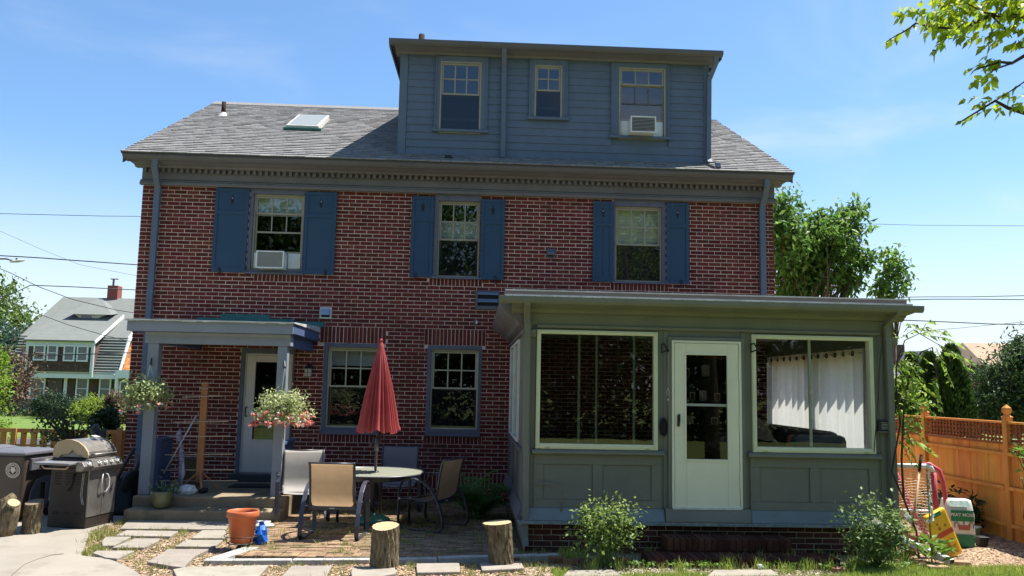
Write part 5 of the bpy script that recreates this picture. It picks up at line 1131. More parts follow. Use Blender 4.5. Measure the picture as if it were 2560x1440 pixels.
mb = MB(); mb.box(-4.98, -4.86, 12.86, 13.0, .70, .86); mb.build('grip_bag', BINL, wb, bevel=.02)
# ================================================================ LOGS
def log(name, label, base, r, h, lean, seed, group='upright cut logs', flare=None, tilt=(.008, .026)):
    g = random.Random(seed); t = thing(name, label, 'log', base, group); n = 96; rows = 22; vs = []; ph = [g.uniform(0, 6.28) for _ in range(6)]
    def rad(th, f):
        rr = r*(1+.05*math.sin(2*th+ph[0])+.04*math.sin(3*th+ph[1])+.05*(1-f)**3)
        rr += .0045*math.sin(15*th+ph[2]+2.4*math.sin(f*6+ph[3]))+.0035*math.sin(27*th+ph[4]+1.6*math.sin(f*11))+g.uniform(-.0022, .0022)
        if flare and f > .82: rr *= 1+flare*max(0, math.cos(th-math.pi))**3*(f-.82)/.18
        return rr
    for i in range(rows+1):
        f = i/rows
        for k in range(n):
            th = 2*math.pi*k/n; rr = rad(th, f); zt = h*f+(tilt[0]*math.cos(th)+tilt[1]*math.sin(th))*f**2
            vs.append((base[0]+lean[0]*f+rr*math.cos(th), base[1]+lean[1]*f+rr*math.sin(th), base[2]+zt))
    mb = MB(); mb.add(vs, [(i*n+k, i*n+(k+1) % n, (i+1)*n+(k+1) % n, (i+1)*n+k) for i in range(rows) for k in range(n)]); mb.build('bark', LOGBARK, t, True)
    mb = MB(); top = vs[-n:]; c = (base[0]+lean[0], base[1]+lean[1]); ins = [(c[0]+(v[0]-c[0])*.985, c[1]+(v[1]-c[1])*.985, v[2]+.002) for v in top]; mid = [(c[0]+(v[0]-c[0])*.5, c[1]+(v[1]-c[1])*.5, base[2]+h+.002+(v[2]-base[2]-h)*.5) for v in top]
    mb.add(ins+mid+[(c[0], c[1], base[2]+h+.002)], [(k, (k+1) % n, n+(k+1) % n, n+k) for k in range(n)]+[(n+k, n+(k+1) % n, 2*n) for k in range(n)]); mb.build('cut_face', CUTW if seed != 5 else M('shaded_weathered_cut_wood', (.20, .15, .10), .9, col2=(.12, .09, .06), vs=9), t, True)  # short log's darker top: the bin's shadow and weathering are put into the colour
    return t
p = gd(956, 1424); log('upright_log', 'upright log standing on a stone in front of the patio table', (p.x, p.y+.13, .012), .137, .415, (-.0, 0), 4)
p = gd(1253, 1416); log('upright_log', 'upright log leaning slightly with a flared top edge, near the sunroom corner', (p.x, p.y+.12, .012), .128, .435, (-.03, 0), 9, flare=.42, tilt=(.012, .008))
p = gd(76, 1336); log('upright_log', 'short shaded upright log between the bin and the grill', (p.x-.05, p.y+.11, .004), .108, .375, (.01, 0), 5)
bl_ = thing('forked_log', 'forked log with a pale sawn branch stub, cut off by the left edge', 'log', (-5.75, 10.95, .0)); 
a = gd(-4, 1343); mb = MB(); mb.tube([(a.x-.02, a.y+.12, -.0), (a.x+.02, a.y+.12, .12), (a.x+.04, a.y+.12, .27), (a.x+.11, a.y+.06, .40)], [.125, .12, .115, .085], 26); 
mb.tube([(a.x+.0, a.y+.14, .26), (a.x-.03, a.y+.15, .40), (a.x+.06, a.y+.16, .47)], [.10, .075, .05], 20); mb.build('bark', LOGBARK, bl_, True)
mb = MB(); d_ = Vector((.07, -.06, .13)).normalized(); c_ = Vector((a.x+.11, a.y+.06, .40))+d_*.002; TT = Matrix.Translation(c_) @ d_.to_track_quat('Z', 'Y').to_matrix().to_4x4(); mb.lathe([(.08, 0), (.05, .003), (0, .003)], (0, 0, 0), 26, TT); mb.build('cut_face', CUTW, bl_, True)
# ================================================================ POTS
pt = thing('plant_pot', 'empty terracotta orange plastic pot in a black wire stand on the patio corner', 'pot', (0, 0, 0), world=False)
mb = MB(); mb.lathe([(0, .035), (.128, .035), (.136, .05), (.175, .33), (.195, .335), (.199, .35), (.199, .40), (.192, .408), (.182, .405), (.178, .37), (.165, .33), (.125, .07), (0, .07)], n=48); mb.build('pot', TERRA, pt, True)
mb = MB(); mb.lathe([(0, .24), (.15, .245)], n=30); mb.build('potting_soil', SOIL, pt)
mb = MB(); mb.tube([(.215*math.cos(t_*math.pi/16), .215*math.sin(t_*math.pi/16), .115) for t_ in range(33)], .005, 5); mb.tube([(.16*math.cos(t_*math.pi/16), .16*math.sin(t_*math.pi/16), .03) for t_ in range(33)], .006, 5); mb.build('wire_ring', BLACKM, pt)
for a in range(4):
    th = R(45+90*a); mb = MB(); mb.tube([(.215*math.cos(th), .215*math.sin(th), .115), (.205*math.cos(th), .205*math.sin(th), .05), (.16*math.cos(th), .16*math.sin(th), .03), (.175*math.cos(th), .175*math.sin(th), 0)], .006, 5); mb.build('wire_leg', BLACKM, pt)
q = gd(600, 1376); pt.location = (q.x-.03, q.y+.16, .03); pt.scale = (.94, .94, .98)
bg_ = thing('plastic_bag', 'crumpled bright blue plastic bag behind the orange pot', 'bag', (q.x+.14, q.y+.30, .02)); g = np.random.default_rng(3)
mb = MB(); pr = [(0, .0), (.10, .0), (.12, .05), (.11, .13), (.08, .20), (.045, .25), (.02, .29), (0, .30)]; mb.lathe([(a*.72, b*.86) for a, b in pr], (q.x+.15, q.y+.33, .018), 26); mb.v = [(x+.016*math.sin(x*70+z*40), y+.016*math.sin(y*60+z*55), max(.016, z+.012*math.sin(x*50))) for x, y, z in mb.v]; mb.build('film', BLUEBAG, bg_)
gpz = at(402, 1262, 12.15)
op = thing('glazed_planter', 'olive green glazed planter with a sprouting plant on the lower step', 'pot', (gpz.x, 12.18, .155))
mb = MB(); mb.lathe([(0, 0), (.085, 0), (.10, .015), (.135, .10), (.150, .18), (.155, .235), (.148, .24), (.140, .225), (.13, .19), (0, .19)], (gpz.x, 12.18, .157), 36); mb.build('pot', M('olive_glaze', (.13, .14, .075), .35, col2=(.10, .11, .055), vs=5), op, True)
mb = MB(); g = random.Random(5)
for i in range(7): a = g.uniform(-.1, .1); mb.tube([(gpz.x+a, 12.18+g.uniform(-.08, .08), .35), (gpz.x+a*1.5, 12.17, .44), (gpz.x+a*2.0, 12.15, .42+g.uniform(.03, .16))], [.008, .007, .003], 5)
mb.build('stem', GREENST, op); P_, _ = clumps((gpz.x+.03, 12.18, .43), (.16, .12, .06), 12, 9, .09, 3); link('leaves', leafmesh('leaves', P_, .06, LBL, 3), op)['kind'] = 'stuff'
pbg = thing('clear_bag', 'crumpled clear plastic bag beside the olive planter on the porch', 'bag', (gpz.x+.22, 12.6, .3)); mb = MB(); mb.lathe([(0, 0), (.12, .0), (.13, .05), (.09, .10), (0, .12)], (gpz.x+.20, 12.62, .302), 18); mb.v = [(x+.02*math.sin(y*60+z*50), y+.02*math.sin(x*70), max(.302, z+.015*math.sin(x*60+y*50))) for x, y, z in mb.v]; mb.build('film', METWHITE, pbg)
# wooden drying stand, closed striped umbrella, cane, paper bag on the porch
ws = thing('drying_stand', 'tall pine stand with pale dowels crossing it on the porch', 'stand', (-4.07, 13.0, .3))
mb = MB(); mb.box(-4.12, -4.02, 12.98, 13.04, .42, 1.93); mb.build('post', WOODS, ws, bevel=.004)
for i, zz in enumerate((1.70, 1.32, 1.10, .83, .60, .44)):
    mb = MB(); w_ = .36+.05*i if i > 0 else .3; mb.tube([(-4.07-w_*1.05, 12.955+.02*i, zz-.01), (-4.07+w_*.95, 12.965, zz+.02)], .0085, 6); mb.build('dowel', DOWEL, ws)
for a in range(4):
    th = R(25+90*a); mb = MB(); mb.bar([(-4.07+.04*math.cos(th), 13.01+.04*math.sin(th), .56), (-4.07+.30*math.cos(th), 13.01+.30*math.sin(th), .315)], .03, .03, (0, 0, 1)); mb.build('foot_brace', WOODS, ws)
mb = MB(); mb.tube([(-4.18, 12.97, 1.935), (-4.16, 12.97, 1.905), (-3.99, 12.97, 1.905), (-3.97, 12.97, 1.935)], .004, 5); mb.tube([(-4.14, 12.96, 1.86), (-4.13, 12.96, 1.83), (-4.02, 12.96, 1.83), (-4.0, 12.96, 1.86)], .004, 5); mb.build('top_hook', METWHITE, ws)
fu = thing('folded_umbrella', 'folded lilac and white striped umbrella hanging from the drying stand', 'umbrella', (-4.38, 12.94, .45))
mb = MB(); mb.tube([(-4.36, 12.93, .42), (-4.33, 12.93, .55), (-4.33, 12.93, .85), (-4.36, 12.93, .99), (-4.40, 12.93, 1.12), (-4.37, 12.93, 1.22)], [.012, .03, .045, .018, .045, .012], 10)
mb.build('canopy', M('lilac_stripe_cloth', (.36, .33, .42), .8, col2=(.10, .08, .16), vs=9, stretch=(1, 1, 2.2)), fu, True); mb = MB(); mb.tube([(-4.31, 12.93, .80), (-4.29, 12.93, .55), (-4.33, 12.93, .36)], [.014, .03, .008], 8); mb.build('loose_fold', M('lilac_cloth', (.40, .37, .46), .8), fu, True)
mb = MB(); mb.tube([(-4.37, 12.93, 1.22), (-4.37, 12.93, 1.30)], .01, 6); mb.build('handle', BLACKM, fu)
cn = thing('walking_cane', 'pale lilac cane leaning diagonally against the drying stand', 'cane', (-4.52, 12.9, .31)); mb = MB(); mb.tube([(-4.56, 12.88, .56), (-4.14, 12.9, 1.42)], .012, 8); mb.build('stick', M('pale_lilac_paint', (.42, .39, .48), .5), cn, True)
pb_ = thing('paper_bag', 'brown paper bag standing behind the drying stand on the porch', 'bag', (-3.82, 13.5, .3)); mb = MB(); taper(mb, -4.44, -4.22, 13.4, 13.6, -4.45, -4.21, 13.42, 13.58, .302, .74); mb.build('bag', M('brown_paper', (.15, .10, .07), .9, col2=(.11, .075, .05), vs=6), pb_, bevel=.01)
sp_ = thing('dark_boots', 'dark shoes scattered at the foot of the drying stand', 'shoes', (-4.1, 12.75, .3)); 
for i, (x, y) in enumerate(((-4.25, 12.72), (-4.08, 12.70), (-3.92, 12.74))): mb = MB(); mb.box(x-.05, x+.05, y-.10, y+.10, .301, .37); mb.build('shoe', RUBBER, sp_, bevel=.03)
sd_ = thing('sandals', 'pale sandal lying by the foot of the silver chair near the steps', 'shoes', (-2.85, 11.9, .02)); mb = MB(); mb.box(-2.95, -2.72, 11.84, 11.94, .016, .045); mb.build('sole', METWHITE, sd_, bevel=.02)
st2 = thing('pale_rock', 'pale flat rock at the patio edge by the steps', 'rock', (-2.78, 11.6, 0)); mb = MB(); mb.lathe([(0, 0), (.13, .0), (.14, .035), (.09, .06), (0, .065)], (-2.74, 11.62, 0), 11, None, 1, .7); mb.build('rock', KERB, st2)
dm_ = thing('door_mat', 'thin dark door mat on the porch floor', 'mat', (-3.3, 13.6, .3)); mb = MB(); mb.box(-3.75, -2.95, 13.4, 13.85, .301, .315); mb.build('mat', RUBBER, dm_)
# ================================================================ HANGING FUCHSIAS on black hooks
def fuchsia(hx, hy, hz, x, y, zp, lab, hl, seed, flowers, full, matl):
    h = hook(hx, hz, False, hl, hy); t = thing('hanging_basket', lab, 'hanging basket', (x, y, zp), 'fuchsia baskets hung from the porch posts')
    mb = MB(); mb.lathe([(0, 0), (.085, 0), (.10, .02), (.13, .13), (.137, .135), (.137, .15), (.125, .15), (.12, .12), (0, .12)], (x, y, zp), 24); mb.build('pot', M('olive_basket_pot_%d' % seed, (.13, .14, .10), .5), t, True)
    for a in (30, 150, 270): th = R(a); mb = MB(); mb.tube([(x+.125*math.cos(th), y+.125*math.sin(th), zp+.145), (hx+.05, hy-.165, hz-.04)], .0022, 4); mb.build('wire', METWHITE, t)
    g = np.random.default_rng(seed); bl = []
    P, C = clumps((x, y, zp+.20), (.30*full, .24*full, .13), int(62*full), 24, .12, seed, .25); P2, C2 = clumps((x, y, zp+.06), (.36*full, .27*full, .13), int(36*full), 20, .11, seed+1, .6)
    PP = np.concatenate([P, P2]); PP = PP[(PP[:, 2] > zp-.10)]; link('foliage', leafmesh('foliage', PP, .048, matl, seed, .55, .5, .5), t)['kind'] = 'stuff'
    mb = MB()
    for i in range(22): a = g.uniform(0, 6.28); rr = g.uniform(.22, .42)*full; mb.tube([(x, y, zp+.13), (x+rr*.6*math.cos(a), y+rr*.5*math.sin(a), zp+.24+g.uniform(-.04, .08)), (x+rr*math.cos(a), y+rr*.75*math.sin(a), zp+.08+g.uniform(-.12, .08))], .003, 4)
    mb.build('stem', GREENST, t)
    for i in range(flowers):
        a = g.uniform(0, 6.28); rr = g.uniform(.62, 1.0)*.41*full; c = Vector((x+rr*math.cos(a), y+rr*.8*math.sin(a), zp+g.uniform(-.13, .08)))
        d = np.array([[math.cos(k*1.257)*.8, math.sin(k*1.257)*.8, -.3] for k in range(5)]+[[math.cos(k*2.1)*.3, math.sin(k*2.1)*.3, -1] for k in range(3)]); o = link('flower', leafmesh('flower', np.repeat([tuple(c)], 8, 0), .040, FLOWER if g.random() < .75 else FLOWERW, i+seed*99, .7, .2, 0, .2, True, d), t)
    return t
hk1, hk2 = at(384, 905, 12.44), at(712, 912, 12.44)
b1, b2_ = at(368, 1005, 12.25), at(703, 1045, 12.25)
fuchsia(hk1.x-.03, 12.44, hk1.z, b1.x, 12.24, b1.z-.02, 'hanging fuchsia basket on the left porch post, mostly pale leaves', 'black hook on the left porch post', 21, 16, .98, LV)
fuchsia(hk2.x-.01, 12.44, hk2.z, b2_.x, 12.24, b2_.z+.03, 'hanging fuchsia basket on the right porch post full of pink flowers', 'black hook on the right porch post', 22, 150, 1.12, LV)

# ================================================================ BORDER PLANTS
def bush(label, c, rx, rz, seed, mat, flowers=0, leaf=.045, base=0, nt=150):
    t = thing('rose_bush', label, 'bush', (c[0], c[1], base)); mb = MB(); g = random.Random(seed)
    P, C = clumps((c[0], c[1], c[2]), (rx, rx*.62, rz), nt, 18, .14, seed, .3, base+.03)
    for q in C[::6]: mb.tube([(c[0]+g.uniform(-.04, .04), c[1], base), (c[0]+(q[0]-c[0])*.4, c[1]+(q[1]-c[1])*.3, base+(q[2]-base)*.6), tuple(q)], [.008, .006, .002], 5)
    mb.build('stems', GREENST, t); link('foliage', leafmesh('foliage', P, leaf, mat, seed, .58, .8, .15), t)['kind'] = 'stuff'
    for i in range(flowers):
        a = g.uniform(0, 6.28); cc = (c[0]+rx*.8*math.cos(a), c[1]-rx*.6, c[2]+rz*g.uniform(-.3, 1)); d = np.array([[math.cos(k*1.0), -.4, math.sin(k*1.0)] for k in range(7)]); link('flower', leafmesh('flower', np.repeat([cc], 7, 0), .05, FLOWERW, i, .8, .2, 0, .1, True, d), t)
    return t
bq = at(1512, 1318, 9.46); bush('rose bush with small bright leaves left of the brick steps', (bq.x, 9.46, bq.z), .33, .31, 31, ROSEL, 0, .047, nt=100)
bq = at(2188, 1325, 9.46); bush('leafy rose bush with white blooms at the right corner of the sunroom', (bq.x, 9.46, bq.z), .35, .38, 33, leafm('rose_leaf_dark', (.20, .28, .08), (.10, .17, .05), .35), 3, .052, nt=100)
# fern
fn = thing('fern', 'large green fern in the shaded corner between patio and sunroom', 'fern', (.12, 12.5, 0)); g = np.random.default_rng(8); pts = []; drs = []; mb = MB()
for i in range(34):
    a = g.uniform(0, 6.28); Lf = g.uniform(.6, 1.0); up_ = g.uniform(.35, 1.0); bx, by = g.normal(0, .07), g.normal(0, .06); prev = None; path_ = []
    for k in range(15):
        s_ = k/14; rr = Lf*s_**1.35*(.42+.42*(1-up_)); zz = Lf*up_*(1.5*s_-.72*s_*s_); path_.append(Vector((.12+bx+rr*math.cos(a), 12.5+by+rr*math.sin(a)*.8, .03+zz)))
    mb.tube(path_[::2], [.005, .004, .003, .003, .002, .002, .001, .001], 4)
    for k in range(2, 15):
        d = (path_[k]-path_[k-1]).normalized(); sd_v = Vector((-math.sin(a), math.cos(a), 0)); ll = .14*math.sin(math.pi*min(1, (15.5-k)/14))
        for s_ in (-1, 1):
            for f in np.linspace(0, 1, 6): q_ = path_[k]+(sd_v*s_+d*.35)*ll*f; pts.append(q_); drs.append((sd_v*s_*.4+d)*1.0); pts.append(q_); drs.append(sd_v*s_*1.0-d*.5)
mb.build('stems', GREENST, fn); link('fronds', leafmesh('fronds', pts, .034, leafm('fern_green', (.17, .33, .09), (.12, .25, .07), .4), 2, .5, 1.2, 0, .2, True, drs), fn)['kind'] = 'stuff'
# edging bricks, ball, small things in the border
for i, (x, y, a, lab) in enumerate(((1390, 1404, 4, 'leftmost'), (1428, 1410, -3, 'second'), (1470, 1411, 2, 'third'), (1519, 1408, -2, 'fourth'), (1563, 1408, 5, 'rightmost'))):
    q = gd(x, y); t = thing('edging_brick', f'broken terracotta edging brick in the row under the rose bush, {lab} from the left', 'brick', (q.x, q.y, -.02), 'loose edging bricks'); mb = MB(); w_ = (.075, .085, .09, .085, .08)[i]
    mb.box(-w_, w_, -.04, .05, -.02, .05, Matrix.Translation((q.x, q.y+.03, 0)) @ Matrix.Rotation(R(a), 4, 'Z') @ Matrix.Rotation(R(a*1.5), 4, 'Y')); mb.build('brick', M('edging_red_%d' % i, ((.20, .09, .05), (.26, .12, .06), (.12, .08, .05), (.42, .13, .075), (.42, .15, .08))[i], .9, col2=(.16, .09, .05), vs=9, bump=.3), t, bevel=.01)
q = gd(1903, 1427); t = thing('ball', 'small grey ball in the grass in front of the brick steps', 'ball', (q.x, q.y, 0)); mb = MB(); mb.lathe([(.038*math.sin(math.pi*i/12), .038*(1-math.cos(math.pi*i/12))) for i in range(13)], (q.x, q.y+.03, -.01), 18); mb.build('shell', M('ball_grey', (.40, .40, .40), .6, col2=(.2, .2, .2), vs=40), t, True)
q = gd(2100, 1425); t = thing('stone', 'reddish stone half buried in the lawn edge by the right rose bush', 'stone', (q.x, q.y, -.02)); mb = MB(); mb.lathe([(0, -.02), (.10, -.02), (.09, .02), (.04, .035), (0, .036)], (q.x, q.y, 0), 9, None, 1, .6); mb.build('stone', M('red_stone', (.25, .13, .08), .9), t)
P_ = tufts(70, 1.4, 5.0, 9.3, 9.55, 10, .03, 41, free=True, z=.02); 
wd_ = thing('clover_plants', 'low yellow-green clover sprouting along the foot of the brick steps', 'plants', (3, 9.4, 0), kind='stuff'); link('foliage', leafmesh('foliage', P_+np.array([0, 0, .02]), .035, LB, 4, .8, 1.5), wd_)['kind'] = 'stuff'
# foxglove clump with flower spike, stone border
fx = gd(2330, 1408); fg = thing('foxglove', 'foxglove with a tall white flower spike and big green leaves at the bed corner', 'plant', (fx.x, fx.y, 0)); g = np.random.default_rng(12)
for i in range(46):
    a = g.uniform(0, 6.28); rr = g.uniform(.02, .16); d = np.array([[math.cos(a)*.8, math.sin(a)*.8, g.uniform(.1, .9)]]); link('leaf', leafmesh('leaf', [(fx.x+rr*math.cos(a), fx.y+rr*math.sin(a), .02+g.uniform(0, .25))], .17, LB, i, .42, 1, 0, .3, True, d), fg)
mb = MB(); mb.tube([(fx.x-.0, fx.y, 0), (fx.x-.01, fx.y, .6), (fx.x-.02, fx.y, 1.12)], [.010, .007, .003], 6); mb.build('stem', GREENST, fg)
for i in range(26):
    zz = .50+i*.022; s_ = .052*(1-i/34); a = g.uniform(-.5, 1.6); link('flower', leafmesh('flower', np.repeat([(fx.x-.01+.012*math.cos(a), fx.y-.01, zz)], 4, 0), s_, FLOWERW, i, .7, .5, .5, .1, True, np.array([[math.cos(a+j*.4), -.5+j*.3, -.6] for j in range(4)])), fg)
for i, (x, y, w_) in enumerate(((2335, 1424, .12), (2392, 1412, .10), (2345, 1398, .08))):
    q = gd(x, y); t = thing('border_stone', f'tan border stone round the foxglove, {["front one", "right hand one", "small one behind"][i]}', 'stone', (q.x, q.y, -.02), 'bed edging stones'); mb = MB(); mb.box(-w_, w_, -.05, .05, -.03, .04, Matrix.Translation((q.x+.06, q.y+.02, 0)) @ Matrix.Rotation(R(-8*i-4), 4, 'Z')); mb.build('stone', M('tan_stone_%d' % i, (.34, .22, .14), .9, bump=.3), t, bevel=.012)
# terracotta planter with yellow flowers behind it
tp = gd(2285, 1388); t = thing('terracotta_planter', 'terracotta pot with yellow-green seedlings at the corner of the sunroom', 'pot', (tp.x, tp.y+.12, 0)); mb = MB(); mb.lathe([(0, 0), (.095, 0), (.125, .20), (.145, .20), (.148, .245), (.13, .245), (.12, .21), (0, .21)], (tp.x, tp.y+.14, 0), 26); mb.build('pot', M('old_terracotta', (.34, .12, .06), .8, col2=(.28, .10, .05), vs=8), t, True)
P_, _ = clumps((tp.x, tp.y+.14, .28), (.12, .12, .06), 14, 12, .06, 5); link('seedlings', leafmesh('seedlings', P_, .035, LY, 5, .6, 1), t)['kind'] = 'stuff'
# ================================================================ HOCKEY GOAL, shovel, bags
hg = thing('hockey_goal', 'red and white tube street hockey goal with a white net leaning by the sunroom corner', 'goal', (6.0, 11.0, 0))
REDT = M('faded_red_tube', (.48, .07, .09), .5, col2=(.40, .05, .07), vs=5); WT = M('white_tube', (.66, .66, .68), .5)
gx0, gx1, gy, gz = 5.52, 6.02, 10.75, 1.03
mb = MB(); mb.tube([(gx0-.15, gy, gz), (gx1-.09, gy, gz), (gx1-.03, gy, gz-.02), (gx1, gy, gz-.08)], .03, 9); mb.build('top_bar', WT, hg, True)
mb = MB(); mb.tube([(gx1, gy, gz-.08), (gx1+.01, gy, .6), (gx1+.02, gy, .03)], .038, 9); mb.build('goal_post', REDT, hg, True)
mb = MB(); mb.tube([(gx1+.02, gy+.35, gz-.02), (gx1+.12, gy+.32, gz-.0), (gx1+.24, gy+.28, gz-.08), (gx1+.27, gy+.26, gz-.22), (gx1+.32, gy+.2, .03)], .030, 9); mb.build('back_post', REDT, hg, True)
mb = MB(); mb.tube([(gx0+.12, gy+.30, gz-.04), (gx0+.22, gy+.25, .72), (gx0+.30, gy+.2, .45), (gx1-.02, gy+.1, .05)], .028, 8); mb.build('brace_bar', REDT, hg, True)
mb = MB(); mb.tube([(gx0-.1, gy+.08, .46), (gx1, gy+.05, .45)], .018, 6); mb.build('white_crossbar', WT, hg, True)
net = MB(); g = random.Random(2)
def npnt(i, j): u, v = i/13, j/26; return Vector((gx0-.12+u*.60+.012*math.sin(j*.9+i), gy-.015+.07*math.sin(u*3.1)*math.sin(v*3.1)+.01*math.sin(i*1.7+j), gz-.05-v*.96+.008*math.sin(i*1.3+j*.7)))
for i in range(14): net.tube([npnt(i, j) for j in range(27)], .0032, 4, False)
for j in range(27): net.tube([npnt(i, j) for i in range(14)], .0032, 4, False)
net.build('net', M('net_cord', (.70, .62, .52), .8), hg)['kind'] = 'stuff'
shv = thing('garden_tool', 'long wooden tool handle with a black grip leaning on the hockey goal', 'tool', (5.55, 10.4, 0)); a, b = at(2278, 1352, 10.45), at(2303, 1137, 10.68); m_ = a.lerp(b, .80)
mb = MB(); mb.tube([a, m_], .016, 10); mb.build('shaft', M('ash_handle', (.50, .34, .20), .6, col2=(.42, .28, .16), vs=5), shv, True); mb = MB(); mb.tube([m_, b], .019, 10); mb.build('grip', RUBBER, shv, True); mb = MB(); mb.box(a.x-.06, a.x+.06, a.y-.005, a.y+.005, 0, a.z+.03); mb.build('blade', STEEL, shv)
# bag of peat moss
pm = thing('peat_moss_bag', 'white and green bag of peat moss standing on the mulch by the cedar fence', 'bag', (0, 0, 0), world=False)
BAGW = M('white_bag_film', (.66, .65, .60), .4, col2=(.58, .57, .52), vs=5, bump=.15, bs=14); BAGG = M('green_bag_print', (.02, .20, .09), .4, col2=(.015, .15, .07), vs=6)
def pillow(mb, w_, d_, h, n=9, T=None, topy=.35):
    pr = []
    for i in range(n+1):
        f = i/n; k = 1-.10*(2*f-1)**4; hh = h*f; dd = d_*(1 if f < .72 else 1-(f-.72)/.28*topy); pr.append((w_*k, dd*k, hh))
    vs = []
    for (a, b, z) in pr:
        for (cx, cy) in ((-1, -1), (-.5, -1.06), (.5, -1.06), (1, -1), (1.04, 0), (1, 1), (0, 1.05), (-1, 1), (-1.04, 0)): vs.append(Vector((a*cx+.006*math.sin(z*31+cy*4), b*cy+.006*math.sin(z*27+cx*5), z)))
    m = 9; mb.add([T @ v for v in vs] if T else vs, [(i*m+k, i*m+(k+1) % m, (i+1)*m+(k+1) % m, (i+1)*m+k) for i in range(n) for k in range(m)]+[tuple(range(m-1, -1, -1)), tuple(n*m+k for k in range(m))])
mb = MB(); pillow(mb, .17, .16, .60, 10); mb.build('bag', BAGW, pm, True, .012)
def panel(x0, x1, z0, z1, y, mat, nm, parent, T=None):
    mb = MB(); mb.prism([(x0, z0), (x1, z0), (x1, z1), (x0, z1)], y-.002, y, 'y', T); return mb.build(nm, mat, parent)
panel(-.155, .155, .01, .165, -.176, BAGG, 'green_base_print', pm); panel(-.12, .155, .335, .475, -.175, BAGG, 'green_title_print', pm)
text('PEAT MOSS', .056, WHITEP, pm, 'lettering', Matrix.Translation((.018, -.180, .415)) @ UPR)
mb = MB(); mb.prism([(-.03, .225), (.10, .225), (.115, .285), (-.045, .285)], -.179, -.176, 'y'); o = mb.build('basket_print', M('bag_red_print', (.36, .10, .07), .6), pm)
mb = MB()
for s_ in (-1, 1): mb.tube([(.035+s_*.055, -.179, .285), (.035+s_*.085, -.179, .325), (.035+s_*.115, -.179, .30), (.035+s_*.11, -.179, .25)], .006, 5)
mb.tube([(.035, -.179, .29), (.03, -.179, .345)], .007, 5); mb.build('handle_print', M('bag_brown_print', (.16, .09, .06), .6), pm)
TS = Matrix.Rotation(R(-90), 4, 'Z'); panel(-.11, .03, .30, .47, -.179, BAGG, 'side_print', pm, TS); text('PEAT', .06, PRINT, pm, 'lettering', TS @ Matrix.Translation((-.04, -.182, .385)) @ Matrix.Rotation(R(-90), 4, 'Y') @ UPR); text('PREMIER', .042, M('dark_green_ink', (.03, .08, .05), .6), pm, 'lettering', TS @ Matrix.Translation((.07, -.180, .37)) @ Matrix.Rotation(R(-90), 4, 'Y') @ UPR)
mb = MB(); mb.add([(-.13, -.155, .515), (.13, -.155, .515), (.11, -.115, .592), (-.11, -.115, .592)], [(0, 1, 2, 3)]); mb.build('green_top_print', M('bag_teal_print', (.20, .42, .36), .5, col2=(.6, .62, .58), vs=22), pm)
q = gd(2412, 1366); pm.location = (q.x, q.y+.16, -.015); pm.rotation_euler = (0, 0, R(-14))
yb = thing('yellow_bag', 'yellow garden soil bag leaning against the red goal post', 'bag', (0, 0, 0), world=False); YB = M('yellow_bag_film', (.78, .46, .02), .4, col2=(.70, .38, .015), vs=6, bump=.2, bs=20)
LT = Matrix.Rotation(R(-24), 4, 'Y'); mb = MB(); mb.box(-.16, .14, -.045, .045, 0, .60, LT @ Matrix.Diagonal((1, 1, 1, 1))); mb.build('bag', YB, yb, bevel=.03)
panel(-.13, .12, .29, .35, -.047, M('yellow_bag_red_print', (.50, .06, .02), .5), 'red_band_print', yb, LT); panel(-.12, .05, .545, .595, -.047, BAGG, 'green_print', yb, LT)
for x, z_, r_ in ((-.05, .40, .022), (.04, .41, .018), (-.02, .20, .03), (.05, .21, .022), (-.06, .46, .015)): mb = MB(); mb.lathe([(0, .002), (r_, .002), (r_, 0)], (0, 0, 0), 12, LT @ Matrix.Translation((x, -.046, z_)) @ UPR); mb.build('fruit_print', M('fp', (.35, .16, .03), .5) if 'fp' not in bpy.data.materials else bpy.data.materials['fp'], yb)
for i in range(5): panel(-.12, .08, .05+i*.022, .058+i*.022, -.047, bpy.data.materials['fp'], 'fine_print', yb, LT)
q = gd(2400, 1394); yb.location = (q.x-.02, q.y+.12, -.015); yb.rotation_euler = (0, 0, R(10))
q = gd(2462, 1366); t = thing('nursery_pot', 'small black plastic nursery pot tipped beside the peat moss bag', 'pot', (q.x, q.y+.07, -.02)); mb = MB(); taper(mb, q.x-.05, q.x+.05, q.y+.02, q.y+.12, q.x-.065, q.x+.07, q.y+.0, q.y+.14, -.01, .115); mb.build('pot', BLACKM, t, bevel=.008)
q = gd(2450, 1352); t = thing('plastic_tub', 'translucent pale green tub behind the small black pot', 'tub', (q.x, q.y+.2, -.02)); mb = MB(); mb.lathe([(0, 0), (.10, 0), (.13, .16), (.135, .16), (.135, .175), (.12, .17), (.09, .01)], (q.x+.01, q.y+.22, -.015), 22); mb.build('tub', M('pale_green_plastic', (.35, .45, .36), .4), t, True)
q = gd(2440, 1345); t = thing('concrete_block', 'grey block with a pale top behind the peat moss bag', 'block', (q.x, q.y+.5, -.02)); mb = MB(); mb.box(q.x-.12, q.x+.16, q.y+.45, q.y+.65, -.02, .28); mb.build('block', M('block_grey', (.26, .22, .18), .9, bump=.3), t, bevel=.006); mb = MB(); mb.box(q.x-.13, q.x+.17, q.y+.44, q.y+.66, .281, .295); mb.build('top_slab', KERB, t)
q = Vector((7.15, 12.1, 0)); P_, _ = clumps((7.12, 12.2, .22), (.30, .55, .22), 46, 16, .16, 77, .3, .0); t = thing('shade_plant', 'dark low hosta clump at the foot of the cedar fence', 'plant', (7.12, 12.2, -.02)); link('foliage', leafmesh('foliage', P_, .12, LD, 7, .55, 1), t)['kind'] = 'stuff'

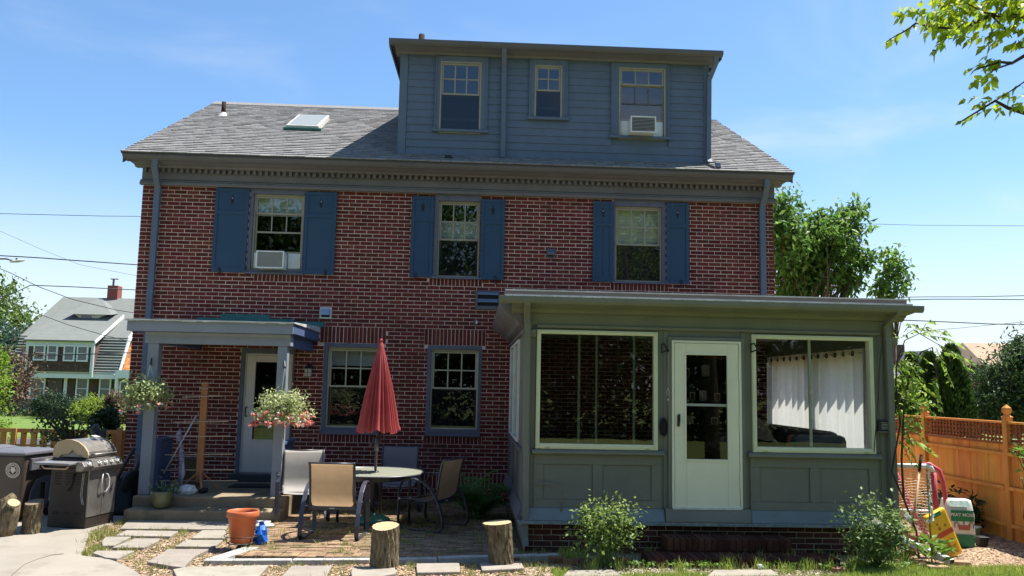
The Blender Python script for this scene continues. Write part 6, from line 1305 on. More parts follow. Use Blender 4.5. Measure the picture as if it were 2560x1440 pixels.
# ================================================================ CEDAR FENCE (right)
FXx = 7.50
fe = thing('cedar_fence', 'tall cedar board fence with lattice top and carved post caps on the right', 'fence', (FXx, 12, 0))
FT = 1.60
posts = [9.32, 11.45, 13.58, 15.7]
for y in posts:
    mb = MB(); mb.box(FXx-.05, FXx+.05, y-.05, y+.05, -.05, FT+.05); mb.build('post', WOODF, fe, bevel=.006)
    mb = MB(); mb.lathe([(.075, FT+.05), (.078, FT+.065), (.045, FT+.085), (.04, FT+.10), (.055, FT+.125), (.068, FT+.155), (.06, FT+.19), (.03, FT+.215), (.008, FT+.235), (0, FT+.237)], (FXx, y, 0), 4, Matrix.Rotation(R(45), 4, 'Z')); mb.build('post_cap', WOODF, fe)
bdme = {}
for a, b in zip(posts, posts[1:]):
    y0, y1 = a+.051, b-.051; L_ = y1-y0
    n = round(L_/.14); w_ = L_/n
    for i in range(n):
        mb = MB(); j = rnd.uniform(-.004, .004); mb.box(FXx+.0+j, FXx+.018+j, y0+i*w_+.002, y0+(i+1)*w_-.002, -.035, FT-.32); mb.build('board', WOODF, fe)
    for z0, z1, x_ in ((.16, .205, -.055), (.66, .71, -.055), (1.13, 1.175, -.05)): mb = MB(); mb.box(FXx+x_, FXx-.006, y0, y1, z0, z1); mb.build('rail', WOODF, fe, bevel=.003)
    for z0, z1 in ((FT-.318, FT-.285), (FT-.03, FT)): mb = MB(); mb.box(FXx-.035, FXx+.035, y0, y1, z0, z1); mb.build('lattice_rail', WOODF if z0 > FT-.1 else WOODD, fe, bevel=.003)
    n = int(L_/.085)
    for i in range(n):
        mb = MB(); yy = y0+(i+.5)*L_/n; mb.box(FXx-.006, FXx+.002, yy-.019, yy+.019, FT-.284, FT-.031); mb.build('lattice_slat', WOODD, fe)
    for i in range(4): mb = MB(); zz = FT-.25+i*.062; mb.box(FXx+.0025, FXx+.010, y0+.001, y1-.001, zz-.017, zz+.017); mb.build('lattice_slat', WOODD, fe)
# ================================================================ PICKET FENCE (left, near the street)
pf = thing('picket_fence', 'low orange cedar fence of short boards between driveway and street', 'fence', (-8.5, 18, 0)); FYp = 18.0
n = 0
x = -12.0
while x < -6.2:
    gap = x+.16
    mb = MB(); mb.box(x, x+.125, FYp-.012, FYp+.01, .0, .86); mb.build('board', WOODP, pf); x += .205
for z0, z1 in ((.80, .88), (.22, .31), (.52, .56)): mb = MB(); mb.box(-12.0, -6.0, FYp-.03, FYp-.0125, z0, z1); mb.build('rail', WOODP, pf)
for x in (-11.6, -9.45, -7.3): mb = MB(); mb.box(x-.05, x+.05, FYp-.09, FYp-.031, 0, .93 if x < -9.6 or x > -9 else .89); mb.build('post', WOODP, pf, bevel=.004)
rp_ = at(238, 1085, 17.6); t = thing('rubber_post', 'dark rounded post standing behind the left fence by the small tree', 'post', (rp_.x, 17.6, 0)); mb = MB(); mb.lathe([(.075, 0), (.075, rp_.z+.1), (.06, rp_.z+.17), (.03, rp_.z+.2), (0, rp_.z+.205)], (rp_.x, 17.6, 0), 18); mb.build('post', M('dark_slate_post', (.05, .06, .08), .6), t, True); mb = MB(); mb.box(rp_.x+.08, rp_.x+.20, 17.55, 17.65, 0, rp_.z+.10); mb.build('side_block', M('dark_slate_post2', (.04, .045, .06), .7), t)
# ================================================================ NEIGHBOUR HOUSE across the street (left)
nb = thing('shingled_house', 'brown shingled gambrel house with grey green roof and white trim across the street', 'house', (-24, 54, 0))
NS = M('brown_wall_shingle', (.105, .060, .050), .9, col2=(.07, .04, .035), vs=5, rv=.25, bump=.3, bs=12); NO = M('orange_cedar_shingle', (.42, .19, .06), .9, col2=(.30, .12, .04), vs=4, rv=.25)
NR = M('grey_green_roof', (.160, .172, .160), .9, col2=(.132, .144, .134), vs=2.5, bump=.3, bs=14, stretch=(1, 1, 5)); NW = M('white_house_trim', (.66, .68, .70), .6)
YN = 50.0
xa, xb = at(25, 905, YN).x, at(300, 905, YN).x
zl, zk = at(150, 932, YN).z, at(60, 838, YN+.9).z; YR = YN+5.6; zr = at(230, 744, YR).z
def slope(x0, x1, P, Q, mat, nm, th=.12, parent=nb, xq0=None, xq1=None):
    mb = MB(); xq0 = x0 if xq0 is None else xq0; xq1 = x1 if xq1 is None else xq1
    a = [(x0, P[0], P[1]), (x1, P[0], P[1]), (xq1, Q[0], Q[1]), (xq0, Q[0], Q[1])]; mb.add(a+[(x, y+.02, z-th) for x, y, z in a], [(0,1,2,3), (4,7,6,5), (0,4,5,1), (1,5,6,2), (2,6,7,3), (3,7,4,0)]); return mb.build(nm, mat, parent)
# steep lower slope laid in visible courses
nrow = 13
for i in range(nrow):
    f0, f1 = i/nrow, (i+1)/nrow; P = (YN+.9*f0, zl+(zk-zl)*f0); Q = (YN+.9*f1+.05, zl+(zk-zl)*f1)
    slope(xa, xb, (P[0]-.06, P[1]), Q, NR, 'roof_course', .06)
slope(xa, xb, (YN+.86, zk-.03), (YR, zr), NR, 'upper_roof'); slope(xa, xb, (YN+10.5, zk), (YR, zr-.01), NR, 'back_roof')
mb = MB(); mb.box(xa+.3, xb-.3, YN+.6, YN+10.4, 0, zl+.1); mb.build('wall', NS, nb)
mb = MB(); mb.prism([(YN+.35, zl+.1), (YN+1.1, zk-.1), (YR, zr-.15), (YN+10.1, zk-.1), (YN+10.6, zl+.1)], xa+.35, xb-.25); mb.build('gable_wall', NO, nb)
for i in range(14):
    zz = zl+.15+i*.22
    for j in range(18):
        y = YN+.9+j*.42+(.2 if i % 2 else 0); ztop = zk+(zr-zk)*(y-YN-1)/(YR-YN-1)
        if zz+.2 < min(ztop, zk+(zr-zk)*max(0, (YN+10-y))/(5)) and j < 10: mb = MB(); mb.box(xb-.249, xb-.225, y, y+.40, zz, zz+.205); mb.build('wall_shingle', NO, nb)
mb = MB()
mb.prism([(YN-.1, zl-.05), (YN-.1, zl+.08), (YN+.95, zk+.05), (YR, zr+.02), (YR, zr-.2), (YN+1.1, zk-.2)], xb-.02, xb+.08); mb.build('rake_trim', NW, nb)
# shed dormer with four windows
dx0, dx1 = at(70, 860, YN-.25).x, at(238, 860, YN-.25).x; dzb, dzt = at(150, 928, YN-.2).z, at(150, 866, YN-.2).z
mb = MB(); mb.box(dx0+.02, dx1-.1, YN-.2, YN+2.3, dzb, dzt); mb.prism([(YN-.2, dzt), (YN+3.4, dzt+.0), (YN+3.4, dzt+1.5)], dx0+.05, dx1-.12); mb.build('dormer_wall', NS, nb)
zd = at(150, 850, YN-.5).z; pk = at(150, 800, YN+3.6)
slope(dx0-.15, dx1+.05, (YN-.5, zd), (YN+3.3, zk+(zr-zk)*.5+.12), NR, 'dormer_roof', .08)
for r_ in range(5):
    x = dx0+.05
    zz = dzb+.03+r_*.17
    if zz > dzb+.82: break
    while x < dx1-.4: mb = MB(); w_ = rnd.uniform(.16, .34); mb.box(x, min(x+w_-.02, dx1-.12), YN-.225, YN-.201, zz, zz+.155); mb.build('wall_shingle', NS, nb); x += w_
mb = MB(); mb.box(dx0-.1, dx1-.02, YN-.27, YN-.2, dzt-.02, zd-.02); mb.box(dx0-.08, dx0+.06, YN-.27, YN-.21, dzb-.1, dzt-.021); mb.box(dx1-.20, dx1-.06, YN-.27, YN-.21, dzb-.1, dzt-.021); mb.build('dormer_trim', NW, nb)
mb = MB(); mb.prism([(YN-.5, zd-.02), (YN-.5, zd-.18), (YN+3.2, zk+(zr-zk)*.5-.08), (YN+3.2, zk+(zr-zk)*.5+.13)], dx1+.051, dx1+.12); mb.tube([(dx1-.02, YN-.32, zd-.1), (dx1-.02, YN-.32, dzb-.3)], .05, 6); mb.build('dormer_rake', NW, nb)
def nwin(px0, py0, px1, py1, Y, sash=True, name='window'):
    a, b = at(px0, py1, Y), at(px1, py0, Y); mb = MB(); t_ = .085
    for x0, x1, z0, z1 in cuts(a.x, b.x, a.z, b.z, [(a.x+t_, b.x-t_, a.z+t_, b.z-t_)]): mb.box(x0, x1, Y-.08, Y, z0, z1)
    w_ = mb.build(name, NW, nb); mb = MB(); m_ = (a.z+b.z)/2; mb.box(a.x+t_, b.x-t_, Y-.03, Y-.02, a.z+t_, b.z-t_); mb.build('window_pane', M('far_glass', (.05, .065, .085), .12, spec=.8) if 'far_glass' not in bpy.data.materials else bpy.data.materials['far_glass'], w_)
    if sash:
        mb = MB(); mb.box(a.x+t_, b.x-t_, Y-.05, Y-.031, m_-.02, m_+.02)
        mb.build('meeting_rail', NW, w_); mb = MB()
        for k in (1, 2, 3): X = a.x+t_+(b.x-a.x-2*t_)*k/4; mb.box(X-.006, X+.006, Y-.045, Y-.031, m_+.02, b.z-t_)
        mb.build('muntins', GRILLP, w_)
for q in ((83, 862, 116, 901), (117, 862, 147, 902), (158, 863, 190, 903), (191, 864, 223, 904)): nwin(*q, YN-.25)
# ground floor: white frieze, windows, dark door, panels
z0_, z1_ = at(200, 946, YN+.1).z, at(200, 930, YN+.1).z; mb = MB(); mb.box(at(82, 940, YN+.1).x, xb+.05, YN-.05, YN+.6, z0_, z1_); mb.build('porch_frieze', NW, nb)
for q in ((73, 944, 116, 998), (158, 945, 170, 998), (188, 944, 224, 999), (246, 945, 280, 1000)): nwin(*q, YN+.55)
a, b = at(117, 1000, YN+.5), at(156, 945, YN+.5); mb = MB(); mb.box(a.x, b.x, YN+.52, YN+.58, 0, b.z); mb.build('front_door', BINP, nb)
for p0, p1 in ((172, 187), (226, 245)): a, b = at(p0, 1020, YN+.5), at(p1, 945, YN+.5); mb = MB(); mb.box(a.x, b.x, YN+.56, YN+.59, 0, b.z); mb.build('wall_panel', NS, nb)
a = at(284, 1000, YN); mb = MB(); mb.tube([(a.x, YN-.1, z1_-.1), (a.x+.05, YN+.3, z0_-.1), (a.x+.05, YN+.3, 0)], .05, 6); mb.build('downpipe', NW, nb)
a = at(288, 940, YN-.3); mb = MB(); mb.box(a.x, a.x+2.2, YN-.3, YN+3, at(300, 945, YN-.3).z, at(300, 925, YN-.3).z); mb.box(a.x, a.x+.12, YN-.29, YN-.2, 0, at(300, 945, YN-.3).z); mb.box(a.x+.12, a.x+2.2, YN+.6, YN+.65, 0, at(300, 945, YN-.3).z); mb.build('side_porch', NW, nb)
nwin(297, 953, 322, 1000, YN+.4)
# small hipped eyebrow dormer, chimney with cowl
e0, e1 = at(168, 785, YN+2.6), at(282, 788, YN+2.6); em = at(250, 748, YN+4.9)
mb = MB(); mb.add([(e0.x, YN+2.4, e0.z), (e1.x, YN+2.4, e0.z), (em.x-.3, YN+5.0, em.z), (em.x+.1, YN+5.0, em.z), (e0.x+.3, YN+4.6, e0.z+.3), (e1.x-.2, YN+4.6, e0.z+.3)], [(0, 1, 3, 2), (0, 2, 4), (1, 5, 3)]); mb.build('eyebrow_roof', NR, nb)
a, b = at(185, 802, YN+2.75), at(262, 787, YN+2.75); mb = MB(); mb.prism([(a.x, b.z), (a.x+.6, a.z), (b.x-.75, a.z), (b.x, b.z)], YN+2.75, YN+3.4, 'y'); mb.build('eyebrow_wall', NW, nb)
a, b = at(202, 798, YN+2.7), at(228, 789, YN+2.7); mb = MB(); mb.box(a.x, b.x, YN+2.70, YN+2.74, a.z, b.z); mb.build('eyebrow_window', bpy.data.materials['far_glass'], nb)
a, b = at(267, 746, YR-.2), at(295, 714, YR-.2); mb = MB(); mb.box(a.x, b.x, YR-.2, YR+.5, a.z-.5, b.z); cm_ = mb.build('chimney', M('far_red_brick', (.24, .07, .055), .9), nb)
mb = MB(); c_ = (a.x+b.x)/2-.1; mb.tube([(c_, YR+.1, b.z), (c_, YR+.1, b.z+.42)], .07, 8); mb.tube([(c_-.2, YR+.1, b.z+.46), (c_+.3, YR+.1, b.z+.46)], .04, 6); mb.build('chimney_cowl', BINL, cm_)
# a glimpse of a brown house further left
p = at(10, 1000, 60); t = thing('distant_house', 'brown house mostly hidden behind trees at the far left edge', 'house', (p.x-4, 60, 0)); mb = MB(); mb.box(p.x-12, p.x+.6, 60, 66, 0, at(0, 905, 60).z); mb.build('wall', NS, t); mb = MB(); mb.prism([(p.x-13, at(0, 905, 60).z), (p.x+1.0, at(0, 905, 60).z), (p.x-5, at(0, 850, 60).z)], 59.7, 66.3, 'y'); mb.build('roof', NR, t)
# far street and hedge strip so that the lawn ends in planting
sheet('street', [(-80, 21.5), (-5, 21.5), (-5, 28), (-80, 28)], -.035, M('asphalt', (.055, .055, .06), .9, bump=.3, bs=30))
sheet('far_lawn', [(-80, 28.5), (-5, 28.5), (-5, 49), (-80, 49)], -.03, M('far_lawn_green', (.105, .165, .022), .9, col2=(.085, .14, .02), vs=.6))

# ================================================================ TREES AND SHRUBS
a = at(30, 780, 62); plant('deciduous_tree', 'broad light green tree behind the shingled house at the left edge', 'tree', (a.x-3, 62, 0), [((a.x-2.6, 62, a.z+.2), (3.4, 2.6, 2.6), 110), ((a.x+.2, 62, a.z-1.2), (2.0, 2.2, 1.9), 60), ((a.x-2.5, 62, a.z-3), (3.6, 2.6, 2.2), 60)], leafm('far_leaf_green', (.15, .22, .05), (.09, .15, .03), .35), .34, 24, .9, .3, seed=3)
a = at(38, 850, 57); plant('blue_spruce', 'blue green spruce in front of the light green tree at the left edge', 'tree', (a.x-.2, 57, 0), [((a.x-.4, 57, a.z-.2), (1.5, 1.4, 1.3), 60), ((a.x-.8, 57, a.z-2), (2.2, 1.6, 1.6), 70)], LBL, .30, 22, .6, .15, seed=4)
a = at(38, 940, 24); plant('bronze_maple', 'bronze leaved maple branch behind the bright green shrub at the left', 'tree', (a.x-1.0, 24, 0), [((a.x-.35, 24, a.z+.1), (.85, .7, .65), 60), ((a.x-.9, 24, a.z-.5), (.8, .7, .6), 40), ((a.x+.15, 24, a.z-.35), (.45, .4, .40), 22)], LBR, .12, 22, .3, .06, seed=5)
a = at(12, 960, 19); plant('bright_shrub', 'bright yellow green shrub cut off by the left edge of the photo', 'shrub', (a.x-.5, 19, 0), [((a.x-.35, 19, a.z+.05), (.50, .5, .75), 70), ((a.x-.35, 19, .6), (.55, .5, .6), 50)], leafm('lime_leaf', (.24, .36, .04), (.15, .26, .03), .5), .075, 30, .2, .04, seed=6)
a = at(222, 1112, 16.6); plant('small_magnolia', 'small dark leaved tree with bare forked trunk in front of the picket fence', 'tree', (a.x, 16.6, 0), [((at(165, 1050, 16.6).x, 16.6, at(165, 1048, 16.6).z), (.45, .4, .10), 13), ((at(135, 1040, 16.6).x, 16.6, at(135, 1035, 16.6).z), (.30, .3, .13), 9), ((at(140, 1075, 16.6).x, 16.5, at(140, 1085, 16.6).z), (.32, .3, .10), 9), ((at(200, 1070, 16.6).x, 16.6, at(200, 1075, 16.6).z), (.25, .3, .06), 6)], leafm('magnolia_leaf', (.06, .10, .03), (.035, .06, .022), .3), .085, 14, .2, .06, .55, seed=7, nt=5)
for (px, py, Y, rx, rz, m_, nm, lab, sd_) in ((241, 1032, 38, .95, .62, LY, 'rounded_shrub', 'rounded yellow green clipped shrub on the far lawn', 8), (130, 1012, 42, .85, .55, LD, 'rounded_shrub', 'rounded dark green clipped shrub under the shingled house windows', 9), (305, 1036, 38, .55, .62, LG, 'rounded_shrub', 'green clipped shrub next to the brick wall edge on the far lawn', 10),
        (70, 1032, 44, 1.3, .55, LD, 'foundation_shrub', 'low dark shrub by the left corner of the shingled house', 11), (190, 1030, 43, 1.0, .6, LD, 'foundation_shrub', 'dark shrub between the clipped round shrubs', 12), (285, 1010, 37, .35, .5, LBR, 'flowering_shrub', 'pale bronze flowering shrub right of the yellow green shrub', 13), (262, 1058, 19.5, .32, .30, LD, 'small_bush', 'dark little bush behind the picket fence by the brick wall', 14)):
    c = at(px, py, Y); P, C = clumps((c.x, Y, c.z), (rx, rx*.9, rz), 90, 34, .16*rx+.05, sd_, .8, 0); Pl, _ = clumps((c.x, Y, c.z*.5), (rx*.95, rx*.8, max(.2, c.z*.6)), 60, 26, .2, sd_+50, .6, 0)
    t = thing(nm, lab, 'shrub', (c.x, Y, 0)); mb = MB(); limbs(mb, (c.x, Y, -.03), [tuple(q) for q in C[::12]], .04, sd_); mb.build('stems', BARK, t, True); link('foliage', leafmesh('foliage', np.concatenate([P, Pl]), .09 if Y > 30 else .06, m_, sd_, .6, 1), t)['kind'] = 'stuff'
# tree behind the house on the right, pointed drooping leaves, with a red maple behind
TL = leafm('tree_leaf_fresh', (.17, .29, .055), (.08, .17, .035), .5)
def A(px, py, Y=22): q = at(px, py, Y); return (q.x, q.y, q.z)
plant('broadleaf_tree', 'leafy green tree with drooping pointed leaves behind the right end of the brick house', 'tree', (A(2010, 900)[0], 22, 0),
      [(A(1990, 640), (.85, .8, 1.15), 90), (A(2060, 590), (.75, .8, .75), 60), (A(1960, 560), (.42, .6, .70), 34), (A(2125, 545), (.34, .4, .42), 22), (A(2120, 620), (.42, .5, .42), 24), (A(2070, 690), (.62, .6, .36), 28), (A(1985, 720), (.8, .6, .5), 34), (A(2125, 700), (.30, .4, .28), 12), (A(2160, 655), (.22, .3, .20), 9), (A(1955, 505), (.14, .3, .18), 6)], TL, .19, 30, .30, .065, .45, seed=41, droop=.8, aspect=.42, up=.6, nt=7)
plant('slender_tree', 'slender loose branched tree rising above the sunroom roof on the right', 'tree', (A(2235, 900, 21)[0], 21, 0), [(A(2235, 660, 21), (.30, .3, .42), 22), (A(2215, 720, 21), (.32, .3, .25), 16), (A(2250, 705, 21), (.18, .2, .22), 9)], TL, .17, 20, .22, .03, .6, seed=42, droop=.7, aspect=.42, nt=5)
plant('red_maple', 'red leaved maple glimpsed through the green tree behind the house', 'tree', (A(1985, 900, 26)[0], 26, 0), [(A(1960, 600, 26), (.5, .8, 1.5), 40), (A(2070, 712, 26), (1.1, .8, .35), 34), (A(1960, 700, 26), (.6, .8, .5), 26)], LR, .10, 18, .35, .08, .5, seed=43)
# arborvitae row, big bush, purple tree, distant houses
for i, (px, pt_, w_, Y, lab) in enumerate(((2278, 890, .36, 21.5, 'leftmost arborvitae, slim and dark, behind the fence'), (2323, 888, .40, 20.5, 'second arborvitae from the left behind the fence'), (2376, 870, .50, 20, 'tallest broad arborvitae at the right end of its row'), (2256, 950, .34, 19.5, 'short arborvitae half hidden by the sunroom corner'))):
    c = at(px, pt_, Y); h_ = c.z; w_ *= .88; g = np.random.default_rng(60+i); n = 9000; f = g.random(n)**.75; th = g.uniform(0, 2*np.pi, n)
    rr = w_*(1-f**2.2)**.62*(1+.10*np.sin(th*5+f*9)+.08*g.normal(size=n)); rr *= np.where(g.random(n) < .8, 1, g.random(n))
    P = np.column_stack([c.x+rr*np.cos(th), Y+rr*np.sin(th), .15+f*(h_-.15)]); d = np.column_stack([np.cos(th)*.5, np.sin(th)*.5, np.ones(n)])
    t = thing('arborvitae', lab, 'tree', (c.x, Y, 0), 'arborvitae behind the cedar fence'); mb = MB(); mb.tube([(c.x, Y, -.03), (c.x, Y, h_*.8)], [.07, .02], 7); mb.build('trunk', BARK, t); link('crown', leafmesh('crown', P, .12, leafm('arborvitae_green', (.05, .105, .02), (.022, .055, .012), .25) if 'arborvitae_green' not in bpy.data.materials else bpy.data.materials['arborvitae_green'], i, .45, .2, 0, .4, True, d), t)['kind'] = 'stuff'
plant('dense_tree', 'large dense bushy tree with narrow leaves behind the fence at the right edge', 'tree', (A(2530, 1000, 24)[0], 24, 0), [(A(2545, 975, 24), (1.25, 1.1, 1.15), 190), (A(2480, 1020, 24), (.75, .8, .8), 80), (A(2568, 895, 24), (.62, .8, .62), 62), (A(2480, 945, 24), (.35, .4, .35), 20), (A(2550, 868, 24), (.22, .3, .3), 12)], leafm('willow_leaf', (.085, .14, .05), (.04, .08, .025), .35), .17, 26, .34, .12, .4, seed=71, aspect=.3)
plant('purple_plum', 'purple leaved plum between the arborvitae and the dense tree', 'tree', (A(2425, 1020, 27)[0], 27, 0), [(A(2424, 1000, 27), (.55, .5, .75), 60), (A(2440, 1040, 27), (.7, .5, .5), 40)], LP, .09, 22, .28, .06, .5, seed=72)
def gable(name, lab, px0, px1, pyb, pye, pyr, Y, roof, wall, parent=None, pxr=None):
    a, b = at(px0, pye, Y), at(px1, pye, Y); t = thing(name, lab, 'house', ((a.x+b.x)/2, Y, 0)); mb = MB(); mb.box(a.x+.3, b.x-.3, Y+.3, Y+7, -.03, a.z); mb.build('wall', wall, t)
    zr_ = at((px0+px1)/2, pyr, Y+3.5).z; mb = MB(); k0, k1 = pxr or (0, 0); mb.add([(a.x, Y, a.z), (b.x, Y, a.z), (b.x-k1, Y+3.5, zr_), (a.x+k0, Y+3.5, zr_), (b.x, Y+7.3, a.z), (a.x, Y+7.3, a.z)], [(0, 1, 2, 3), (3, 2, 4, 5), (0, 3, 5), (1, 4, 2)]); mb.build('roof', roof, t); return t, a, b, zr_
GRF = M('far_grey_roof', (.20, .20, .21), .9, col2=(.16, .16, .17), vs=2); TNF = M('far_tan_roof', (.36, .25, .17), .9, col2=(.28, .19, .13), vs=2)
t, a, b, zr_ = gable('distant_house', 'grey roofed house partly hidden by the vine at the right of the sunroom', 2190, 2330, 1000, 950, 893, 40, GRF, NW, pxr=(0, .5)); mb = MB(); mb.box(at(2262, 893, 41).x, at(2288, 893, 41).x, 42, 42.6, zr_-.8, at(2270, 862, 42).z); mb.build('chimney', M('far_dark_chimney', (.08, .06, .06), .9), t)
mb = MB(); w0, w1 = at(2296, 925, 39.9), at(2316, 895, 39.9); mb.prism([(w0.x-.1, w0.z), (w1.x+.1, w0.z), (w1.x+.1, w1.z-.1), ((w0.x+w1.x)/2, w1.z+.35), (w0.x-.1, w1.z-.1)], 39.7, 41.5, 'y'); mb.build('roof_dormer', GRF, t); mb = MB(); mb.box(w0.x+.05, w1.x-.05, 39.64, 39.69, w0.z+.1, w1.z-.2); mb.build('dormer_window', bpy.data.materials['far_glass'], t)
gable('distant_house', 'tan roofed house showing above the dense tree at the right edge', 2462, 2640, 1000, 912, 860, 45, TNF, NS, pxr=(.9, .5))
gable('distant_garage', 'pale low roof glimpsed between the arborvitae and the dense tree', 2340, 2430, 1000, 965, 940, 50, M('far_pale_roof', (.42, .44, .45), .8), NW)

# ================================================================ CLIMBING VINE at the sunroom's right corner
vn = thing('climbing_vine', 'wisteria vine climbing the right corner of the sunroom and arching out over the fence', 'vine', (5.5, 10.2, 0)); mb = MB(); g = random.Random(14); vines = []
def V(px, py, Y): return at(px, py, Y)
main = [V(2300, 1400, 10.1), V(2290, 1330, 10.1), V(2262, 1250, 10.15), V(2228, 1180, 10.2), V(2252, 1060, 10.25), V(2240, 960, 10.3), V(2245, 900, 10.3), V(2260, 850, 10.3), V(2300, 835, 10.4), V(2345, 860, 10.5), V(2380, 905, 10.6)]
m2 = [V(2262, 1250, 10.15), V(2256, 1150, 10.2), V(2262, 1020, 10.2), V(2272, 930, 10.3), V(2300, 880, 10.4), V(2330, 870, 10.5), V(2340, 920, 10.5), V(2336, 990, 10.5)]
for p_ in (main, m2): mb.tube([q+Vector((g.uniform(-.015, .015), 0, g.uniform(-.01, .01))) for q in p_], [.014, .013, .012, .011, .010, .009, .008, .007, .006, .004, .003][:len(p_)], 6)
mb.tube([V(2185, 1130, 10.24), V(2195, 1000, 10.24), V(2200, 900, 10.24), V(2208, 850, 10.24)], .006, 5); mb.build('stem', TWIG, vn, True)
sprays = [((2260, 830), (2290, 812)), ((2252, 845), (2320, 820)), ((2300, 835), (2365, 835)), ((2320, 840), (2405, 868)), ((2345, 860), (2420, 920)), ((2340, 870), (2378, 960)), ((2336, 940), (2352, 1022)), ((2262, 880), (2320, 905)), ((2250, 900), (2305, 950)), ((2258, 940), (2330, 985)), ((2245, 950), (2290, 1010)), ((2245, 985), (2330, 1030)), ((2250, 1040), (2300, 1068)),
          ((2255, 1060), (2310, 1100)), ((2256, 1095), (2335, 1135)), ((2262, 1110), (2292, 1160)), ((2245, 860), (2225, 820)), ((2250, 1000), (2290, 975)), ((2262, 1020), (2330, 1010)), ((2240, 920), (2275, 935)), ((2260, 1075), (2275, 1105)), ((2350, 880), (2425, 905)), ((2300, 835), (2330, 805)), ((2245, 1020), (2262, 1060)), ((2248, 1100), (2270, 1145)), ((2255, 905), (2300, 925)), ((2240, 940), (2262, 985))]
mb = MB(); pts, drs, s_ = [], [], []
for (a, b) in sprays:
    Y0 = 10.25+g.uniform(-.15, .3); A_, B_ = V(*a, Y0), V(*b, Y0+g.uniform(-.2, .3)); m_ = A_.lerp(B_, .5)+Vector((0, 0, .05)); mb.tube([A_, m_, B_], [.004, .003, .0015], 4); d = (B_-A_).normalized()
    nl = max(6, int((B_-A_).length/.038))
    for k in range(nl):
        f = (k+1)/nl; p_ = (A_.lerp(m_, f*2) if f < .5 else m_.lerp(B_, f*2-1))
        for sgn in (-1, 1): pts.append(tuple(p_)); drs.append((d.x*.7+sgn*.1, sgn*.9, d.z*.5-.25+sgn*.35))
mb.build('twigs', TWIG, vn); link('leaves', leafmesh('leaves', pts, .094, leafm('vine_leaf', (.27, .39, .06), (.15, .26, .04), .5), 5, .42, .4, .1, .25, True, drs), vn)['kind'] = 'stuff'
P_, _ = clumps(tuple(V(2270, 1000, 10.5)), (.18, .2, .38), 26, 12, .14, 15); P2, _ = clumps(tuple(V(2262, 930, 10.4)), (.14, .16, .2), 14, 12, .12, 16); link('inner_leaves', leafmesh('inner_leaves', np.concatenate([P_, P2]), .07, bpy.data.materials['vine_leaf'], 9, .42, .5, .3), vn)['kind'] = 'stuff'
c0 = V(2545, 1130, 9.0); P_, _ = clumps((c0.x+.12, 9.0, c0.z), (.14, .2, .16), 12, 10, .1, 17); t = thing('garden_shrub', 'bright leafed shrub reaching in from the right edge in front of the fence', 'shrub', (c0.x+.3, 9.0, 0)); mb = MB(); limbs(mb, (c0.x+.3, 9, -.02), [tuple(q) for q in P_[::14]], .02, 3); mb.build('stems', TWIG, t); link('foliage', leafmesh('foliage', P_, .07, LB, 9, .5, .5), t)['kind'] = 'stuff'

# ================================================================ OVERHANGING LOCUST BRANCHES, top right
lt = thing('locust_tree', 'locust tree whose sunlit leafy branches hang into the top right corner', 'tree', (4.9, 3.6, 0)); mb = MB(); YB = 4.3
mb.tube([(4.95, 3.5, -.04), (4.9, 3.6, 1.5), (4.8, 3.8, 3.2), (4.6, 4.2, 4.6), (4.5, 4.4, 6.2)], [.16, .14, .12, .09, .04], 12); mb.build('trunk', BARK, lt, True)
def B(px, py, Y=YB): return at(px, py, Y)
brs = [[B(2760, 60), B(2640, 45), B(2540, 40), B(2478, 38), B(2430, 60), B(2380, 72), B(2320, 66), B(2290, 58)], [B(2540, 40), B(2462, 32), B(2420, 10), B(2380, 0)], [B(2290, 58), B(2262, 78), B(2235, 92), B(2215, 105)], [B(2780, 200, 4.2), B(2640, 135, 4.2), B(2560, 140, 4.2), B(2530, 158, 4.2), B(2500, 155, 4.2), B(2445, 172, 4.2)], [B(2530, 158, 4.2), B(2490, 172, 4.2), B(2470, 185, 4.2), B(2440, 208, 4.2)],
       [B(2800, 330, 4.4), B(2640, 290, 4.4), B(2560, 282, 4.4), B(2520, 270, 4.4), B(2488, 252, 4.4), B(2450, 275, 4.4), B(2400, 305, 4.4)], [B(2700, 180, 4.4), B(2560, 205, 4.4), B(2520, 232, 4.4), B(2488, 252, 4.4)], [B(2478, 38), B(2520, 80), B(2530, 95)], [B(2375, 75), B(2362, 100), B(2335, 135)], [B(2640, 45), B(2600, 100, 4.2), B(2555, 120, 4.2), B(2545, 100, 4.2)], [B(2660, 0), B(2560, 5), B(2500, -10), B(2440, -25)]]
for i, p_ in enumerate(brs):
    mb = MB(); n_ = len(p_); mb.tube(p_, [max(.0015, (.016 if i in (0, 3, 5) else .006)*(1-k/n_)**.8) for k in range(n_)], 6); mb.build('branch', TWIG, lt, True)
mb = MB(); mb.tube([(4.75, 3.9, 3.4), B(2760, 60)], [.04, .017], 7); mb.tube([(4.78, 3.85, 3.0), B(2780, 200, 4.2)], [.04, .017], 7); mb.tube([(4.82, 3.8, 2.8), B(2800, 330, 4.4)], [.04, .017], 7); mb.tube([(4.7, 4.0, 3.8), B(2700, 180, 4.4)], [.03, .008], 7); mb.tube([(4.7, 4.0, 4.0), B(2660, 0)], [.03, .008], 7); mb.build('bough', BARK, lt, True)
g = random.Random(23); leaves_ = []
def comp(A_, B_, ll=.062, n=None):
    d = (B_-A_); n = n or max(3, int(d.length/.028)); dn = d.normalized()
    for k in range(n):
        p_ = A_.lerp(B_, (k+.5)/n)
        for sg in (-1, 1): leaves_.append((p_, Vector((dn.x*.55+g.uniform(-.25, .25), sg*.55+g.uniform(-.3, .3), -.55+sg*.25*dn.x+g.uniform(-.25, .15))), ll*g.uniform(.75, 1.2)))
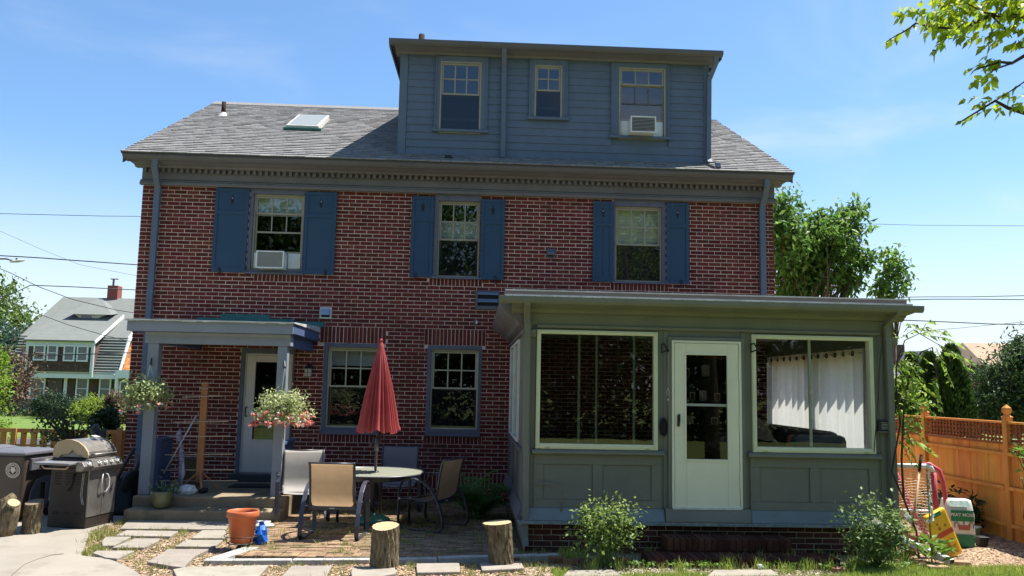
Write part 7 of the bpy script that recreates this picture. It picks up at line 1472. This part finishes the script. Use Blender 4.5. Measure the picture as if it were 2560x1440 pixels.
for a, b, Y in (((2290, 58), (2213, 108), YB), ((2285, 30), (2240, 45), YB), ((2320, 66), (2270, 10), YB), ((2320, 20), (2240, 25), YB), ((2340, 60), (2300, 25), YB), ((2400, 20), (2330, 45), YB), ((2430, 60), (2385, 20), YB), ((2375, 80), (2310, 82), YB), ((2372, 82), (2337, 133), YB), ((2420, 0), (2345, 30), YB), ((2470, 40), (2400, 70), YB), ((2478, 38), (2440, 10), YB), ((2500, 80), (2430, 100), YB), ((2510, 95), (2450, 118), YB), ((2560, 70), (2480, 75), YB),
                ((2540, 40), (2500, 5), YB), ((2560, 20), (2500, 40), YB), ((2600, 60), (2530, 30), YB), ((2600, 100), (2520, 110), YB), ((2580, 90), (2510, 118), YB), ((2460, 165), (2408, 175), 4.2), ((2500, 155), (2462, 135), 4.2), ((2480, 178), (2436, 208), 4.2), ((2495, 160), (2470, 165), 4.2), ((2500, 150), (2475, 150), 4.2), ((2478, 188), (2470, 222), 4.4), ((2450, 240), (2408, 250), 4.4), ((2500, 240), (2440, 262), 4.4),
                ((2480, 268), (2400, 305), 4.4), ((2560, 210), (2500, 240), 4.4), ((2560, 235), (2520, 245), 4.4), ((2560, 255), (2525, 275), 4.4), ((2490, 255), (2500, 285), 4.4), ((2600, 70), (2560, 90), YB), ((2590, 10), (2540, 60), YB), ((2450, 75), (2420, 105), YB)):
    comp(B(*a, Y), B(*b, Y+g.uniform(-.15, .15)))
while len(leaves_) < 1500:
    a = (g.uniform(2350, 2660), g.uniform(-70, 70)); comp(B(*a, YB+g.uniform(-.3, .5)), B(a[0]-g.uniform(20, 60), a[1]+g.uniform(-15, 40), YB+g.uniform(-.3, .5)), .055, 5)
LEAFL = leafm('locust_leaf', (.42, .50, .03), (.22, .33, .03), .55, .45, 6)
for i, (p_, d, l) in enumerate(leaves_[:300]): link('leaf', leafmesh('leaf', [tuple(p_)], l, LEAFL, i, .55, .5, 0, .1, True, np.array([tuple(d)])), lt)
link('leaves', leafmesh('leaves', [tuple(x[0]) for x in leaves_[300:]], .055, LEAFL, 3, .55, .5, 0, .2, True, np.array([tuple(x[1]) for x in leaves_[300:]])), lt)['kind'] = 'stuff'
P_, _ = clumps((4.6, 3.7, 6.4), (2.2, 2.0, 1.4), 200, 30, .35, 88, .3); link('crown', leafmesh('crown', P_, .06, LEAFL, 8, .55, .5), lt)['kind'] = 'stuff'

# ================================================================ GARDEN BEHIND THE CAMERA (seen only in the window glass)
tm = None
for i, (x, y, h_, r_) in enumerate(((-11, -15, 12, 3.6), (-3.5, -19, 15, 4.4), (4, -15, 11.5, 3.6), (11, -18, 14.5, 4.2), (-19, -20, 15, 4.6), (19, -16, 13, 4.2))):
    plant('garden_tree', ('tall tree', 'tallest tree', 'round tree', 'broad tree', 'outer tree', 'far tree')[i]+' at the back of the garden behind the camera, '+('left of centre', 'near the middle', 'right of centre', 'further right', 'far left', 'far right')[i], 'tree', (x, y, -.03), [((x, y, h_*.62), (r_, r_, h_*.36), 300), ((x, y-1, h_*.3), (r_*1.1, r_*.7, h_*.26), 170)], LG, .45, 22, 1.0, .22, .45, seed=200+i, group='trees behind the camera')
mb = MB()
t = thing('reflection_hedge', 'tall unseen hedge added behind the camera to darken the window reflections', 'hedge', (0, -12, 0)); P_ = np.random.default_rng(9).uniform((-24, -14, 0), (24, -12.4, 4.0), (26000, 3)); link('foliage', leafmesh('foliage', P_, .32, LD, 9, .6, 1), t)['kind'] = 'stuff'  # hedge added out of view so the window glass reflects dark

# ================================================================ WIRES AND STREET LAMP
WIRE = M('black_cable', (.02, .02, .022), .6)
def wire(lab, pts, r, Y0, Y1=None):
    Y1 = Y1 or Y0; P_ = [at(x, y, Y0+(Y1-Y0)*i/(len(pts)-1)) for i, (x, y) in enumerate(pts)]; t = thing('overhead_wire', lab, 'wire', P_[0]); mb = MB(); mb.tube(P_, r, 5); mb.build('cable', WIRE, t, True)
wire('thin high overhead wire left of the roof', [(-40, 533), (120, 537), (250, 540), (360, 541)], .012, 34)
wire('thick overhead cable just above the street lamp', [(-40, 637), (90, 644), (200, 652), (345, 662)], .022, 34)
wire('sagging service wire running down across the shingled house roof', [(-40, 655), (30, 684), (97, 717), (180, 748), (290, 775), (400, 792)], .014, 34)
wire('lower sagging wire over the shed dormer of the shingled house', [(-60, 720), (90, 782), (170, 812), (260, 838), (400, 872)], .013, 34)
wire('cable with a splice left of the chimney', [(-40, 750), (20, 738), (58, 722), (76, 713), (180, 717), (345, 725)], .018, 34)
wire('cable crossing low in front of the shingled house windows', [(-40, 885), (120, 888), (230, 885), (345, 881)], .018, 30)
wire('thin wire left of the house crossing the sky on a slant', [(-40, 560), (100, 622), (200, 662), (345, 690)], .006, 34)
wire('thin wire right of the house above the slender tree', [(2100, 558), (2300, 563), (2620, 565)], .010, 34)
wire('upper of two wires leaving the sunroom gutter to the right', [(2200, 744), (2320, 742), (2420, 742), (2620, 738)], .014, 26)
wire('lower of two wires leaving the sunroom gutter to the right', [(2200, 752), (2330, 748), (2460, 748), (2620, 750)], .014, 26)
wire('dark cable crossing above the vine', [(2160, 797), (2330, 803), (2480, 810), (2620, 812)], .018, 26)
wire('thin wire rising to the right above the dense tree', [(2300, 828), (2400, 820), (2500, 810), (2620, 800)], .009, 30)
wire('short dark wire between arborvitae and dense tree', [(2380, 938), (2430, 940), (2500, 940)], .012, 30)
lp = thing('street_lamp', 'grey cobra head street lamp reaching in from the left edge', 'lamp', (at(-120, 700, 33).x, 33, 0)); a = at(-120, 690, 33)
mb = MB(); mb.tube([(a.x, 33, -.03), (a.x, 33, at(-120, 640, 33).z)], [.12, .08], 10); mb.build('pole', BINL, lp, True)
mb = MB(); mb.tube([at(-120, 662, 33), at(-60, 650, 33), at(0, 647, 33), at(16, 647, 33), at(30, 651, 33)], .035, 7); mb.build('arm', BINL, lp, True)
c_ = at(42, 653, 33); mb = MB(); mb.lathe([(0, -.27), (.05, -.25), (.085, -.10), (.10, .05), (.06, .24), (0, .33)], c_, 14, Matrix.Rotation(R(-8), 4, 'Y') @ Matrix.Rotation(R(90), 4, 'Y'), .55, 1); mb.build('lamp_head', METWHITE, lp, True)
mb = MB(); mb.lathe([(.035, 0), (.035, .06), (0, .062)], (c_.x-.02, 33, c_.z+.06), 10); mb.build('photocell', BLACKM, lp)
